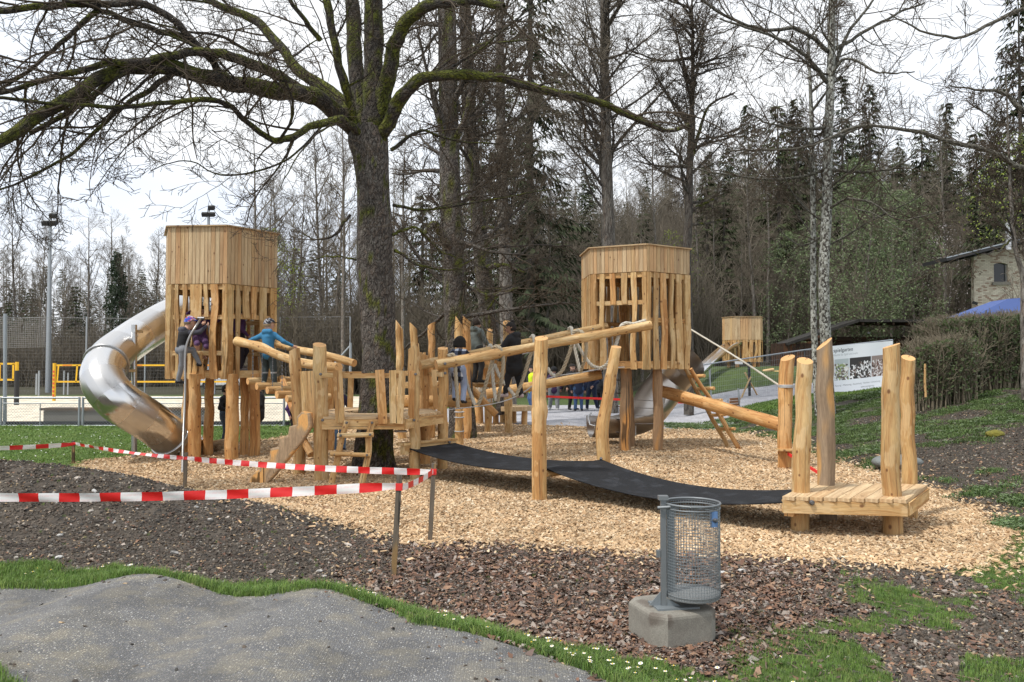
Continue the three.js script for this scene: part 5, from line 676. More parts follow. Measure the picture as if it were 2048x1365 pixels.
{
  const r = rngOf(77);
  // bare trees of the wood edge, seen singly
  const L = []; for (let i = 0; i < 30; i++) { const px = lerp(1040, 2080, (i + r()) / 30), d = lerp(44, 66, r()); if (px > 1530 && px < 2060 && d < 54) { L.push([px, d + 14, Math.floor(r() * 5)]); continue; } L.push([px, d, Math.floor(r() * 5)]); } for (let i = 0; i < 20; i++) L.push([lerp(500, 1100, (i + r()) / 20), lerp(42, 62, r()), Math.floor(r() * 5)]); for (let i = 0; i < 30; i++) L.push([lerp(-80, 520, (i + r()) / 30), lerp(62, 84, r()), [2, 3, 3, 0, 4][Math.floor(r() * 5)]]);
  for (const [px, d, k] of L) { const left = px < 520, s = left ? (0.55 + 0.3 * r()) : px < 1040 ? (0.55 + 0.3 * r()) : (0.48 + 0.3 * r()); placeTree(kinds[k], 'bare_tree', left ? 'leafless grey tree in the belt behind the sand court' : px < 1040 ? 'slim leafless tree in the wood behind the big old tree' : 'leafless tree at the edge of the hillside wood', left ? 'bare trees behind the sand court' : px < 1040 ? 'bare trees behind the old tree' : 'bare trees of the hillside wood', X(px, d), d, s, r() * 6.28); }
  // spruces seen singly
  const S = [[1062, 42, 2, 1.05], [1125, 58, 1, 0.8], [1415, 66, 1, 0.85], [1560, 62, 1, 1.05], [1600, 72, 0, 0.95], [1745, 66, 0, 0.88], [1800, 62, 3, 1.15], [1850, 70, 1, 1.05], [1500, 76, 0, 0.85], [1900, 76, 0, 0.9], [2050, 52, 2, 1.0], [2000, 74, 1, 0.9], [1690, 80, 2, 0.85], [845, 60, 3, 1.0], [900, 54, 1, 0.85], [955, 52, 0, 0.85], [1010, 57, 2, 0.8], [150, 74, 3, 0.62], [60, 80, 3, 0.6], [300, 86, 3, 0.5], [390, 80, 3, 0.5], [15, 70, 3, 0.5], [470, 78, 3, 0.55], [1960, 60, 1, 0.9], [1450, 58, 3, 0.9], [1290, 70, 3, 0.9]];
  S.forEach(([px, d, k, s]) => placeTree(spruces[k], 'spruce_tree', px < 520 ? 'small dark spruce in the belt behind the sand court' : px < 1150 ? 'dark spruce standing behind the old tree and stockade' : 'dark spruce on the wooded hillside at the right', px < 520 ? 'spruces behind the sand court' : px < 1150 ? 'spruces behind the stockade' : 'spruces of the hillside wood', X(px, d), d, s, r() * 6.28));
  // leafing ones
  const frame = kinds[3]; const leaf = (name, label, px, d, H, w, n, sz, mat, lo, group) => { const g = thing(name, label, 'tree', V3(X(px, d), G(X(px, d), -d), -d), group); const f = frame.clone(); f.children.forEach((c) => { const m = c.clone(); m.scale.setScalar(H / 13); g.add(m); }); const m = new THREE.Mesh(leafy(Math.round(px + d), H, w, n, sz, lo), mat); m.name = 'leaves'; m.userData.kind = 'stuff'; g.add(m); };
  leaf('willow_tree', 'grey-green leafing tree at the wood edge above the log cabin', 1720, 50, 13.0, 3.3, 15000, 0.085, LF_BUD, 0.1); leaf('willow_tree', 'lower grey-green leafing tree between cabin and brick house', 1805, 52, 11.5, 3.0, 12000, 0.085, LF_BUD, 0.08); leaf('budding_tree', 'yellow-green budding tree just right of the tall left tower', 535, 48, 10, 2.4, 3200, 0.07, LF_LIME, 0.35); leaf('budding_tree', 'yellow-green budding tree above the chimney at the right edge', 2040, 34, 11, 2.6, 2200, 0.06, LF_LIME, 0.6); leaf('willow_tree', 'small grey-green leafing tree left of the lichened trunks', 1575, 54, 9, 2.6, 6000, 0.08, LF_BUD, 0.1); leaf('blossom_tree', 'pale blossoming tree beside the brick house', 1890, 54, 9.5, 2.2, 900, 0.06, LF_WHITE, 0.2); leaf('budding_tree', 'faint lime-green shrub behind the right tower roof', 1345, 52, 9, 2.4, 1500, 0.06, LF_LIME, 0.2);
  { const px = 232, d = 62, g = thing('ivy_tree', 'narrow ivy-covered tree column behind the tube slide', 'tree', V3(X(px, d), G(X(px, d), -d), -d)); const t = kinds[3].clone(); t.children.forEach((c) => { const m = c.clone(); m.scale.set(0.5, 0.92, 0.5); g.add(m); }); const m = new THREE.Mesh(leafy(91, 10.4, 0.85, 9000, 0.12, 0.06), LF_DARK); m.name = 'leaves'; m.userData.kind = 'stuff'; g.add(m); }
  // the far wood and its undergrowth: one mass
  const inst = (name, label, geo, mat, list) => { const im = new THREE.InstancedMesh(geo, mat, list.length), M = new THREE.Matrix4(), q = new THREE.Quaternion(), e = new THREE.Euler(); list.forEach(([x, d, s, a, sy], i) => { e.set(0, a, 0); q.setFromEuler(e); M.compose(V3(x, G(x, -d) - 0.1, -d), q, V3(s, s * (sy || 1), s)); im.setMatrixAt(i, M); }); im.name = numbered(name); im.castShadow = im.receiveShadow = true; scene.add(im); tag(im, label, 'woodland', null, 'stuff'); };
  const far = (n, px0, px1, d0, d1, s0, s1) => Array.from({ length: n }, () => { const px = lerp(px0, px1, r()), d = lerp(d0, d1, r()); return [X(px, d), d, lerp(s0, s1, r()), r() * 6.28, 0.9 + 0.2 * r()]; });
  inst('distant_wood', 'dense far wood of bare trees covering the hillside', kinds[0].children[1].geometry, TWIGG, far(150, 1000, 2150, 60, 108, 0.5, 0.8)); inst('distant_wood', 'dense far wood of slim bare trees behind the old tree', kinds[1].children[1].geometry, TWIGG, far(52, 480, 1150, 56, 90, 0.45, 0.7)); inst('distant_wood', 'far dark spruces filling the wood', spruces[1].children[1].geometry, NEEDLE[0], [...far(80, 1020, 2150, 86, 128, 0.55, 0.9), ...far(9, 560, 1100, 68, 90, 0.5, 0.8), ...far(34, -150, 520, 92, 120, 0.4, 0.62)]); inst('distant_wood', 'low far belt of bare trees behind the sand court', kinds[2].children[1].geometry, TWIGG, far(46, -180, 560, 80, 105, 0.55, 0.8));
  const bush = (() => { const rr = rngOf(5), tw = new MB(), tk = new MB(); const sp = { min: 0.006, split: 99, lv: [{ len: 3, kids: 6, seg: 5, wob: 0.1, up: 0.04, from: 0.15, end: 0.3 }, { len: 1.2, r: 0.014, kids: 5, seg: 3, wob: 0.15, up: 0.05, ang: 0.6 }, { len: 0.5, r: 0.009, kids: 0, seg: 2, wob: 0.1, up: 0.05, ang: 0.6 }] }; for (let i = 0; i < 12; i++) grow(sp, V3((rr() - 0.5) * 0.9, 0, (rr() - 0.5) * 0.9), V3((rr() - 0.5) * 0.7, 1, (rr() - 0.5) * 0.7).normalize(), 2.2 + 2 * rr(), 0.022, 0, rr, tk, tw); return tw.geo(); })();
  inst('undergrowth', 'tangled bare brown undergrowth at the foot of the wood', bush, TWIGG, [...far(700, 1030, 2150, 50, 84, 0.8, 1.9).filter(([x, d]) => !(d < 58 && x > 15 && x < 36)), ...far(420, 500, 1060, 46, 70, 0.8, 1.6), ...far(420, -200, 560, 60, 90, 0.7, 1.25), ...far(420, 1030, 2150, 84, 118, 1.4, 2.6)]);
}
// ================= things further off =================
// ---- low railing with chain-link along the lawn ----
{
  const z = -22.4, top = 0.86; const lab = ['low galvanised railing panel at the far left of the lawn', 'low galvanised railing panel left of the tube slide', 'low galvanised railing panel behind the foot of the tube slide', 'low galvanised railing panel behind the legs of the left tower'];
  [[-17.6, -14.45], [-14.35, -12.15], [-12.05, -9.2], [-9.1, -6.4]].forEach(([a, b], k) => {
    const g = thing('railing_panel', lab[k], 'railing', V3((a + b) / 2, 0, z), 'railing along the sand court'), tube = (n, p, q, r = 0.028) => part(n, new MB().tube([p, q], r, { seg: 8, capGroup: 0 }).geo(), GALV, g);
    tube('post', V3(a, -0.1, z), V3(a, top, z), 0.034); tube('post', V3(b, -0.1, z), V3(b, top, z), 0.034); tube('top_rail', V3(a, top - 0.02, z), V3(b, top - 0.02, z)); tube('rail', V3(a, top - 0.17, z), V3(b, top - 0.17, z), 0.014); tube('bottom_rail', V3(a, 0.06, z), V3(b, 0.06, z), 0.02); tube('bar', V3((a + b) / 2, 0.06, z), V3((a + b) / 2, top - 0.17, z), 0.014);
    const w = new MB(), H = top - 0.23; for (let x = a - H; x < b; x += 0.085) for (const s of [1, -1]) { let x0 = x, x1 = x + H, y0 = 0.06, y1 = 0.06 + H; if (x0 < a) { y0 += a - x0; x0 = a; } if (x1 > b) { y1 -= x1 - b; x1 = b; } if (x1 <= x0) continue; const f = (xx) => s > 0 ? xx : a + b - xx; w.tube([V3(f(x0), y0, z), V3(f(x1), y1, z)], 0.0028, { seg: 3, caps: false }); } part('chain_link', w.geo(), GALV, g).userData.kind = 'stuff';
  });
  // dark kerb under it, grey bench box behind
  tag(part('kerb_board', new MB().bar(V3(-22, 0.06, -22.6), V3(-6.3, 0.06, -22.6), 0.06, 0.22).geo(), DARK, scene), 'dark board edging the sand court behind the railing', 'edging');
  const g = thing('bench_box', 'long low grey bench box on the sand behind the railing', 'bench', V3(-12, 0, -24.4)); const grey = std({ map: concTex, color: col(0.42, 0.44, 0.46) }); part('seat', new MB().bar(V3(-14.3, 0.42, -24.4), V3(-9.2, 0.42, -24.4), 0.55, 0.07).geo(), std({ map: rep(greyTex, 1, 0.4), color: col(0.28, 0.26, 0.25) }), g); for (const [a, b] of [[-14.2, -11.85], [-11.6, -9.3]]) part('panel', new MB().bar(V3(a, 0.2, -24.2), V3(b, 0.2, -24.2), 0.05, 0.36).geo(), grey, g); part('support', new MB().bar(V3(-14.2, 0.2, -24.6), V3(-9.3, 0.2, -24.6), 0.05, 0.36).geo(), grey, g);
}
// ---- beach volleyball nets ----
const YEL = std({ color: col(0.72, 0.42, 0.02), roughness: 0.6 }), REDP = std({ color: col(0.6, 0.06, 0.03), roughness: 0.6 });
function band(g, name, a, b, h, m = YEL) { return part(name, new MB().bar(a, b, 0.02, h).geo(), m, g); }
{
  const g = thing('volleyball_net', 'yellow-edged volleyball net behind the tube slide', 'sports net', V3(-19, 0, -38)), d = 38.5, y1 = at(110, 731, d).y, y0 = at(110, 764, d).y, x0 = X(113, d), x1 = X(465, d), z = -d;
  part('post', new MB().tube([V3(x0 - 0.1, 0, z), V3(x0 - 0.1, y1 + 0.1, z)], 0.075, { seg: 12, capGroup: 0 }).geo(), YEL, g); part('post', new MB().tube([V3(x1 + 0.2, 0, z), V3(x1 + 0.2, y1 + 0.1, z)], 0.075, { seg: 12, capGroup: 0 }).geo(), YEL, g);
  band(g, 'top_band', V3(x0, y1, z), V3(x1, y1, z), 0.08); band(g, 'bottom_band', V3(x0, y0, z), V3(x1, y0, z), 0.08); band(g, 'side_band', V3(x0 + 0.06, y0, z), V3(x0 + 0.1, y1, z), 0.02); part('side_band', new MB().bar(V3(x0 + 0.95, y0, z), V3(x0 + 1.0, y1, z), 0.07, 0.02, V3(0, 0, 1)).geo(), YEL, g); part('side_band', new MB().bar(V3(x0 + 0.04, y0, z + 0.004), V3(x0 + 0.1, y1, z + 0.004), 0.07, 0.02, V3(0, 0, 1)).geo(), YEL, g);
  for (let k = 0; k < 5; k++) part('red_print', new MB().bar(V3(x0 + 0.3 + k * 1.7, y1, z + 0.012), V3(x0 + 0.75 + k * 1.7, y1, z + 0.012), 0.004, 0.03).geo(), REDP, g); for (let k = 0; k < 7; k++) part('red_print', new MB().bar(V3(x0 - 0.13, 0.28 + k * 0.19, z + 0.077), V3(x0 - 0.05, 0.28 + k * 0.19, z + 0.077), 0.004, 0.1).geo(), REDP, g);
  const n = new MB(); for (let x = x0; x < x1; x += 0.1) n.tube([V3(x, y0, z), V3(x, y1, z)], 0.0025, { seg: 3, caps: false }); for (let y = y0; y < y1; y += 0.1) n.tube([V3(x0, y, z), V3(x1, y, z)], 0.0025, { seg: 3, caps: false }); part('netting', n.geo(), DARK, g).userData.kind = 'stuff';
  const h = thing('volleyball_net', 'yellow-edged volleyball net end with padded black post at the left edge', 'sports net', V3(-21, 0, -35)), e = 34.5, a1 = at(20, 728, e).y, a0 = at(20, 760, e).y, xr = X(34, e), xl = X(-140, e);
  part('post', new MB().tube([V3(xr, 0, -e), V3(xr, a1 + 0.08, -e)], 0.07, { seg: 12, capGroup: 0 }).geo(), YEL, h); part('post_padding', new MB().tube([V3(xr, 0.02, -e), V3(xr, 1.5, -e)], 0.1, { seg: 12, capGroup: 0 }).geo(), DARK, h); band(h, 'top_band', V3(xl, a1, -e), V3(xr - 0.1, a1, -e), 0.08); band(h, 'bottom_band', V3(xl, a0, -e), V3(xr - 0.1, a0, -e), 0.08); part('side_band', new MB().bar(V3(xr - 0.16, a0, -e), V3(xr - 0.16, a1, -e), 0.08, 0.02, V3(0, 0, 1)).geo(), YEL, h); part('side_band', new MB().bar(V3(xr - 0.75, a0, -e), V3(xr - 0.75, a1, -e), 0.08, 0.02, V3(0, 0, 1)).geo(), YEL, h);
}
// ---- floodlight masts ----
function mast(label, px, top, d) {
  const b = V3(X(px, d), G(X(px, d), -d), -d), t = at(px + 3, top, d), g = thing('floodlight_mast', label, 'floodlight', b), s = d / 50; part('mast', new MB().tube([b.clone().add(V3(0, -0.2, 0)), b.clone().lerp(t, 0.5), t], [0.17 * s, 0.13 * s, 0.08 * s], { seg: 12, capGroup: 0 }).geo(), GALV, g);
  part('cross_arm', new MB().bar(t.clone().add(V3(-0.35, -0.25, 0)), t.clone().add(V3(0.42, -0.25, 0)), 0.06, 0.06).geo(), GALV, g);
  for (const [dx, dy] of [[-0.22, -0.42], [0.26, -0.42], [0.24, 0.05]]) { const c = t.clone().add(V3(dx, dy, 0.1)); const l = part('lamp_head', new MB().bar(c.clone().add(V3(-0.2, 0, 0)), c.clone().add(V3(0.2, 0, 0)), 0.3, 0.26, V3(0, 0.85, 0.5)).geo(), DARK, g); const lid = new MB().bar(c.clone().add(V3(-0.21, 0.15, -0.03)), c.clone().add(V3(0.21, 0.15, -0.03)), 0.32, 0.04).geo(); part('hood', lid, std({ color: col(0.5, 0.52, 0.54), roughness: 0.5 }), g); void l; }
}
mast('tall floodlight mast with three lamps at the left', 97, 434, 50); mast('floodlight mast whose lamps show just above the left tower roof', 414, 418, 56);
// ---- poles, high ball-catch net, fence behind the court ----
function pole(label, px, y0, y1, d, r, name = 'net_pole') { const o = part(name, new MB().tube([at(px, y0, d), at(px + 1, y1, d)], r, { seg: 10, capGroup: 0 }).geo(), GALV, scene); tag(o, label, 'pole', 'net poles'); }
pole('grey net pole at the far left beside the railing', 9, 858, 628, 22.6, 0.05);
{ const g = thing('ball_catch_net', 'high grey ball-catch netting strung behind the sand court', 'net', V3(-24, 0, -47)), d = 47, n = new MB(), xa = X(-160, d), xb = X(700, d), y1 = at(0, 634, d).y; const P = GALV; for (const px of [-60, 172, 290, 430, 560, 700]) part('pole', new MB().tube([V3(X(px, d), 0, -d), V3(X(px, d), y1, -d)], 0.05, { seg: 8, capGroup: 0 }).geo(), P, g); for (let x = xa; x < xb; x += 0.2) n.tube([V3(x, 0.1, -d), V3(x, y1, -d)], 0.0035, { seg: 3, caps: false }); for (let y = 0.2; y < y1; y += 0.2) n.tube([V3(xa, y, -d), V3(xb, y, -d)], 0.0035, { seg: 3, caps: false }); n.tube([V3(xa, y1, -d), V3((xa + xb) / 2, y1 - 0.1, -d), V3(xb, y1, -d)], 0.018, { seg: 4, caps: false }); part('netting', n.geo(), std({ color: col(0.2, 0.2, 0.2) }), g).userData.kind = 'stuff';
  const sag = new MB(); for (let k = 0; k < 60; k++) { const x = lerp(X(-120, 44), X(92, 44), k / 60); sag.tube([V3(x, at(0, 700 - 5 * k / 60, 44).y, -44), V3(x, at(0, 646 - 14 * k / 60, 44).y, -44)], 0.006, { seg: 3, caps: false }); } for (let k = 0; k < 16; k++) sag.tube([at(-120, 648 + k * 3.4, 44), at(92, 634 + k * 4, 44)], 0.006, { seg: 3, caps: false }); part('gathered_net', sag.geo(), std({ color: col(0.3, 0.3, 0.29) }), g).userData.kind = 'stuff'; }
pole('short grey pole left of the volleyball net', 72, 790, 748, 43, 0.05); pole('short grey pole beside the mast foot', 77, 792, 742, 44, 0.05); pole('thin grey pole behind the volleyball net', 127, 790, 742, 44, 0.04); pole('thin grey pole right of the volleyball net', 135, 790, 746, 43, 0.04);
pole('blue-grey pole behind the step bridge', 700, 800, 686, 30, 0.05);
{ const o = part('pole_stay', new MB().tube([at(700, 692, 30), at(668, 728, 30)], 0.03, { seg: 6, capGroup: 0 }).geo(), GALV, scene); tag(o, 'slanting stay of the pole behind the step bridge', 'stay'); }
// ---- white van behind the left tower ----
{
  const d = 55, x = X(432, d), g = thing('white_van', 'white van parked behind the sand court, seen between tower legs', 'van', V3(x, 0, -d)), W = std({ color: col(0.75, 0.77, 0.78), roughness: 0.35 });
  const sh = new THREE.Shape([[-1.1, 0.3], [1.7, 0.3], [1.7, 1.35], [1.55, 1.5], [0.2, 1.48], [-0.35, 1.05], [-1.05, 0.85], [-1.15, 0.6]].map(([a, b]) => new THREE.Vector2(a, b))), e = new THREE.ExtrudeGeometry(sh, { depth: 1.5, bevelEnabled: true, bevelSize: 0.06, bevelThickness: 0.08, bevelSegments: 3 }); e.translate(x, 0.05, -d - 1.5); part('body', e, W, g);
  const ws = new THREE.Shape([[-0.25, 1.02], [0.22, 1.38], [0.75, 1.38], [0.75, 1.02]].map(([a, b]) => new THREE.Vector2(a, b))), we = new THREE.ExtrudeGeometry(ws, { depth: 0.02, bevelEnabled: false }); we.translate(x, 0.05, -d + 0.075); part('window', we, std({ color: col(0.03, 0.04, 0.05), roughness: 0.15 }), g);
  for (const dx of [-0.6, 1.15]) { const w = new THREE.TorusGeometry(0.24, 0.09, 8, 20); w.translate(x + dx, 0.34, -d + 0.06); const wm = part('wheel', w, DARK, g); const rim = new THREE.CylinderGeometry(0.18, 0.18, 0.06, 16); rim.rotateX(Math.PI / 2); rim.translate(x + dx, 0.34, -d + 0.06); part('rim', rim, std({ color: col(0.4, 0.4, 0.42), metalness: 0.7, roughness: 0.4 }), wm); }
}
// ---- temporary mesh fence with the banner ----
const fencePts = [[1386, 836, 30.5], [1562, 806, 32.2], [1735, 797, 33.2], [1836, 783, 33.8]];
{
  const lab = ['temporary wire mesh fence panel in front of the small far tower', 'temporary wire mesh fence panel behind the lichened trunks', 'temporary fence panel carrying the printed banner'];
  const base = [[X(1386, 30.5), 0.0, -30.5], [X(1610, 32.3), 0.36, -32.3], [X(1786, 33.2), 0.62, -33.2]]; const tops = [[1386, 733, 30.5], [1610, 700, 32.3], [1786, 680, 33.2]];
  for (let k = 0; k < 2; k++) {
    const a = V3(...base[k]), b = V3(...base[k + 1]), at0 = at(...tops[k]), at1 = at(...tops[k + 1]), g = thing('mesh_fence', lab[k === 1 ? 2 : 0], 'fence', a.clone().lerp(b, 0.5), 'temporary site fence'); at0.x = a.x; at0.z = a.z; at1.x = b.x; at1.z = b.z; const Q = (s, t) => a.clone().lerp(b, s).lerp(at0.clone().lerp(at1, s), t), T = (n, p, q, r) => part(n, new MB().tube([p, q], r, { seg: 6, capGroup: 0 }).geo(), GALV, g);
    T('top_rail', Q(0, 1), Q(1, 1), 0.024); T('bottom_rail', Q(0, 0.08), Q(1, 0.08), 0.022); T('upright', Q(0, 0), Q(0, 1), 0.024); T('upright', Q(1, 0), Q(1, 1), 0.024); if (!k) { T('upright', Q(0.16, 0), Q(0.14, 0.86), 0.028); T('upright', Q(0.17, 0), Q(0.19, 0.2), 0.028); }
    const w = new MB(); for (let i = 0; i <= 60; i++) w.tube([Q(i / 60, 0.08), Q(i / 60, 1)], 0.003, { seg: 3, caps: false }); for (let i = 0; i <= 9; i++) w.tube([Q(0, 0.08 + i * 0.1), Q(1, 0.08 + i * 0.1)], 0.003, { seg: 3, caps: false }); part('wire_mesh', w.geo(), GALV, g).userData.kind = 'stuff';
    part('foot_block', new MB().bar(b.clone().add(V3(-0.3, 0.06, 0.1)), b.clone().add(V3(0.3, 0.06, 0.1)), 0.22, 0.13).geo(), CONC, g);
  }
  const cv = document.createElement('canvas'); cv.width = 1024; cv.height = 512; const c = cv.getContext('2d'); c.fillStyle = '#dde2e6'; c.fillRect(0, 0, 1024, 512); c.fillStyle = '#3b3f42'; c.font = '600 52px sans-serif'; c.fillText('spielgarten', 170, 70); c.fillStyle = '#9aa0a4'; c.font = '30px sans-serif'; c.fillText('Räume für Spiel und mehr', 170, 112);
  const photo = (x, w, seed, pal) => { const r = rngOf(seed); c.save(); c.beginPath(); c.rect(x, 148, w, 232); c.clip(); c.fillStyle = pal[0]; c.fillRect(x, 148, w, 232); for (let i = 0; i < 150; i++) { c.fillStyle = pal[1 + Math.floor(r() * (pal.length - 1))]; c.beginPath(); c.ellipse(x + r() * w, 148 + (0.25 + 0.75 * r()) * 232, 4 + r() * 26, 3 + r() * 10, r() * 3, 0, 7); c.fill(); } c.restore(); };
  photo(185, 205, 3, ['#aeb8ba', '#6f665c', '#d4d4d0', '#8a9a62', '#54504c', '#b9b0a4', '#e2e4e4']); photo(402, 300, 4, ['#2c2a29', '#d9dadb', '#c8c9ca', '#3b3633', '#5c4a40', '#e8e8e8', '#2b2827']); photo(712, 290, 5, ['#8e7f78', '#4d3a34', '#d8d6d6', '#6d4f45', '#b8aca6', '#3a2c28', '#e2dede']); c.fillStyle = '#6f7477'; c.font = '26px sans-serif'; c.fillText('Planung • Pflanzung • Bauleitung • Neubau • Umsetzung', 190, 445); c.fillText('www.spielgarten', 560, 486);
  const t = new THREE.CanvasTexture(cv); t.colorSpace = THREE.SRGBColorSpace; const mb = new MB(), ids = [], A = at(1642, 695, 32.4), B = at(1785, 682, 33.1), C = at(1785, 773, 33.1), D = at(1642, 790, 32.4); for (let i = 0; i <= 20; i++) { const row = []; for (let j = 0; j <= 8; j++) { const s = i / 20, v = j / 8, p = D.clone().lerp(C, s).lerp(A.clone().lerp(B, s), v); p.z += 0.05 + 0.03 * Math.sin(s * 17) * Math.sin(v * 3 + s * 4); row.push(mb.v(p, V3(0, 0, 1), s, v)); } ids.push(row); if (i) for (let j = 0; j < 8; j++) mb.quad(ids[i - 1][j], ids[i][j], ids[i][j + 1], ids[i - 1][j + 1]); }
  const g = mb.geo(); g.computeVertexNormals(); tag(part('banner', g, std({ map: t, roughness: 0.5, side: THREE.DoubleSide }), scene), 'white printed banner reading spielgarten with three photos, hung on the wire fence', 'banner');
  const s = part('notice_plate', new MB().bar(at(1470, 726, 31), at(1486, 726, 31), 0.01, 0.11).geo(), std({ color: col(0.7, 0.7, 0.7) }), scene); tag(s, 'small white notice plate on the wire fence', 'sign');
}
// ---- bench with wooden backrest, seesaw posts, logs on the rise ----
{
  const d = 25.5, p = at(1470, 815, d), g = thing('park_bench', 'park bench with slatted wooden back beyond the ladder', 'bench', V3(p.x, 0, -d)), B = std({ color: col(0.30, 0.13, 0.06), roughness: 0.7 }); const a = at(1457, 822, d - 0.25), b = at(1478, 799, d + 0.35); for (let k = 0; k < 6; k++) { const dy = V3(0.06 * k * 0.3, 0.09 * k - 0.1, -0.03 * k); part('slat', new MB().bar(a.clone().add(dy), b.clone().setY(a.y).add(dy), 0.02, 0.075).geo(), B, g); } for (let k = 0; k < 4; k++) { const o = V3(-0.1 - k * 0.1, -0.18, 0.05); part('seat_slat', new MB().bar(a.clone().add(o), b.clone().setY(a.y).add(o), 0.08, 0.03).geo(), B, g); } for (const q of [a, b]) { part('leg', new MB().tube([V3(q.x + 0.05, 0, q.z), V3(q.x - 0.02, q.y + 0.35, q.z)], 0.025, { seg: 6, capGroup: 0 }).geo(), GALV, g); part('leg', new MB().tube([V3(q.x - 0.45, 0, q.z), V3(q.x - 0.38, q.y - 0.18, q.z)], 0.025, { seg: 6, capGroup: 0 }).geo(), GALV, g); }
}
{
  const g = thing('trestle', 'crossed pale poles around a dark upright on the grassy rise', 'trestle', at(1498, 800, 33).setY(0.4)); part('upright', new MB().bar(at(1500, 812, 33), at(1498, 724, 33), 0.09, 0.09, V3(0, 0, 1)).geo(), DARK, g); log('pole', [at(1480, 805, 32.4), at(1502, 754, 32.4)], 0.035, 0.03, g, { tint: 0 }); log('pole', [at(1490, 745, 33), at(1518, 797, 33)], 0.035, 0.03, g, { tint: 0 }); part('footing', new MB().bar(at(1488, 800, 33.2), at(1530, 800, 33.2), 0.3, 0.12).geo(), STAKE, g);
  [[1526, 744, 1548, 740], [1542, 746, 1562, 745], [1555, 750, 1575, 750], [1590, 758, 1606, 757], [1592, 766, 1606, 766]].forEach(([x0, y0, x1, y1], k) => { const o = part('cut_log', logGeo([at(x0, y0, 38), at(x1, y1, 38)], 0.09, 0.085, {}), [LOGM[k % 3], ENDM], scene); tag(o, ['cut log right beside the small far tower', 'second cut log right of the small far tower', 'third cut log right of the small far tower', 'upper short cut log between the two lone posts', 'lower short cut log between the two lone posts'][k], 'log', 'cut logs on the rise'); });
}
// ---- log cabin ----
{
  const d = 50, g = thing('log_cabin', 'dark log cabin with low pitched roof at the foot of the wood', 'cabin', V3(20, G(20, -50), -d)); const DW = std({ map: rep(greyTex, 0.8, 0.3), color: col(0.16, 0.11, 0.09) }), RF = std({ map: rep(soilTex, 1, 1), color: col(0.035, 0.032, 0.03) }); const x0 = X(1655, d), x1 = X(1905, d), y0 = 1.0, ye = at(1700, 672, d).y;
  for (let k = 0; k < 9; k++) { const y = y0 + 0.16 + k * 0.31; if (y > ye) break; part('wall_log', new MB().tube([V3(x0, y, -d), V3(x1, y, -d)], 0.165, { seg: 10, capGroup: 0 }).geo(), DW, g); part('wall_log', new MB().tube([V3(x0, y + 0.12, -d + 0.2), V3(x0, y + 0.12, -d - 6)], 0.165, { seg: 8, capGroup: 0 }).geo(), DW, g); }
  const rl = at(1690, 643, d - 1), rr = at(1960, 645, d - 1), el = at(1560, 690, d - 1); part('roof', (() => { const mb = new MB(); mb.bar(rl.clone().add(V3(0.4, -0.02, 0)), rr, 2.6, 0.16); return mb.geo(); })(), RF, g); part('roof_wing', (() => { const mb = new MB(); mb.bar(el, rl.clone().add(V3(0.42, 0, 0)), 2.4, 0.16); return mb.geo(); })(), RF, g);
  for (let k = 0; k < 9; k++) { const x = lerp(rl.x + 0.6, rr.x - 0.4, k / 8); part('rafter', new MB().bar(V3(x, rl.y - 0.2, -d + 2.2), V3(x, rl.y - 0.16, -d), 0.12, 0.16).geo(), DW, g); }
  for (let k = 0; k < 16; k++) { const x = lerp(X(1545, d - 2), X(1655, d - 2), k / 15); part('fence_board', new MB().bar(V3(x, 0.9, -d + 2), V3(x, at(1600, 688, d - 2).y + 0.05 * R(), -d + 2), 0.2, 0.03, V3(0, 0, 1)).geo(), DW, g); }
  part('window', new MB().bar(V3(X(1812, d), 2.2, -d + 0.18), V3(X(1830, d), 2.2, -d + 0.18), 0.04, 0.6).geo(), std({ color: col(0.02, 0.02, 0.025), roughness: 0.2 }), g); part('window_frame', new MB().bar(V3(X(1811, d), 2.54, -d + 0.2), V3(X(1831, d), 2.54, -d + 0.2), 0.05, 0.07).geo(), std({ color: col(0.22, 0.10, 0.05) }), g); part('lamp', new MB().bar(at(1736, 666, d - 0.3), at(1742, 666, d - 0.3), 0.1, 0.1).geo(), GALV, g);
}
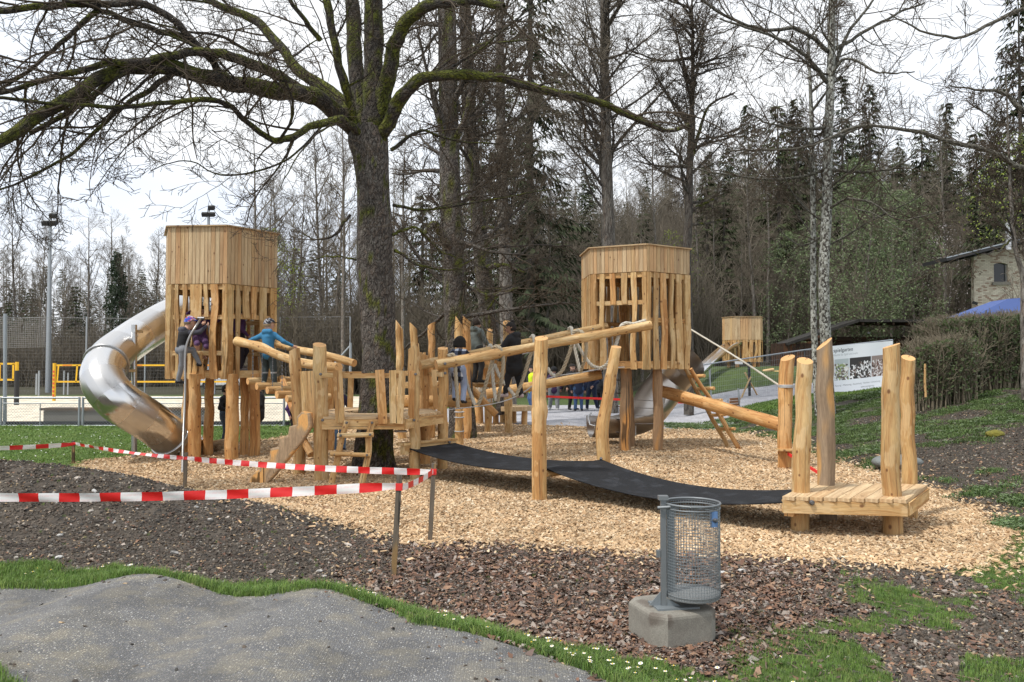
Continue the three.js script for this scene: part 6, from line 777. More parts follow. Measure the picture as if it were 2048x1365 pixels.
// ---- brick house at the right edge ----
{
  const d = 46, brick = tex(512, 512, (u, v) => { const rows = 32, cols = 12, j = Math.floor(v * rows), x = u * cols + (j % 2) * 0.5, i = Math.floor(x), fx = x - i, fy = v * rows - j, jt = sstep(0, 0.1, Math.min(fx, 1 - fx) * 2) * sstep(0, 0.25, Math.min(fy, 1 - fy) * 2), h = hash(i % cols, j, 4); let c = mix3([0.84, 0.81, 0.74], [0.70, 0.65, 0.58], h); c = mix3(c, [0.5, 0.36, 0.3], h > 0.85 ? 0.5 : 0); return mix3([0.60, 0.57, 0.52], c, jt); }), BW = std({ map: rep(brick, 1 / 2.6, 1 / 2.6) });
  const x0 = X(1951, d), x1 = x0 + 9, g = thing('brick_house', 'pale brick house with dark eaves at the right edge', 'house', V3(x0 + 4.5, 1, -d)); const wx0 = X(1991, d), wx1 = X(2019, d), wy0 = at(0, 564, d).y, wy1 = at(0, 529, d).y; const roofY = at(0, 520, d).y + 2.4, wall = new THREE.Shape([[x0, 0.5], [x1, 0.5], [x1, roofY + 0.6], [x0, at(1951, 508, d).y]].map(([a, b]) => new THREE.Vector2(a, b))); const hole = new THREE.Path(); hole.moveTo(wx0, wy0); hole.lineTo(wx1, wy0); hole.lineTo(wx1, wy1); hole.quadraticCurveTo((wx0 + wx1) / 2, wy1 + 0.18, wx0, wy1); hole.lineTo(wx0, wy0); wall.holes.push(hole);
  const we = new THREE.ExtrudeGeometry(wall, { depth: 0.3, bevelEnabled: false }); we.translate(0, 0, -d - 0.3); part('wall', we, BW, g); part('wall', new MB().bar(V3(x0 + 0.2, 4.2, -d - 0.31), V3(x0 * (d + 9) / d + 1.2, 4.2, -d - 9), 0.3, 7.4).geo(), BW, g);
  const w = part('window', new MB().bar(V3(wx0, (wy0 + wy1) / 2 + 0.05, -d - 0.2), V3(wx1, (wy0 + wy1) / 2 + 0.05, -d - 0.2), 0.05, wy1 - wy0 + 0.2).geo(), std({ color: col(0.025, 0.028, 0.034), roughness: 0.15 }), g); part('sill', new MB().bar(V3(wx0 - 0.12, wy0 - 0.1, -d + 0.03), V3(wx1 + 0.12, wy0 - 0.1, -d + 0.03), 0.2, 0.17).geo(), CONC, w); part('frame', new MB().bar(V3(wx1 - 0.03, wy0, -d - 0.15), V3(wx1 - 0.03, wy1, -d - 0.15), 0.06, 0.06, V3(0, 0, 1)).geo(), std({ color: col(0.3, 0.3, 0.3) }), w);
  const E = [at(1888, 521, d - 1.6), at(2110, 466, d - 1.6)]; const roof = new MB().bar(E[0].clone().add(V3(0, 0.02, -1.0)), E[1].clone().add(V3(0, 0.02, -1.0)), 2.6, 0.2).geo(); const rm = part('roof', roof, DARK, g); part('metal_edge', new MB().bar(E[0].clone().add(V3(0, 0.11, 0.25)), E[1].clone().add(V3(0, 0.11, 0.25)), 0.12, 0.06).geo(), GALV, rm); part('chimney_pipe', new MB().tube([at(2017, 500, d - 2), at(2017, 462, d - 2), at(2017, 455, d - 2)], [0.16, 0.15, 0.15], { seg: 12, capGroup: 0 }).geo(), STEEL2, rm); part('chimney_cap', new MB().tube([at(2017, 457, d - 2), at(2017, 446, d - 2)], [0.22, 0.16], { seg: 12, capGroup: 0 }).geo(), STEEL2, rm);
  for (let k = 0; k < 6; k++) { const t = k / 6 + 0.12; part('rafter', new MB().bar(E[0].clone().lerp(E[1], t).add(V3(0, -0.13, 0)), E[0].clone().lerp(E[1], t).add(V3(0, -0.13, -1.6)), 0.12, 0.16).geo(), DARK, g); } part('lamp', new MB().bar(at(1946, 605, d - 0.3), at(1955, 608, d - 0.3), 0.12, 0.14).geo(), DARK, g);
}
{ const mb = new MB(), d = 33, q = [[1955, 629, 0], [2017, 598, 0.6], [2110, 592, 0.6], [2180, 632, 0]].map(([x, y, e]) => at(x, y, d + e)), o = [q[0], q[1], q[2], q[3]]; mb.face(o[0], o[3], o[2], o[1], [[0, 0], [1, 0], [1, 1], [0, 1]]); const back = o.map((p) => p.clone().add(V3(0, -0.02, -2.4))); mb.face(back[0], o[0], o[1], back[1].clone().add(V3(0, 0, 1.2)), [[0, 0], [1, 0], [1, 1], [0, 1]]); mb.face(o[3].clone().add(V3(0, -0.25, 0)), o[3], o[0], o[0].clone().add(V3(0, -0.25, 0)), [[0, 0], [1, 0], [1, 1], [0, 1]]); const g = thing('blue_canopy', 'blue pop-up canopy roof above the hedge', 'tent', V3(q[0].x + 2, 1, -d)); part('canopy', mb.geo(), std({ color: col(0.06, 0.10, 0.27), roughness: 0.8, side: THREE.DoubleSide }), g); for (const p of [o[0], o[3]]) part('leg', new MB().bar(V3(p.x, 0.5, p.z - 0.02), V3(p.x, p.y - 0.01, p.z - 0.02), 0.04, 0.04, V3(0, 0, 1)).geo(), GALV, g); }
// ---- hedge ----
{
  const r = rngOf(61), g = thing('hedge', 'tall clipped bare hedge on the bank at the right', 'hedge', V3(11.5, 0.9, -20)), st = new MB(), tw = new MB(), lf = new MB();
  const hedge = (x0, x1, d0, d1, topL, topR, n) => { const sp = { min: 0.0045, split: 99, lv: [{ len: 2, kids: 9, seg: 7, wob: 0.09, up: 0.06, from: 0.15, end: 0.45 }, { len: 0.5, r: 0.008, kids: 4, seg: 3, wob: 0.2, up: 0.06, ang: 0.6, from: 0.2 }, { len: 0.22, r: 0.005, kids: 0, seg: 2, wob: 0.2, up: 0.05, ang: 0.6 }] }; for (let i = 0; i < n; i++) { const t = r(), x = lerp(x0, x1, t), d = lerp(d0, d1, r()), b = V3(x, G(x, -d) - 0.05, -d), top = lerp(topL, topR, t); grow(sp, b, V3((r() - 0.5) * 0.25, 1, (r() - 0.5) * 0.25).normalize(), (top - b.y) * (0.93 + 0.06 * r()), 0.014 + 0.01 * r(), 0, r, st, tw); }
    for (let i = 0; i < n * 15; i++) { const t = r(), x = lerp(x0 - 0.1, x1, t), d = lerp(d0 - 0.15, d1, r() ** 1.6), top = lerp(topL, topR, t), y = lerp(G(x, -d) + 0.1, top, r() ** 0.6), c = V3(x, y, -d), u = V3(r() - 0.5, r() - 0.2, r() - 0.5).normalize(), v = perp(u, r), s = 0.025 + 0.03 * r(), k = [c, c.clone().addScaledVector(u, s).addScaledVector(v, s * 0.5), c.clone().addScaledVector(u, s * 2), c.clone().addScaledVector(u, s).addScaledVector(v, -s * 0.5)].map((p) => lf.v(p, V3(0, 1, 0), 0, 0)); lf.quad(...k); } };
  hedge(X(1840, 20.5), X(2160, 18), 19.2, 20.6, at(1840, 645, 20).y, at(2160, 622, 18).y, 620); hedge(X(1818, 18.6), X(1925, 18.6), 18.0, 19.0, at(1830, 692, 18.5).y, at(1925, 676, 18.5).y, 170);
  const a = part('stems', tw.geo(), std({ color: col(0.20, 0.17, 0.12), roughness: 0.95 }), g); a.name = 'branches'; a.userData.kind = 'stuff'; const gl = lf.geo(); gl.computeVertexNormals(); part('leaves', gl, LEAFM(col(0.08, 0.12, 0.035)), g).userData.kind = 'stuff'; void st;
}
{ const s = thing('hedge_stake', 'thin pale wooden stake in front of the hedge end', 'stake', at(1851, 790, 17.5)); log('stake', [at(1852, 795, 17.5), at(1851, 728, 17.5)], 0.025, 0.022, s, { tint: 0 }); }
// ---- bits lying about on the lawn edge: mossy stump ----
{ const p = at(1990, 812, 14), s = new THREE.IcosahedronGeometry(1, 3), q = s.attributes.position; for (let i = 0; i < q.count; i++) { const v = V3().fromBufferAttribute(q, i), k = 1 + 0.4 * (fbm(v.x * 2 + 5, v.z * 2 + v.y * 2, 3, 7) - 0.5); q.setXYZ(i, v.x * k * 0.16, v.y * k * 0.08, v.z * k * 0.14); } s.computeVertexNormals(); s.translate(p.x, G(p.x, p.z) + 0.02, p.z); tag(part('mossy_stump', s, std({ map: rep(soilTex, 4, 4), color: col(0.24, 0.22, 0.03) }), scene), 'little moss-covered stump on the bank below the hedge', 'stump'); }
// ================= people =================
const SKIN = [0.55, 0.33, 0.24];
function surfaceNet(f, lo, hi, cell) {                       // meshes the zero level of a distance field
  const n = [0, 1, 2].map((k) => Math.ceil((hi.getComponent(k) - lo.getComponent(k)) / cell) + 1), [nx, ny, nz] = n, F = new Float32Array(nx * ny * nz), id = (i, j, k) => (k * ny + j) * nx + i;
  for (let k = 0; k < nz; k++) for (let j = 0; j < ny; j++) for (let i = 0; i < nx; i++) F[id(i, j, k)] = f(lo.x + i * cell, lo.y + j * cell, lo.z + k * cell);
  const vi = new Int32Array(nx * ny * nz).fill(-1), pos = [], idx = [], E = [[0, 1], [2, 3], [4, 5], [6, 7], [0, 2], [1, 3], [4, 6], [5, 7], [0, 4], [1, 5], [2, 6], [3, 7]];
  for (let k = 0; k < nz - 1; k++) for (let j = 0; j < ny - 1; j++) for (let i = 0; i < nx - 1; i++) { const v = []; let m = 0; for (let c = 0; c < 8; c++) { v[c] = F[id(i + (c & 1), j + (c >> 1 & 1), k + (c >> 2))]; if (v[c] < 0) m++; } if (!m || m === 8) continue; let x = 0, y = 0, z = 0, s = 0; for (const [a, b] of E) if ((v[a] < 0) !== (v[b] < 0)) { const t = v[a] / (v[a] - v[b]); x += lerp(a & 1, b & 1, t); y += lerp(a >> 1 & 1, b >> 1 & 1, t); z += lerp(a >> 2, b >> 2, t); s++; } vi[id(i, j, k)] = pos.length / 3; pos.push(lo.x + (i + x / s) * cell, lo.y + (j + y / s) * cell, lo.z + (k + z / s) * cell); }
  for (let k = 1; k < nz - 1; k++) for (let j = 1; j < ny - 1; j++) for (let i = 1; i < nx - 1; i++) { const a = F[id(i, j, k)] < 0; const q = (A, B, C, D, flip) => flip ? idx.push(A, B, C, A, C, D) : idx.push(A, C, B, A, D, C);
    if (a !== F[id(i + 1, j, k)] < 0) q(vi[id(i, j - 1, k - 1)], vi[id(i, j, k - 1)], vi[id(i, j, k)], vi[id(i, j - 1, k)], a); if (a !== F[id(i, j + 1, k)] < 0) q(vi[id(i - 1, j, k - 1)], vi[id(i - 1, j, k)], vi[id(i, j, k)], vi[id(i, j, k - 1)], a); if (a !== F[id(i, j, k + 1)] < 0) q(vi[id(i - 1, j - 1, k)], vi[id(i, j - 1, k)], vi[id(i, j, k)], vi[id(i - 1, j, k)], a); }
  return [pos, idx];
}
const ik = (a, t, l1, l2, hint) => { const d = t.clone().sub(a); let L = d.length(); const mx = (l1 + l2) * 0.998; if (L > mx) { d.multiplyScalar(mx / L); L = mx; } const u = d.clone().normalize(), c = (l1 * l1 + L * L - l2 * l2) / (2 * L), h = Math.sqrt(Math.max(0, l1 * l1 - c * c)), p = hint.clone().sub(u.clone().multiplyScalar(hint.dot(u))).normalize(); return [a.clone().addScaledVector(u, c).addScaledVector(p, h), a.clone().add(d)]; };
const SKINM = std({ vertexColors: true, roughness: 0.9 });
function person(o) {
  const H = o.H, S = [], C = o.c, add = (a, b, ra, rb, col, k) => S.push([a, b, ra, rb, col, k ?? 0.018 * H]);
  const hipY = (o.hip ?? 0.53) * H, pel = V3(...(o.pel || [0, 0, 0])).add(V3(0, hipY, 0)), ln = o.lean || 0, up = V3((o.side || 0), Math.cos(ln), Math.sin(ln)).normalize(), rt = V3(1, 0, 0), fw = rt.clone().cross(up);
  const B = (r, u, f) => pel.clone().addScaledVector(rt, r * H).addScaledVector(up, u * H).addScaledVector(fw, f * H), wd = o.w || 1;
  const chest = B(0, 0.22, 0), neck = B(0, 0.315, 0.0), hs = o.head || 1, hd = neck.clone().addScaledVector(up, 0.085 * H * hs).add(V3(...(o.headOff || [0, 0, 0.02])).multiplyScalar(H)), hr = 0.066 * H * hs;
  // torso
  add(B(-0.045, 0.0, 0), B(0.045, 0.0, 0), 0.075 * H * wd, 0.075 * H * wd, C.pants); add(B(0, 0.06, 0), chest, 0.085 * H * wd, 0.098 * H * wd, C.top); add(B(-0.075, 0.25, 0), B(0.075, 0.25, 0), 0.066 * H * wd, 0.066 * H * wd, C.top); add(B(0, 0.27, 0), neck, 0.055 * H, 0.04 * H, C.collar || C.top);
  if (o.hood) add(B(-0.04, 0.305, -0.06), B(0.04, 0.305, -0.06), 0.045 * H, 0.045 * H, o.hoodC || C.top);
  add(neck, hd, 0.034 * H * hs, 0.04 * H * hs, C.skin || SKIN); add(hd.clone().add(V3(0, 0.012 * H, -0.006 * H)), hd.clone().add(V3(0, -0.018 * H, 0.004 * H)), hr, hr * 0.84, C.skin || SKIN);
  const hy = o.headYaw || 0, HF = V3(Math.sin(hy), -0.05, Math.cos(hy)), HR = V3(Math.cos(hy), 0, -Math.sin(hy)); add(hd.clone().addScaledVector(HF, hr * 0.92).add(V3(0, 0.0, 0)), hd.clone().addScaledVector(HF, hr * 1.12).add(V3(0, -0.012 * H, 0)), 0.008 * H, 0.011 * H, C.skin || SKIN, 0.006); for (const s of [-1, 1]) add(hd.clone().addScaledVector(HR, s * hr * 0.97), hd.clone().addScaledVector(HR, s * hr * 1.05).add(V3(0, 0.012 * H, 0)), 0.008 * H, 0.01 * H, C.skin || SKIN, 0.005);
  if (o.coat) { const hem = o.coat; add(B(0, 0.05, 0), pel.clone().add(V3(0, -hem * H, 0)).addScaledVector(fw, 0.01 * H), 0.095 * H * wd, (o.coatW || 0.105) * H * wd, C.top); }
  const hands = [];
  for (const s of [-1, 1]) {
    const k = s < 0 ? 0 : 1, hip = B(s * 0.055, -0.01, 0), ft = V3(...o.legs[k]).multiplyScalar(H), [kn, an] = ik(hip, ft, 0.245 * H, 0.245 * H, V3(s * (o.kneeOut || 0.1), 0, 1)); const tw2 = o.loose || 1; add(hip, kn, 0.062 * H * wd * tw2, 0.045 * H * tw2, C.pants); add(kn, an.clone().add(V3(0, 0.02 * H, 0)), 0.045 * H * tw2, 0.034 * H * tw2, o.bare === k || o.bare === 2 ? (C.skin || SKIN) : C.pants); const ff = V3(s * 0.25 + (o.footYaw || 0), -0.05, 1).normalize(); add(an.clone().add(V3(0, -0.008 * H, -0.02 * H)), an.clone().addScaledVector(ff, 0.095 * H).add(V3(0, -0.014 * H, 0)), 0.027 * H, 0.023 * H, C.shoes);
    const sh = B(s * 0.105 * wd, 0.255, 0), hn = V3(...o.arms[k]).multiplyScalar(H), [el, wr] = ik(sh, hn, 0.165 * H, 0.15 * H, V3(s * 0.6, -0.6, -0.5)); add(sh, el, 0.042 * H * wd, 0.035 * H * wd, o.sleeve || C.top); add(el, wr, 0.035 * H * wd, 0.025 * H * wd, o.sleeve || C.top); const hdv = wr.clone().sub(el).normalize(); add(wr.clone(), wr.clone().addScaledVector(hdv, 0.045 * H), 0.021 * H, 0.022 * H, C.skin || SKIN, 0.006 * H); hands.push([wr.clone().addScaledVector(hdv, 0.05 * H), hdv, s]);
  }
  const lo = V3(1e9, 1e9, 1e9), hi = V3(-1e9, -1e9, -1e9); for (const [a, b, ra, rb] of S) for (const [p, q] of [[a, ra], [b, rb]]) { lo.min(p.clone().subScalar(q + 0.04)); hi.max(p.clone().addScalar(q + 0.04)); }
  const segs = S.map(([a, b, ra, rb, c, k]) => { const d = b.clone().sub(a); return [a.x, a.y, a.z, d.x, d.y, d.z, d.lengthSq() || 1e-9, ra, rb, c, k]; });
  const seg = (g, x, y, z) => { const px = x - g[0], py = y - g[1], pz = z - g[2], t = clamp((px * g[3] + py * g[4] + pz * g[5]) / g[6]); return Math.hypot(px - g[3] * t, py - g[4] * t, pz - g[5] * t) - lerp(g[7], g[8], t); };
  const f = (x, y, z) => { let d = 1e3; for (const g of segs) { const e = seg(g, x, y, z); if (e - d > 0.08) continue; const k = g[10], h = clamp(0.5 + 0.5 * (d - e) / k); d = lerp(d, e, h) - k * h * (1 - h); } return d + 0.009 * (fbm(x * 14 + z * 9, y * 20 + x * 6, 2, 3) - 0.5) * (o.puff || 1); };
  const [pos, idx] = surfaceNet(f, lo, hi, o.cell || 0.016); const colr = [];
  const eyeAt = [-1, 1].map((s) => hd.clone().addScaledVector(HF, hr * 0.86).addScaledVector(HR, s * hr * 0.36).add(V3(0, 0.004 * H, 0))), mouth = hd.clone().addScaledVector(HF, hr * 0.84).add(V3(0, -0.037 * H, 0));
  for (let i = 0; i < pos.length; i += 3) { let best = 1e9, c = C.top; const x = pos[i], y = pos[i + 1], z = pos[i + 2]; for (const g of segs) { const e = seg(g, x, y, z); if (e < best) { best = e; c = g[9]; } } const q = V3(x, y, z); if (c === (C.skin || SKIN)) { for (const e of eyeAt) if (e.distanceTo(q) < 0.011 * H) c = [0.05, 0.035, 0.03]; if (mouth.distanceTo(q) < 0.014 * H) c = [0.42, 0.17, 0.15]; } if (o.pattern && c === C.top) c = o.pattern(q, c); if (o.stripe && c === C.pants) c = o.stripe(q, c, H); colr.push(...c); }
  // fingers: four and a thumb on each hand, bent round what they hold
  const base = pos.length / 3; void base; const fg = new MB(), skin = C.skin || SKIN; for (const [w, dv, s] of hands) { const side = V3(0, 0, 1).cross(dv).normalize(); if (side.lengthSq() < 0.1) side.set(1, 0, 0); const palm = dv.clone().cross(side); for (let i = 0; i < 4; i++) { const r0 = w.clone().addScaledVector(side, (i - 1.5) * 0.0105 * H), l = [0.028, 0.033, 0.031, 0.024][i] * H, m = r0.clone().addScaledVector(dv, l * 0.7).addScaledVector(palm, -l * 0.25), e = m.clone().addScaledVector(dv, l * 0.25).addScaledVector(palm, -l * 0.6); fg.tube([r0.clone().addScaledVector(dv, -0.01 * H), m, e], [0.0062 * H, 0.0056 * H, 0.0045 * H], { seg: 5, capGroup: 0, color: () => skin }); } const t0 = w.clone().addScaledVector(side, -s * 0.02 * H).addScaledVector(dv, -0.025 * H); fg.tube([t0, t0.clone().addScaledVector(side, -s * 0.014 * H).addScaledVector(dv, 0.018 * H), t0.clone().addScaledVector(side, -s * 0.012 * H).addScaledVector(dv, 0.034 * H).addScaledVector(palm, -0.01 * H)], [0.0075 * H, 0.0068 * H, 0.005 * H], { seg: 5, capGroup: 0, color: () => skin }); }
  const g0 = new THREE.BufferGeometry(); g0.setAttribute('position', new THREE.Float32BufferAttribute(pos, 3)); g0.setIndex(idx); g0.computeVertexNormals(); g0.setAttribute('color', new THREE.Float32BufferAttribute(colr, 3)); g0.setAttribute('uv', new THREE.Float32BufferAttribute(new Float32Array(pos.length / 3 * 2), 2)); const gf = fg.geo(); gf.clearGroups(); const geo = mergeGeometries([g0, gf]);
  const g = new THREE.Group(); g.name = numbered('person'); scene.add(g); tag(g, o.label, 'person', o.group); g.position.copy(o.pos); g.rotation.y = o.yaw || 0;
  const mk = (n, ge, m) => { const e = new THREE.Mesh(ge, m); e.name = n; e.castShadow = e.receiveShadow = true; g.add(e); return e; }; mk('body', geo, SKINM);
  // hair or cap
  const shell = (rad, cut, back, colr2, name, fnc) => { const sp = new THREE.SphereGeometry(1, 24, 18), p = sp.attributes.position, cs = []; for (let i = 0; i < p.count; i++) { let x = p.getX(i), y = p.getY(i), z = p.getZ(i); const fr = x * Math.sin(hy) + z * Math.cos(hy); let yy = y; const lim = fr > 0.2 ? cut : back; if (yy < lim) yy = lim; const n2 = 1 + 0.05 * (vn(x * 7, y * 7 + z * 7, 5) - 0.5); p.setXYZ(i, x * rad * n2, yy * rad * 1.08 * n2, z * rad * n2); cs.push(...(fnc ? fnc(x, y, z) : colr2)); } sp.computeVertexNormals(); sp.setAttribute('color', new THREE.Float32BufferAttribute(cs, 3)); sp.translate(hd.x, hd.y + 0.012 * H, hd.z - 0.006 * H); return mk(name, sp, SKINM); };
  if (o.hair) shell(hr * 1.13, 0.28, o.hairLow ?? -0.55, o.hair, 'hair'); if (o.bun) { const sp = new THREE.SphereGeometry(hr * 0.42, 12, 10); const q = hd.clone().addScaledVector(HF, -hr * 0.4).add(V3(0, hr * 1.35, 0)); sp.translate(q.x, q.y, q.z); sp.setAttribute('color', new THREE.Float32BufferAttribute(Array.from({ length: sp.attributes.position.count }, () => o.hair).flat(), 3)); mk('hair_bun', sp, SKINM); }
  if (o.long) { const mb = new MB(); for (let i = 0; i < 9; i++) { const a = hy + Math.PI + (i - 4) * 0.3, q = hd.clone().add(V3(Math.sin(a) * hr, hr * 0.4, Math.cos(a) * hr)); mb.tube([q, q.clone().add(V3(Math.sin(a) * 0.01, -hr * 1.2, Math.cos(a) * 0.02)), q.clone().add(V3(Math.sin(a) * 0.02 + 0.01 * i, -hr * o.long, Math.cos(a) * 0.03))], [hr * 0.32, hr * 0.3, hr * 0.12], { seg: 6, capGroup: 0, color: () => o.hair }); } const ge = mb.geo(); ge.clearGroups(); mk('long_hair', ge, SKINM); }
  if (o.cap) { const c = shell(hr * 1.16, 0.34, 0.05, o.cap, 'cap', o.capF); const br = new THREE.Shape(); br.absellipse(0, 0, hr * 0.95, hr * 0.95, 0, Math.PI); const be = new THREE.ExtrudeGeometry(br, { depth: hr * 0.08, bevelEnabled: false }); be.rotateX(Math.PI / 2 - 0.12); be.rotateY(hy); const q = hd.clone().addScaledVector(HF, hr * 0.75); be.translate(q.x, q.y + hr * 0.52, q.z); be.setAttribute('color', new THREE.Float32BufferAttribute(Array.from({ length: be.attributes.position.count }, () => mul3(o.cap, 0.8)).flat(), 3)); const b = new THREE.Mesh(be, SKINM); b.name = 'cap_brim'; c.add(b); }
  return g;
}
const BLK = [0.012, 0.012, 0.014], NAVY = [0.018, 0.026, 0.06], JEAN = [0.05, 0.10, 0.21], GREYJ = [0.26, 0.27, 0.29], PURP = [0.065, 0.026, 0.09], WHT = [0.75, 0.75, 0.74], SHOED = [0.02, 0.02, 0.022], HAIRD = [0.015, 0.011, 0.009];
const stand = [[-0.07, 0.04, 0], [0.07, 0.04, 0.02]], down = [[-0.16, 0.5, 0.03], [0.16, 0.5, 0.04]];
// child climbing the left tower, seen from behind and the side
person({ label: 'child in black vest and blue cap climbing the front of the left tower', pos: at(362, 768, 14.62), H: 1.2, yaw: Math.PI * 0.78, hip: 0.52, lean: 0.22, pel: [0, 0, 0], legs: [[0.02, 0.30, 0.30], [0.06, 0.03, -0.02]].reverse(), arms: [[-0.20, 0.88, 0.28], [-0.05, 0.92, 0.30]], c: { top: BLK, pants: [0.20, 0.21, 0.23], shoes: SHOED }, sleeve: [0.045, 0.045, 0.06], hood: true, hoodC: [0.07, 0.07, 0.09], cap: [0.03, 0.07, 0.40], capF: (x, y, z) => hash(Math.floor(x * 6), Math.floor(y * 6), Math.floor(z * 6)) > 0.72 ? [0.5, 0.5, 0.6] : hash(Math.floor(x * 5), Math.floor(y * 7), 3) > 0.8 ? [0.4, 0.05, 0.05] : [0.03, 0.07, 0.40], head: 1.25, headOff: [0, 0.0, 0.05], headYaw: -0.7, hair: [0.2, 0.14, 0.08], hairLow: -0.3, cell: 0.013, kneeOut: 0.2 });
person({ label: 'barelegged child in purple climbing out of the left tower window', pos: at(399, 742, 15.35), H: 1.2, yaw: 0.5, lean: 0.15, legs: [[-0.05, 0.2, 0.12], [0.06, 0.22, 0.02]], arms: [[-0.14, 0.95, 0.1], [0.16, 0.9, 0.12]], bare: 2, c: { top: PURP, pants: [0.12, 0.06, 0.15], shoes: SKIN }, hair: [0.05, 0.03, 0.02], head: 1.2, cell: 0.018 });
person({ label: 'child in dark purple padded jacket inside the left tower doorway', pos: at(478, 742, 15.7), H: 1.25, yaw: 2.2, legs: [[-0.07, 0.03, 0], [0.09, 0.08, 0.06]], arms: [[-0.16, 0.55, 0.08], [0.2, 0.62, 0.1]], c: { top: PURP, pants: [0.025, 0.02, 0.03], shoes: [0.25, 0.24, 0.25] }, hair: [0.05, 0.03, 0.02], head: 1.15, cell: 0.018, puff: 2.5 });
person({ label: 'child in bright blue hooded jacket and patterned cap crossing the step bridge', pos: at(535, 770, 14.85), H: 1.19, yaw: Math.PI * 0.98, hip: 0.52, lean: 0.08, legs: [[-0.10, 0.015, 0.02], [0.07, 0.045, 0.04]], arms: [[-0.36, 0.615, 0.08], [0.40, 0.66, 0.06]], c: { top: [0.04, 0.19, 0.36], pants: [0.04, 0.055, 0.058], shoes: [0.55, 0.55, 0.42] }, hood: true, coat: 0.02, loose: 1.2, cap: [0.02, 0.02, 0.028], capF: (x, y, z) => hash(Math.floor(x * 7), Math.floor(y * 7), Math.floor(z * 7)) > 0.7 ? [0.4, 0.4, 0.42] : [0.02, 0.02, 0.028], hair: [0.30, 0.21, 0.12], hairLow: -0.35, head: 1.22, headYaw: -1.1, cell: 0.013, stripe: (q, c, H) => Math.abs(q.y - 0.19 * H) < 0.012 ? [0.35, 0.36, 0.36] : c });
person({ label: 'person in dark jacket and jeans standing behind the left tower legs', pos: at(450, 890, 17.6).setY(0), H: 1.3, yaw: 1.4, legs: stand, arms: [[-0.14, 0.6, 0.14], [0.14, 0.6, 0.1]], c: { top: BLK, pants: [0.045, 0.055, 0.075], shoes: SHOED }, hair: HAIRD, coat: 0.05, head: 1.1, cell: 0.02 });
person({ label: 'person in black coat half hidden behind the rightmost left tower post', pos: at(517, 886, 18.2).setY(0), H: 1.35, yaw: -1.2, legs: stand, arms: down, c: { top: BLK, pants: [0.02, 0.02, 0.025], shoes: SHOED }, hair: HAIRD, coat: 0.08, cell: 0.022 });
person({ label: 'child in purple jacket and black trousers behind the step log', pos: at(586, 872, 19.0).setY(0), H: 1.15, yaw: 1.2, legs: stand, arms: down, c: { top: [0.07, 0.03, 0.13], pants: BLK, shoes: SHOED }, hair: HAIRD, head: 1.2, cell: 0.02 });
person({ label: 'person in blue jeans and dark jacket behind the platform ladder', pos: at(676, 896, 16.4).setY(0), H: 1.38, yaw: 0.4, legs: [[-0.07, 0.035, 0.0], [0.08, 0.035, -0.05]], arms: down, c: { top: [0.025, 0.02, 0.05], pants: [0.09, 0.17, 0.29], shoes: [0.02, 0.03, 0.05] }, hair: HAIRD, cell: 0.018, loose: 1.2 });
const plaid = (q) => { const a = Math.floor(q.x * 15 + 40) % 2, b = Math.floor(q.y * 13 + 40) % 2; return a && b ? [0.008, 0.008, 0.012] : a || b ? [0.07, 0.085, 0.13] : [0.66, 0.70, 0.76]; };
person({ label: 'dark-haired child in black and white checked shirt on the rope bridge', pos: at(916, 806, 14.15), H: 1.18, yaw: Math.PI * 0.95, hip: 0.5, lean: 0.26, legs: [[-0.09, 0.03, -0.06], [0.06, 0.06, 0.03]], arms: [[-0.14, 0.72, 0.34], [0.16, 0.74, 0.34]], c: { top: [0.62, 0.66, 0.72], pants: [0.30, 0.36, 0.50], shoes: SHOED }, pattern: plaid, coat: 0.10, coatW: 0.1, hair: HAIRD, hairLow: -0.6, long: 0.9, head: 1.2, cell: 0.013, loose: 1.1 });
person({ label: 'woman in grey-green padded jacket standing on the stockade platform', pos: at(953, 790, 20.1).setY(1.32), H: 1.62, yaw: Math.PI * 0.75, legs: stand, arms: [[-0.15, 0.55, 0.16], [0.18, 0.55, 0.14]], c: { top: [0.17, 0.20, 0.19], pants: [0.03, 0.03, 0.03], shoes: SHOED }, hood: true, coat: 0.06, hair: [0.03, 0.02, 0.015], cell: 0.018, puff: 2 });
person({ label: 'woman in long black quilted coat stepping along the rope bridge log', pos: at(1030, 796, 14.5), H: 1.36, yaw: -2.1, lean: 0.12, legs: [[-0.05, 0.03, -0.06], [0.06, 0.03, 0.12]], arms: [[-0.18, 0.62, 0.2], [0.14, 0.60, 0.26]], c: { top: BLK, pants: BLK, shoes: [0.42, 0.34, 0.34], skin: [0.30, 0.16, 0.10] }, hood: true, coat: 0.13, coatW: 0.115, hair: HAIRD, bun: true, headYaw: 0.6, cell: 0.014, puff: 2.5, w: 1.05 });
const bg = (label, px, py, d, o) => person({ label, pos: gp(px, py).setZ(-d).setX(X(px, d)).setY(G(X(px, d), -d)), H: 1.72, yaw: 0, legs: stand, arms: down, hair: HAIRD, cell: 0.024, ...o });
bg('man in bright yellow jacket and jeans standing behind the rope bridge', 1065, 815, 30.5, { yaw: -1.2, c: { top: [0.60, 0.78, 0.02], pants: JEAN, shoes: SHOED }, H: 1.7, coat: 0.04 });
bg('person in purple coat, black cap and grey trousers carrying a bag', 1108, 816, 31, { yaw: Math.PI, c: { top: [0.04, 0.02, 0.07], pants: [0.22, 0.23, 0.24], shoes: WHT }, coat: 0.05, cap: BLK, loose: 1.3, H: 1.66, legs: [[-0.08, 0.04, 0], [0.09, 0.04, 0.12]] });
bg('man all in black facing the group behind the red ribbon', 1144, 816, 31, { yaw: 0.5, c: { top: BLK, pants: BLK, shoes: SHOED }, coat: 0.04, H: 1.76 });
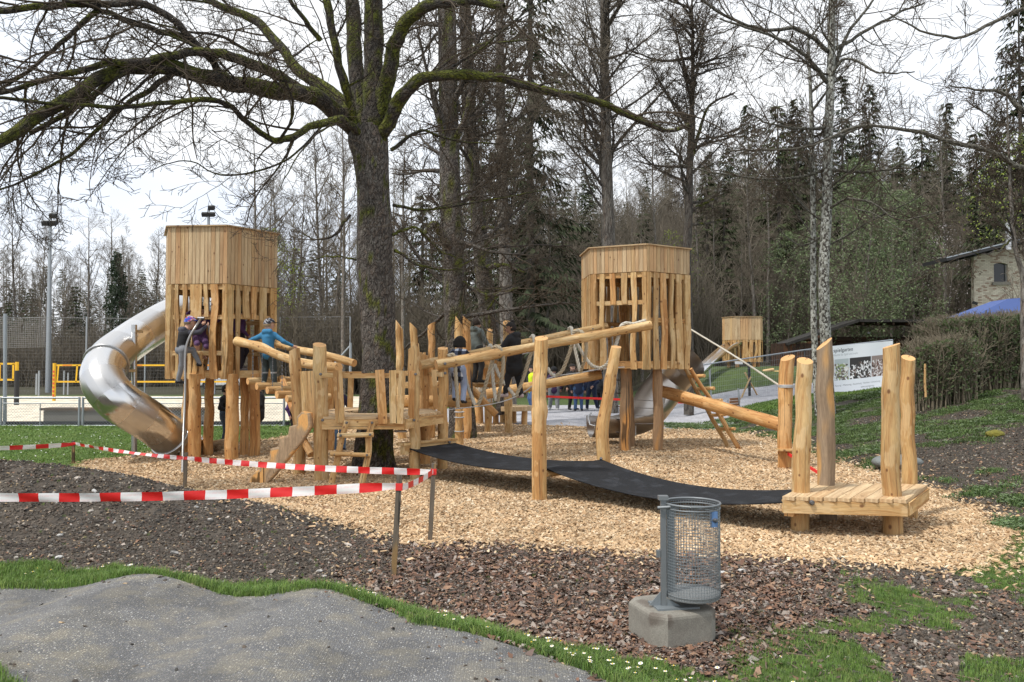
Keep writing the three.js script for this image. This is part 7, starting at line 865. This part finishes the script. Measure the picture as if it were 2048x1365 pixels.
bg('person in navy padded jacket and blue jeans seen from behind', 1157, 821, 30.2, { yaw: Math.PI, c: { top: NAVY, pants: JEAN, shoes: SHOED }, coat: 0.04, H: 1.62, hair: [0.10, 0.06, 0.04], w: 1.1 });
bg('person in navy tracksuit and white shoes beside the jeans wearer', 1184, 818, 30.6, { yaw: -0.9, c: { top: NAVY, pants: [0.02, 0.03, 0.06], shoes: WHT }, legs: [[-0.11, 0.04, 0.05], [0.12, 0.04, -0.05]], arms: [[-0.16, 0.52, 0.12], [0.16, 0.55, 0.12]], H: 1.72 });
bg('person in black standing behind the navy tracksuit', 1198, 816, 31.6, { yaw: 2.2, c: { top: [0.02, 0.022, 0.03], pants: BLK, shoes: SHOED }, H: 1.74, coat: 0.05 });
bg('person in bright blue trousers hidden behind the leaning post', 1216, 818, 29.8, { yaw: 1.4, c: { top: NAVY, pants: [0.03, 0.07, 0.25], shoes: SHOED }, H: 1.78, w: 1.1 });
// ================= what lies and grows on the ground =================
function scatter(name, label, category, geos, mat, list) {   // list: [x, y, z, sx, sy, sz, rx, ry, rz, color]
  const M = new THREE.Matrix4(), q = new THREE.Quaternion(), e = new THREE.Euler(), c = new THREE.Color();
  geos.forEach((geo, gi) => { const L = list.filter((_, i) => i % geos.length === gi); if (!L.length) return; const im = new THREE.InstancedMesh(geo, mat, L.length); L.forEach((t, i) => { e.set(t[6], t[7], t[8], 'YXZ'); q.setFromEuler(e); M.compose(V3(t[0], t[1], t[2]), q, V3(t[3], t[4], t[5])); im.setMatrixAt(i, M); im.setColorAt(i, c.setRGB(...t[9])); }); im.name = numbered(name); im.castShadow = im.receiveShadow = true; scene.add(im); tag(im, label, category, null, 'stuff'); });
}
const chipGeo = (seed) => { const r = rngOf(seed), g = new THREE.BoxGeometry(1, 0.22, 0.55), p = g.attributes.position, sk = {}; for (let i = 0; i < p.count; i++) { const k = [p.getX(i), p.getY(i), p.getZ(i)].map((v) => Math.sign(v)).join(); sk[k] ||= [0.62 + 0.5 * r(), 0.6 + 0.8 * r(), 0.6 + 0.6 * r()]; p.setXYZ(i, p.getX(i) * sk[k][0], p.getY(i) * sk[k][1], p.getZ(i) * sk[k][2]); } g.computeVertexNormals(); return g; };
const leafGeo = (seed) => { const r = rngOf(seed), mb = new MB(), n = 7, ring = []; const c = mb.v(V3(0, 0.05, 0), V3(0, 1, 0), 0, 0); for (let i = 0; i < n; i++) { const a = i / n * 6.283, q = (0.55 + 0.5 * r()) * (i % 2 ? 0.75 : 1); ring.push(mb.v(V3(Math.cos(a) * q, 0.7 * (r() - 0.35), Math.sin(a) * q * 0.7), V3(0, 1, 0), 0, 0)); } for (let i = 0; i < n; i++) mb.tri(c, ring[(i + 1) % n], ring[i]); const g = mb.geo(); g.computeVertexNormals(); return g; };
const clod = (seed) => { const r = rngOf(seed), g = new THREE.IcosahedronGeometry(0.5, 1), p = g.attributes.position; for (let i = 0; i < p.count; i++) { const v = V3().fromBufferAttribute(p, i), k = 0.75 + 0.5 * vn(v.x * 3 + seed, v.y * 3 + v.z * 4, seed); p.setXYZ(i, v.x * k, v.y * k * 0.7, v.z * k); } void r; g.computeVertexNormals(); return g; };
const tuft = (seed, n, spread, h, w) => { const r = rngOf(seed), mb = new MB(); for (let i = 0; i < n; i++) { const a = r() * 6.283, q = Math.sqrt(r()) * spread, b = V3(Math.cos(a) * q, -0.004, Math.sin(a) * q), l = h * (0.45 + 0.75 * r()), t = r() * 6.283, ld = V3(Math.cos(t), 0, Math.sin(t)), sd = V3(-ld.z, 0, ld.x).multiplyScalar(w * (0.7 + 0.6 * r())), bend = 0.25 + 0.75 * r(), m = b.clone().add(V3(0, l * 0.6, 0)).addScaledVector(ld, l * 0.22 * bend), e = b.clone().add(V3(0, l * (1 - 0.25 * bend), 0)).addScaledVector(ld, l * 0.62 * bend), k = [b.clone().sub(sd), b.clone().add(sd), m.clone().addScaledVector(sd, 0.75), m.clone().addScaledVector(sd, -0.75), e].map((p) => mb.v(p, V3(0, 1, 0), 0, 0)); mb.quad(k[0], k[1], k[2], k[3]); mb.tri(k[3], k[2], k[4]); } const g = mb.geo(); g.computeVertexNormals(); return g; };
const WHITEV = (o) => std({ color: col(1, 1, 1), roughness: 0.9, side: THREE.DoubleSide, ...o }), LEAFW = new THREE.MeshPhysicalMaterial({ color: col(1, 1, 1), roughness: 0.85, transmission: 0.3, thickness: 0, side: THREE.DoubleSide });
const inFrame = (x, z, m = 1.22) => -z > 2.5 && Math.abs(x) < -z * 0.643 * m + 0.4;
const rs = rngOf(2024);
const vary = (c, a, r = rs) => { const k = 1 + (r() - 0.5) * a, h = (r() - 0.5) * a * 0.25; return [c[0] * (k + h), c[1] * k, c[2] * (k - h)]; };
// wood chips
{
  const L = []; let xs = CHIPS.map((p) => p.x), zs = CHIPS.map((p) => p.z); const x0 = Math.min(...xs) - 1.2, x1 = Math.max(...xs) + 1.2, z0 = Math.min(...zs) - 0.5, z1 = Math.max(...zs) + 1.5;
  const pal = [[0.51, 0.36, 0.21], [0.43, 0.29, 0.165], [0.60, 0.46, 0.30], [0.32, 0.21, 0.115], [0.48, 0.355, 0.22], [0.68, 0.56, 0.40], [0.21, 0.13, 0.07]];
  for (let i = 0; i < 620000; i++) { const x = lerp(x0, x1, rs()), z = lerp(z0, z1, rs()), d = -z; if (rs() > (9.2 / Math.max(8, d)) ** 1.55) continue; if (!inFrame(x, z)) continue; const sd = chipSd(x, z); if (sd > 0.02 && rs() > 0.3 * sstep(0.5, 0.02, sd) ** 2 + 0.012 * sstep(1.6, 0.3, sd)) continue; const s = (0.024 + 0.028 * rs() * rs() + 0.008 * rs()) * (d > 11 ? 1 + (d - 11) * 0.05 : 1); L.push([x, G(x, z) + 0.006 + 0.016 * rs(), z, s * (0.9 + rs()), s, s * 1.1, (rs() - 0.5) * 1.3, rs() * 6.283, (rs() - 0.5) * 1.3, mul3(vary(pal[Math.floor(rs() * rs() * 7.99) % 7], 0.4), 0.78 + 0.44 * fbm(x * 1.1, z * 1.1, 3, 303))]); } scatter('wood_chips', 'deep layer of fresh pale wood chips covering the play area', 'wood chips', [chipGeo(1), chipGeo(2), chipGeo(3)], WHITEV(), L);
}
// soil heap and leaf litter: clods, stones, bark, leaves
{
  const C = [], Lf = [], B = [];
  for (let i = 0; i < 560000; i++) {
    const d = lerp(4.2, 19, rs() ** 1.5), x = (rs() * 2 - 1) * (d * 0.78 + 0.3), z = -d; const cs0 = chipSd(x, z); if (cs0 < -0.03 && rs() > 0.25 * Math.exp(cs0 * 7)) continue; const sa = d < 9 ? sdPoly(ASPHALT, x, z) : 9; if (sa < 0.02 && rs() > 0.002 + 0.12 * Math.exp(sa * 9)) continue; if (x < -1 && d > 12.2) continue; const g = grassAt(x, z); if (rs() < g * 0.93) continue;
    const y = G(x, z), lit = litterAt(x, z), bank = x > 4.6 && d > 8, hp = sstep(0.35, 0.65, fbm(x * 1.7, z * 1.7, 3, 55)), t = rs();
    if (sa < 0.02 && t < 0.5 && rs() < 0.7) continue;
    if (t < (bank ? 0.12 : 0.06 + 0.62 * lit * (0.45 + 0.55 * hp))) { const s = 0.007 + 0.012 * rs() + 0.03 * rs() ** 8; Lf.push([x, y + 0.004 + 0.018 * rs() * lit, z, s * (1 + 0.7 * rs()), s * 0.8, s, (rs() - 0.5) * 1.1, rs() * 6.283, (rs() - 0.5) * 1.1, vary([[0.14, 0.078, 0.052], [0.175, 0.095, 0.062], [0.09, 0.058, 0.044], [0.24, 0.145, 0.092], [0.28, 0.235, 0.20], [0.12, 0.083, 0.068]][Math.floor(rs() * 6)], 0.5)]); }
    else if (t < 0.86) { const s = 0.006 + 0.026 * rs() ** 4; C.push([x, y + s * 0.15, z, s * (0.8 + 0.8 * rs()), s, s, rs() * 6, rs() * 6, rs() * 6, rs() < 0.05 ? vary([0.30, 0.27, 0.23], 0.5) : vary([0.078, 0.065, 0.053], 0.8)]); }
    else { const s = 0.014 + 0.028 * rs() * rs(); B.push([x, y + 0.006, z, s, s, s, (rs() - 0.5) * 1.2, rs() * 6.283, (rs() - 0.5) * 1.2, vary([[0.09, 0.07, 0.052], [0.38, 0.28, 0.17], [0.14, 0.11, 0.085], [0.05, 0.042, 0.034], [0.24, 0.21, 0.17], [0.08, 0.06, 0.045]][Math.floor(rs() * 6)], 0.5)]); }
  }
  scatter('soil_crumbs', 'dark crumbs of soil and small stones on the heap and bank', 'soil', [clod(3), clod(4)], WHITEV(), C); scatter('fallen_leaves', 'brown fallen leaves lying round the litter bin', 'leaves', [leafGeo(1), leafGeo(2), leafGeo(3)], WHITEV(), Lf); scatter('bark_mulch', 'scattered bark pieces and chips in the soil', 'mulch', [chipGeo(7), chipGeo(8)], WHITEV(), B);
  const P = []; for (let i = 0; i < 260; i++) { const d = lerp(5, 11, rs()), x = rs() * (d * 0.75) * (rs() < 0.7 ? -1 : 1), z = -d; if (chipSd(x, z) < 0.05 || (d < 9 && sdPoly(ASPHALT, x, z) < 0.1) || grassAt(x, z) > 0.3) continue; const s = 0.02 + 0.045 * rs() ** 3; P.push([x, G(x, z) + s * 0.15, z, s * (1 + 0.5 * rs()), s * 0.8, s, rs() * 0.6, rs() * 6.3, rs() * 0.6, vary([0.42, 0.40, 0.37], 0.5)]); } scatter('pebbles', 'pale pebbles scattered in the dark soil', 'pebbles', [clod(9), clod(10)], WHITEV(), P);
  // twigs lying in the litter
  const T = []; for (let i = 0; i < 240; i++) { const d = lerp(4.4, 8, rs()), x = lerp(-1.5, d * 0.72, rs()), z = -d; if (chipSd(x, z) < 0.1 || sdPoly(ASPHALT, x, z) < 0.05) continue; const s = 0.06 + 0.26 * rs() * rs(); T.push([x, G(x, z) + 0.012, z, s, 0.007, 0.007, 0, rs() * 6.3, (rs() - 0.5) * 0.15, vary([0.13, 0.10, 0.075], 0.6)]); } scatter('fallen_twigs', 'thin dead twigs lying in the leaf litter', 'twigs', [new THREE.CylinderGeometry(0.5, 0.7, 1, 5).rotateZ(Math.PI / 2)], WHITEV(), T);
}
// grass
{
  const near = [], mid = [], low = [];
  const gc = [[0.13, 0.24, 0.035], [0.165, 0.275, 0.045], [0.10, 0.19, 0.03], [0.20, 0.28, 0.06]];
  for (let i = 0; i < 120000; i++) { const d = lerp(3.9, 9, rs()), x = (rs() * 2 - 1) * (d * 0.8 + 0.2), z = -d, g = grassAt(x, z); if (rs() > g) continue; const strip = x < 0.9; if (rs() > (strip ? 0.75 : 0.30)) continue; const s = (strip ? 0.8 : 0.5) * (0.6 + 0.7 * rs()) * (0.75 + 0.5 * fbm(x * 3, z * 3, 2, 8)); near.push([x, G(x, z), z, s, s, s, 0, rs() * 6.283, 0, vary(gc[Math.floor(rs() * 4)], 0.3)]); }
  for (let i = 0; i < 150000; i++) { const d = lerp(11.8, 34, rs()), x = (rs() * 2 - 1) * (d * 0.78), z = -d; if (x < 4.2 && d < 12.4) continue; const g = grassAt(x, z); if (rs() > g) continue; const bank = x > 4.5 && d < 24; const s = (bank ? 0.8 : 1) * (0.7 + 0.6 * rs()) * (d > 22 ? 1.6 : 1.1); (bank && rs() < 0.08 ? low : mid).push([x, G(x, z), z, s, s * (bank ? 0.5 : 0.62), s, 0, rs() * 6.283, 0, vary(bank ? [[0.10, 0.18, 0.035], [0.13, 0.19, 0.05], [0.08, 0.13, 0.03]][Math.floor(rs() * 3)] : gc[Math.floor(rs() * 4)], 0.35)]); }
  for (let i = 0; i < 12000; i++) { const d = lerp(8.6, 13, rs()), x = lerp(4.6, d * 0.8, rs()), z = -d; if (rs() > grassAt(x, z) * 0.6) continue; (rs() < 0.25 ? low : mid).push([x, G(x, z), z, 0.8, 0.7, 0.8, 0, rs() * 6.3, 0, vary([0.10, 0.17, 0.04], 0.4)]); }
  // sprouts among litter and soil
  for (let i = 0; i < 900; i++) { const d = lerp(5, 9.5, rs()), x = (rs() * 2 - 1) * d * 0.75, z = -d; if (chipSd(x, z) < 0.05 || sdPoly(ASPHALT, x, z) < 0.05 || grassAt(x, z) > 0.2 || rs() < 0.6) continue; near.push([x, G(x, z), z, 0.3, 0.45, 0.3, 0, rs() * 6.3, 0, vary(gc[1], 0.3)]); }
  scatter('grass', 'fresh green grass along the asphalt and in patches by the bin', 'grass', [tuft(1, 22, 0.05, 0.085, 0.0022), tuft(2, 22, 0.055, 0.075, 0.0024), tuft(3, 18, 0.06, 0.06, 0.0026)], LEAFW, near); scatter('lawn', 'short green lawn left of the play area and beyond the path', 'grass', [tuft(4, 26, 0.15, 0.085, 0.006), tuft(5, 26, 0.16, 0.075, 0.0065)], LEAFW, mid);
  const weed = (seed) => { const r = rngOf(seed), mb = new MB(); for (let i = 0; i < 14; i++) { const a = r() * 6.283, q = r() * 0.11, c = V3(Math.cos(a) * q, 0.015 + 0.05 * r(), Math.sin(a) * q), u = V3(Math.cos(a + r()), 0.25, Math.sin(a + r())).normalize(), v = V3(-u.z, 0.1, u.x), s = 0.018 + 0.02 * r(), k = [c, c.clone().addScaledVector(u, s).addScaledVector(v, s * 0.7), c.clone().addScaledVector(u, s * 2), c.clone().addScaledVector(u, s).addScaledVector(v, -s * 0.7)].map((p) => mb.v(p, V3(0, 1, 0), 0, 0)); mb.quad(...k); } const g = mb.geo(); g.computeVertexNormals(); return g; };
  scatter('ground_cover', 'leafy low ground cover on the bank below the hedge', 'ground cover', [weed(1), weed(2)], LEAFW, low);
}
// daisies: white rays with a yellow eye
{
  const fl = [], ey = []; const spots = [[-1.02, -5.85, 0.16, 9], [-0.35, -5.3, 0.28, 10], [0.5, -4.85, 0.34, 60], [0.1, -4.95, 0.3, 16], [0.9, -4.75, 0.3, 14], [-3.9, -6.85, 0.6, 26], [-2.95, -6.75, 0.4, 10], [-3.05, -4.6, 0.42, 60], [1.3, -4.4, 0.4, 10], [0.6, -4.5, 0.3, 10]];
  for (const [cx, cz, r, n] of spots) for (let i = 0; i < n; i++) { const a = rs() * 6.283, q = r * Math.sqrt(rs()) * 1.2, x = cx + Math.cos(a) * q, z = cz + Math.sin(a) * q; if (sdPoly(ASPHALT, x, z) < 0.03 || grassAt(x, z) < 0.4) continue; const s = 0.010 + 0.006 * rs(), y = G(x, z) + 0.05 + 0.03 * rs(), rx = (rs() - 0.3) * 0.7; fl.push([x, y, z, s, s, s, rx, rs() * 6, 0, [0.8, 0.78, 0.78]]); ey.push([x, y + 0.002, z, s * 0.32, s * 0.3, s * 0.32, rx, 0, 0, [0.7, 0.5, 0.03]]); }
  for (let i = 0; i < 420; i++) { const d = lerp(13.5, 21.5, rs()), x = -lerp(0.38, 0.72, rs()) * d, z = -d; if (grassAt(x, z) < 0.5) continue; fl.push([x, G(x, z) + 0.05, z, 0.014, 0.014, 0.014, 0.4, rs() * 6, 0, [0.75, 0.74, 0.74]]); }
  const ray = (() => { const mb = new MB(), c = mb.v(V3(0, 0, 0), V3(0, 1, 0), 0, 0), p = []; for (let i = 0; i < 22; i++) { const a = i / 22 * 6.283, q = i % 2 ? 1 : 0.72; p.push(mb.v(V3(Math.cos(a) * q, 0.15 * q, Math.sin(a) * q), V3(0, 1, 0), 0, 0)); } for (let i = 0; i < 22; i++) mb.tri(c, p[(i + 1) % 22], p[i]); const g = mb.geo(); g.computeVertexNormals(); return g; })();
  scatter('daisies', 'small white daisies dotted through the grass', 'flowers', [ray], WHITEV(), fl); scatter('daisy_eyes', 'yellow centres of the daisies by the asphalt', 'flowers', [new THREE.SphereGeometry(1, 8, 6)], WHITEV(), ey);
}
renderer.render(scene, camera);
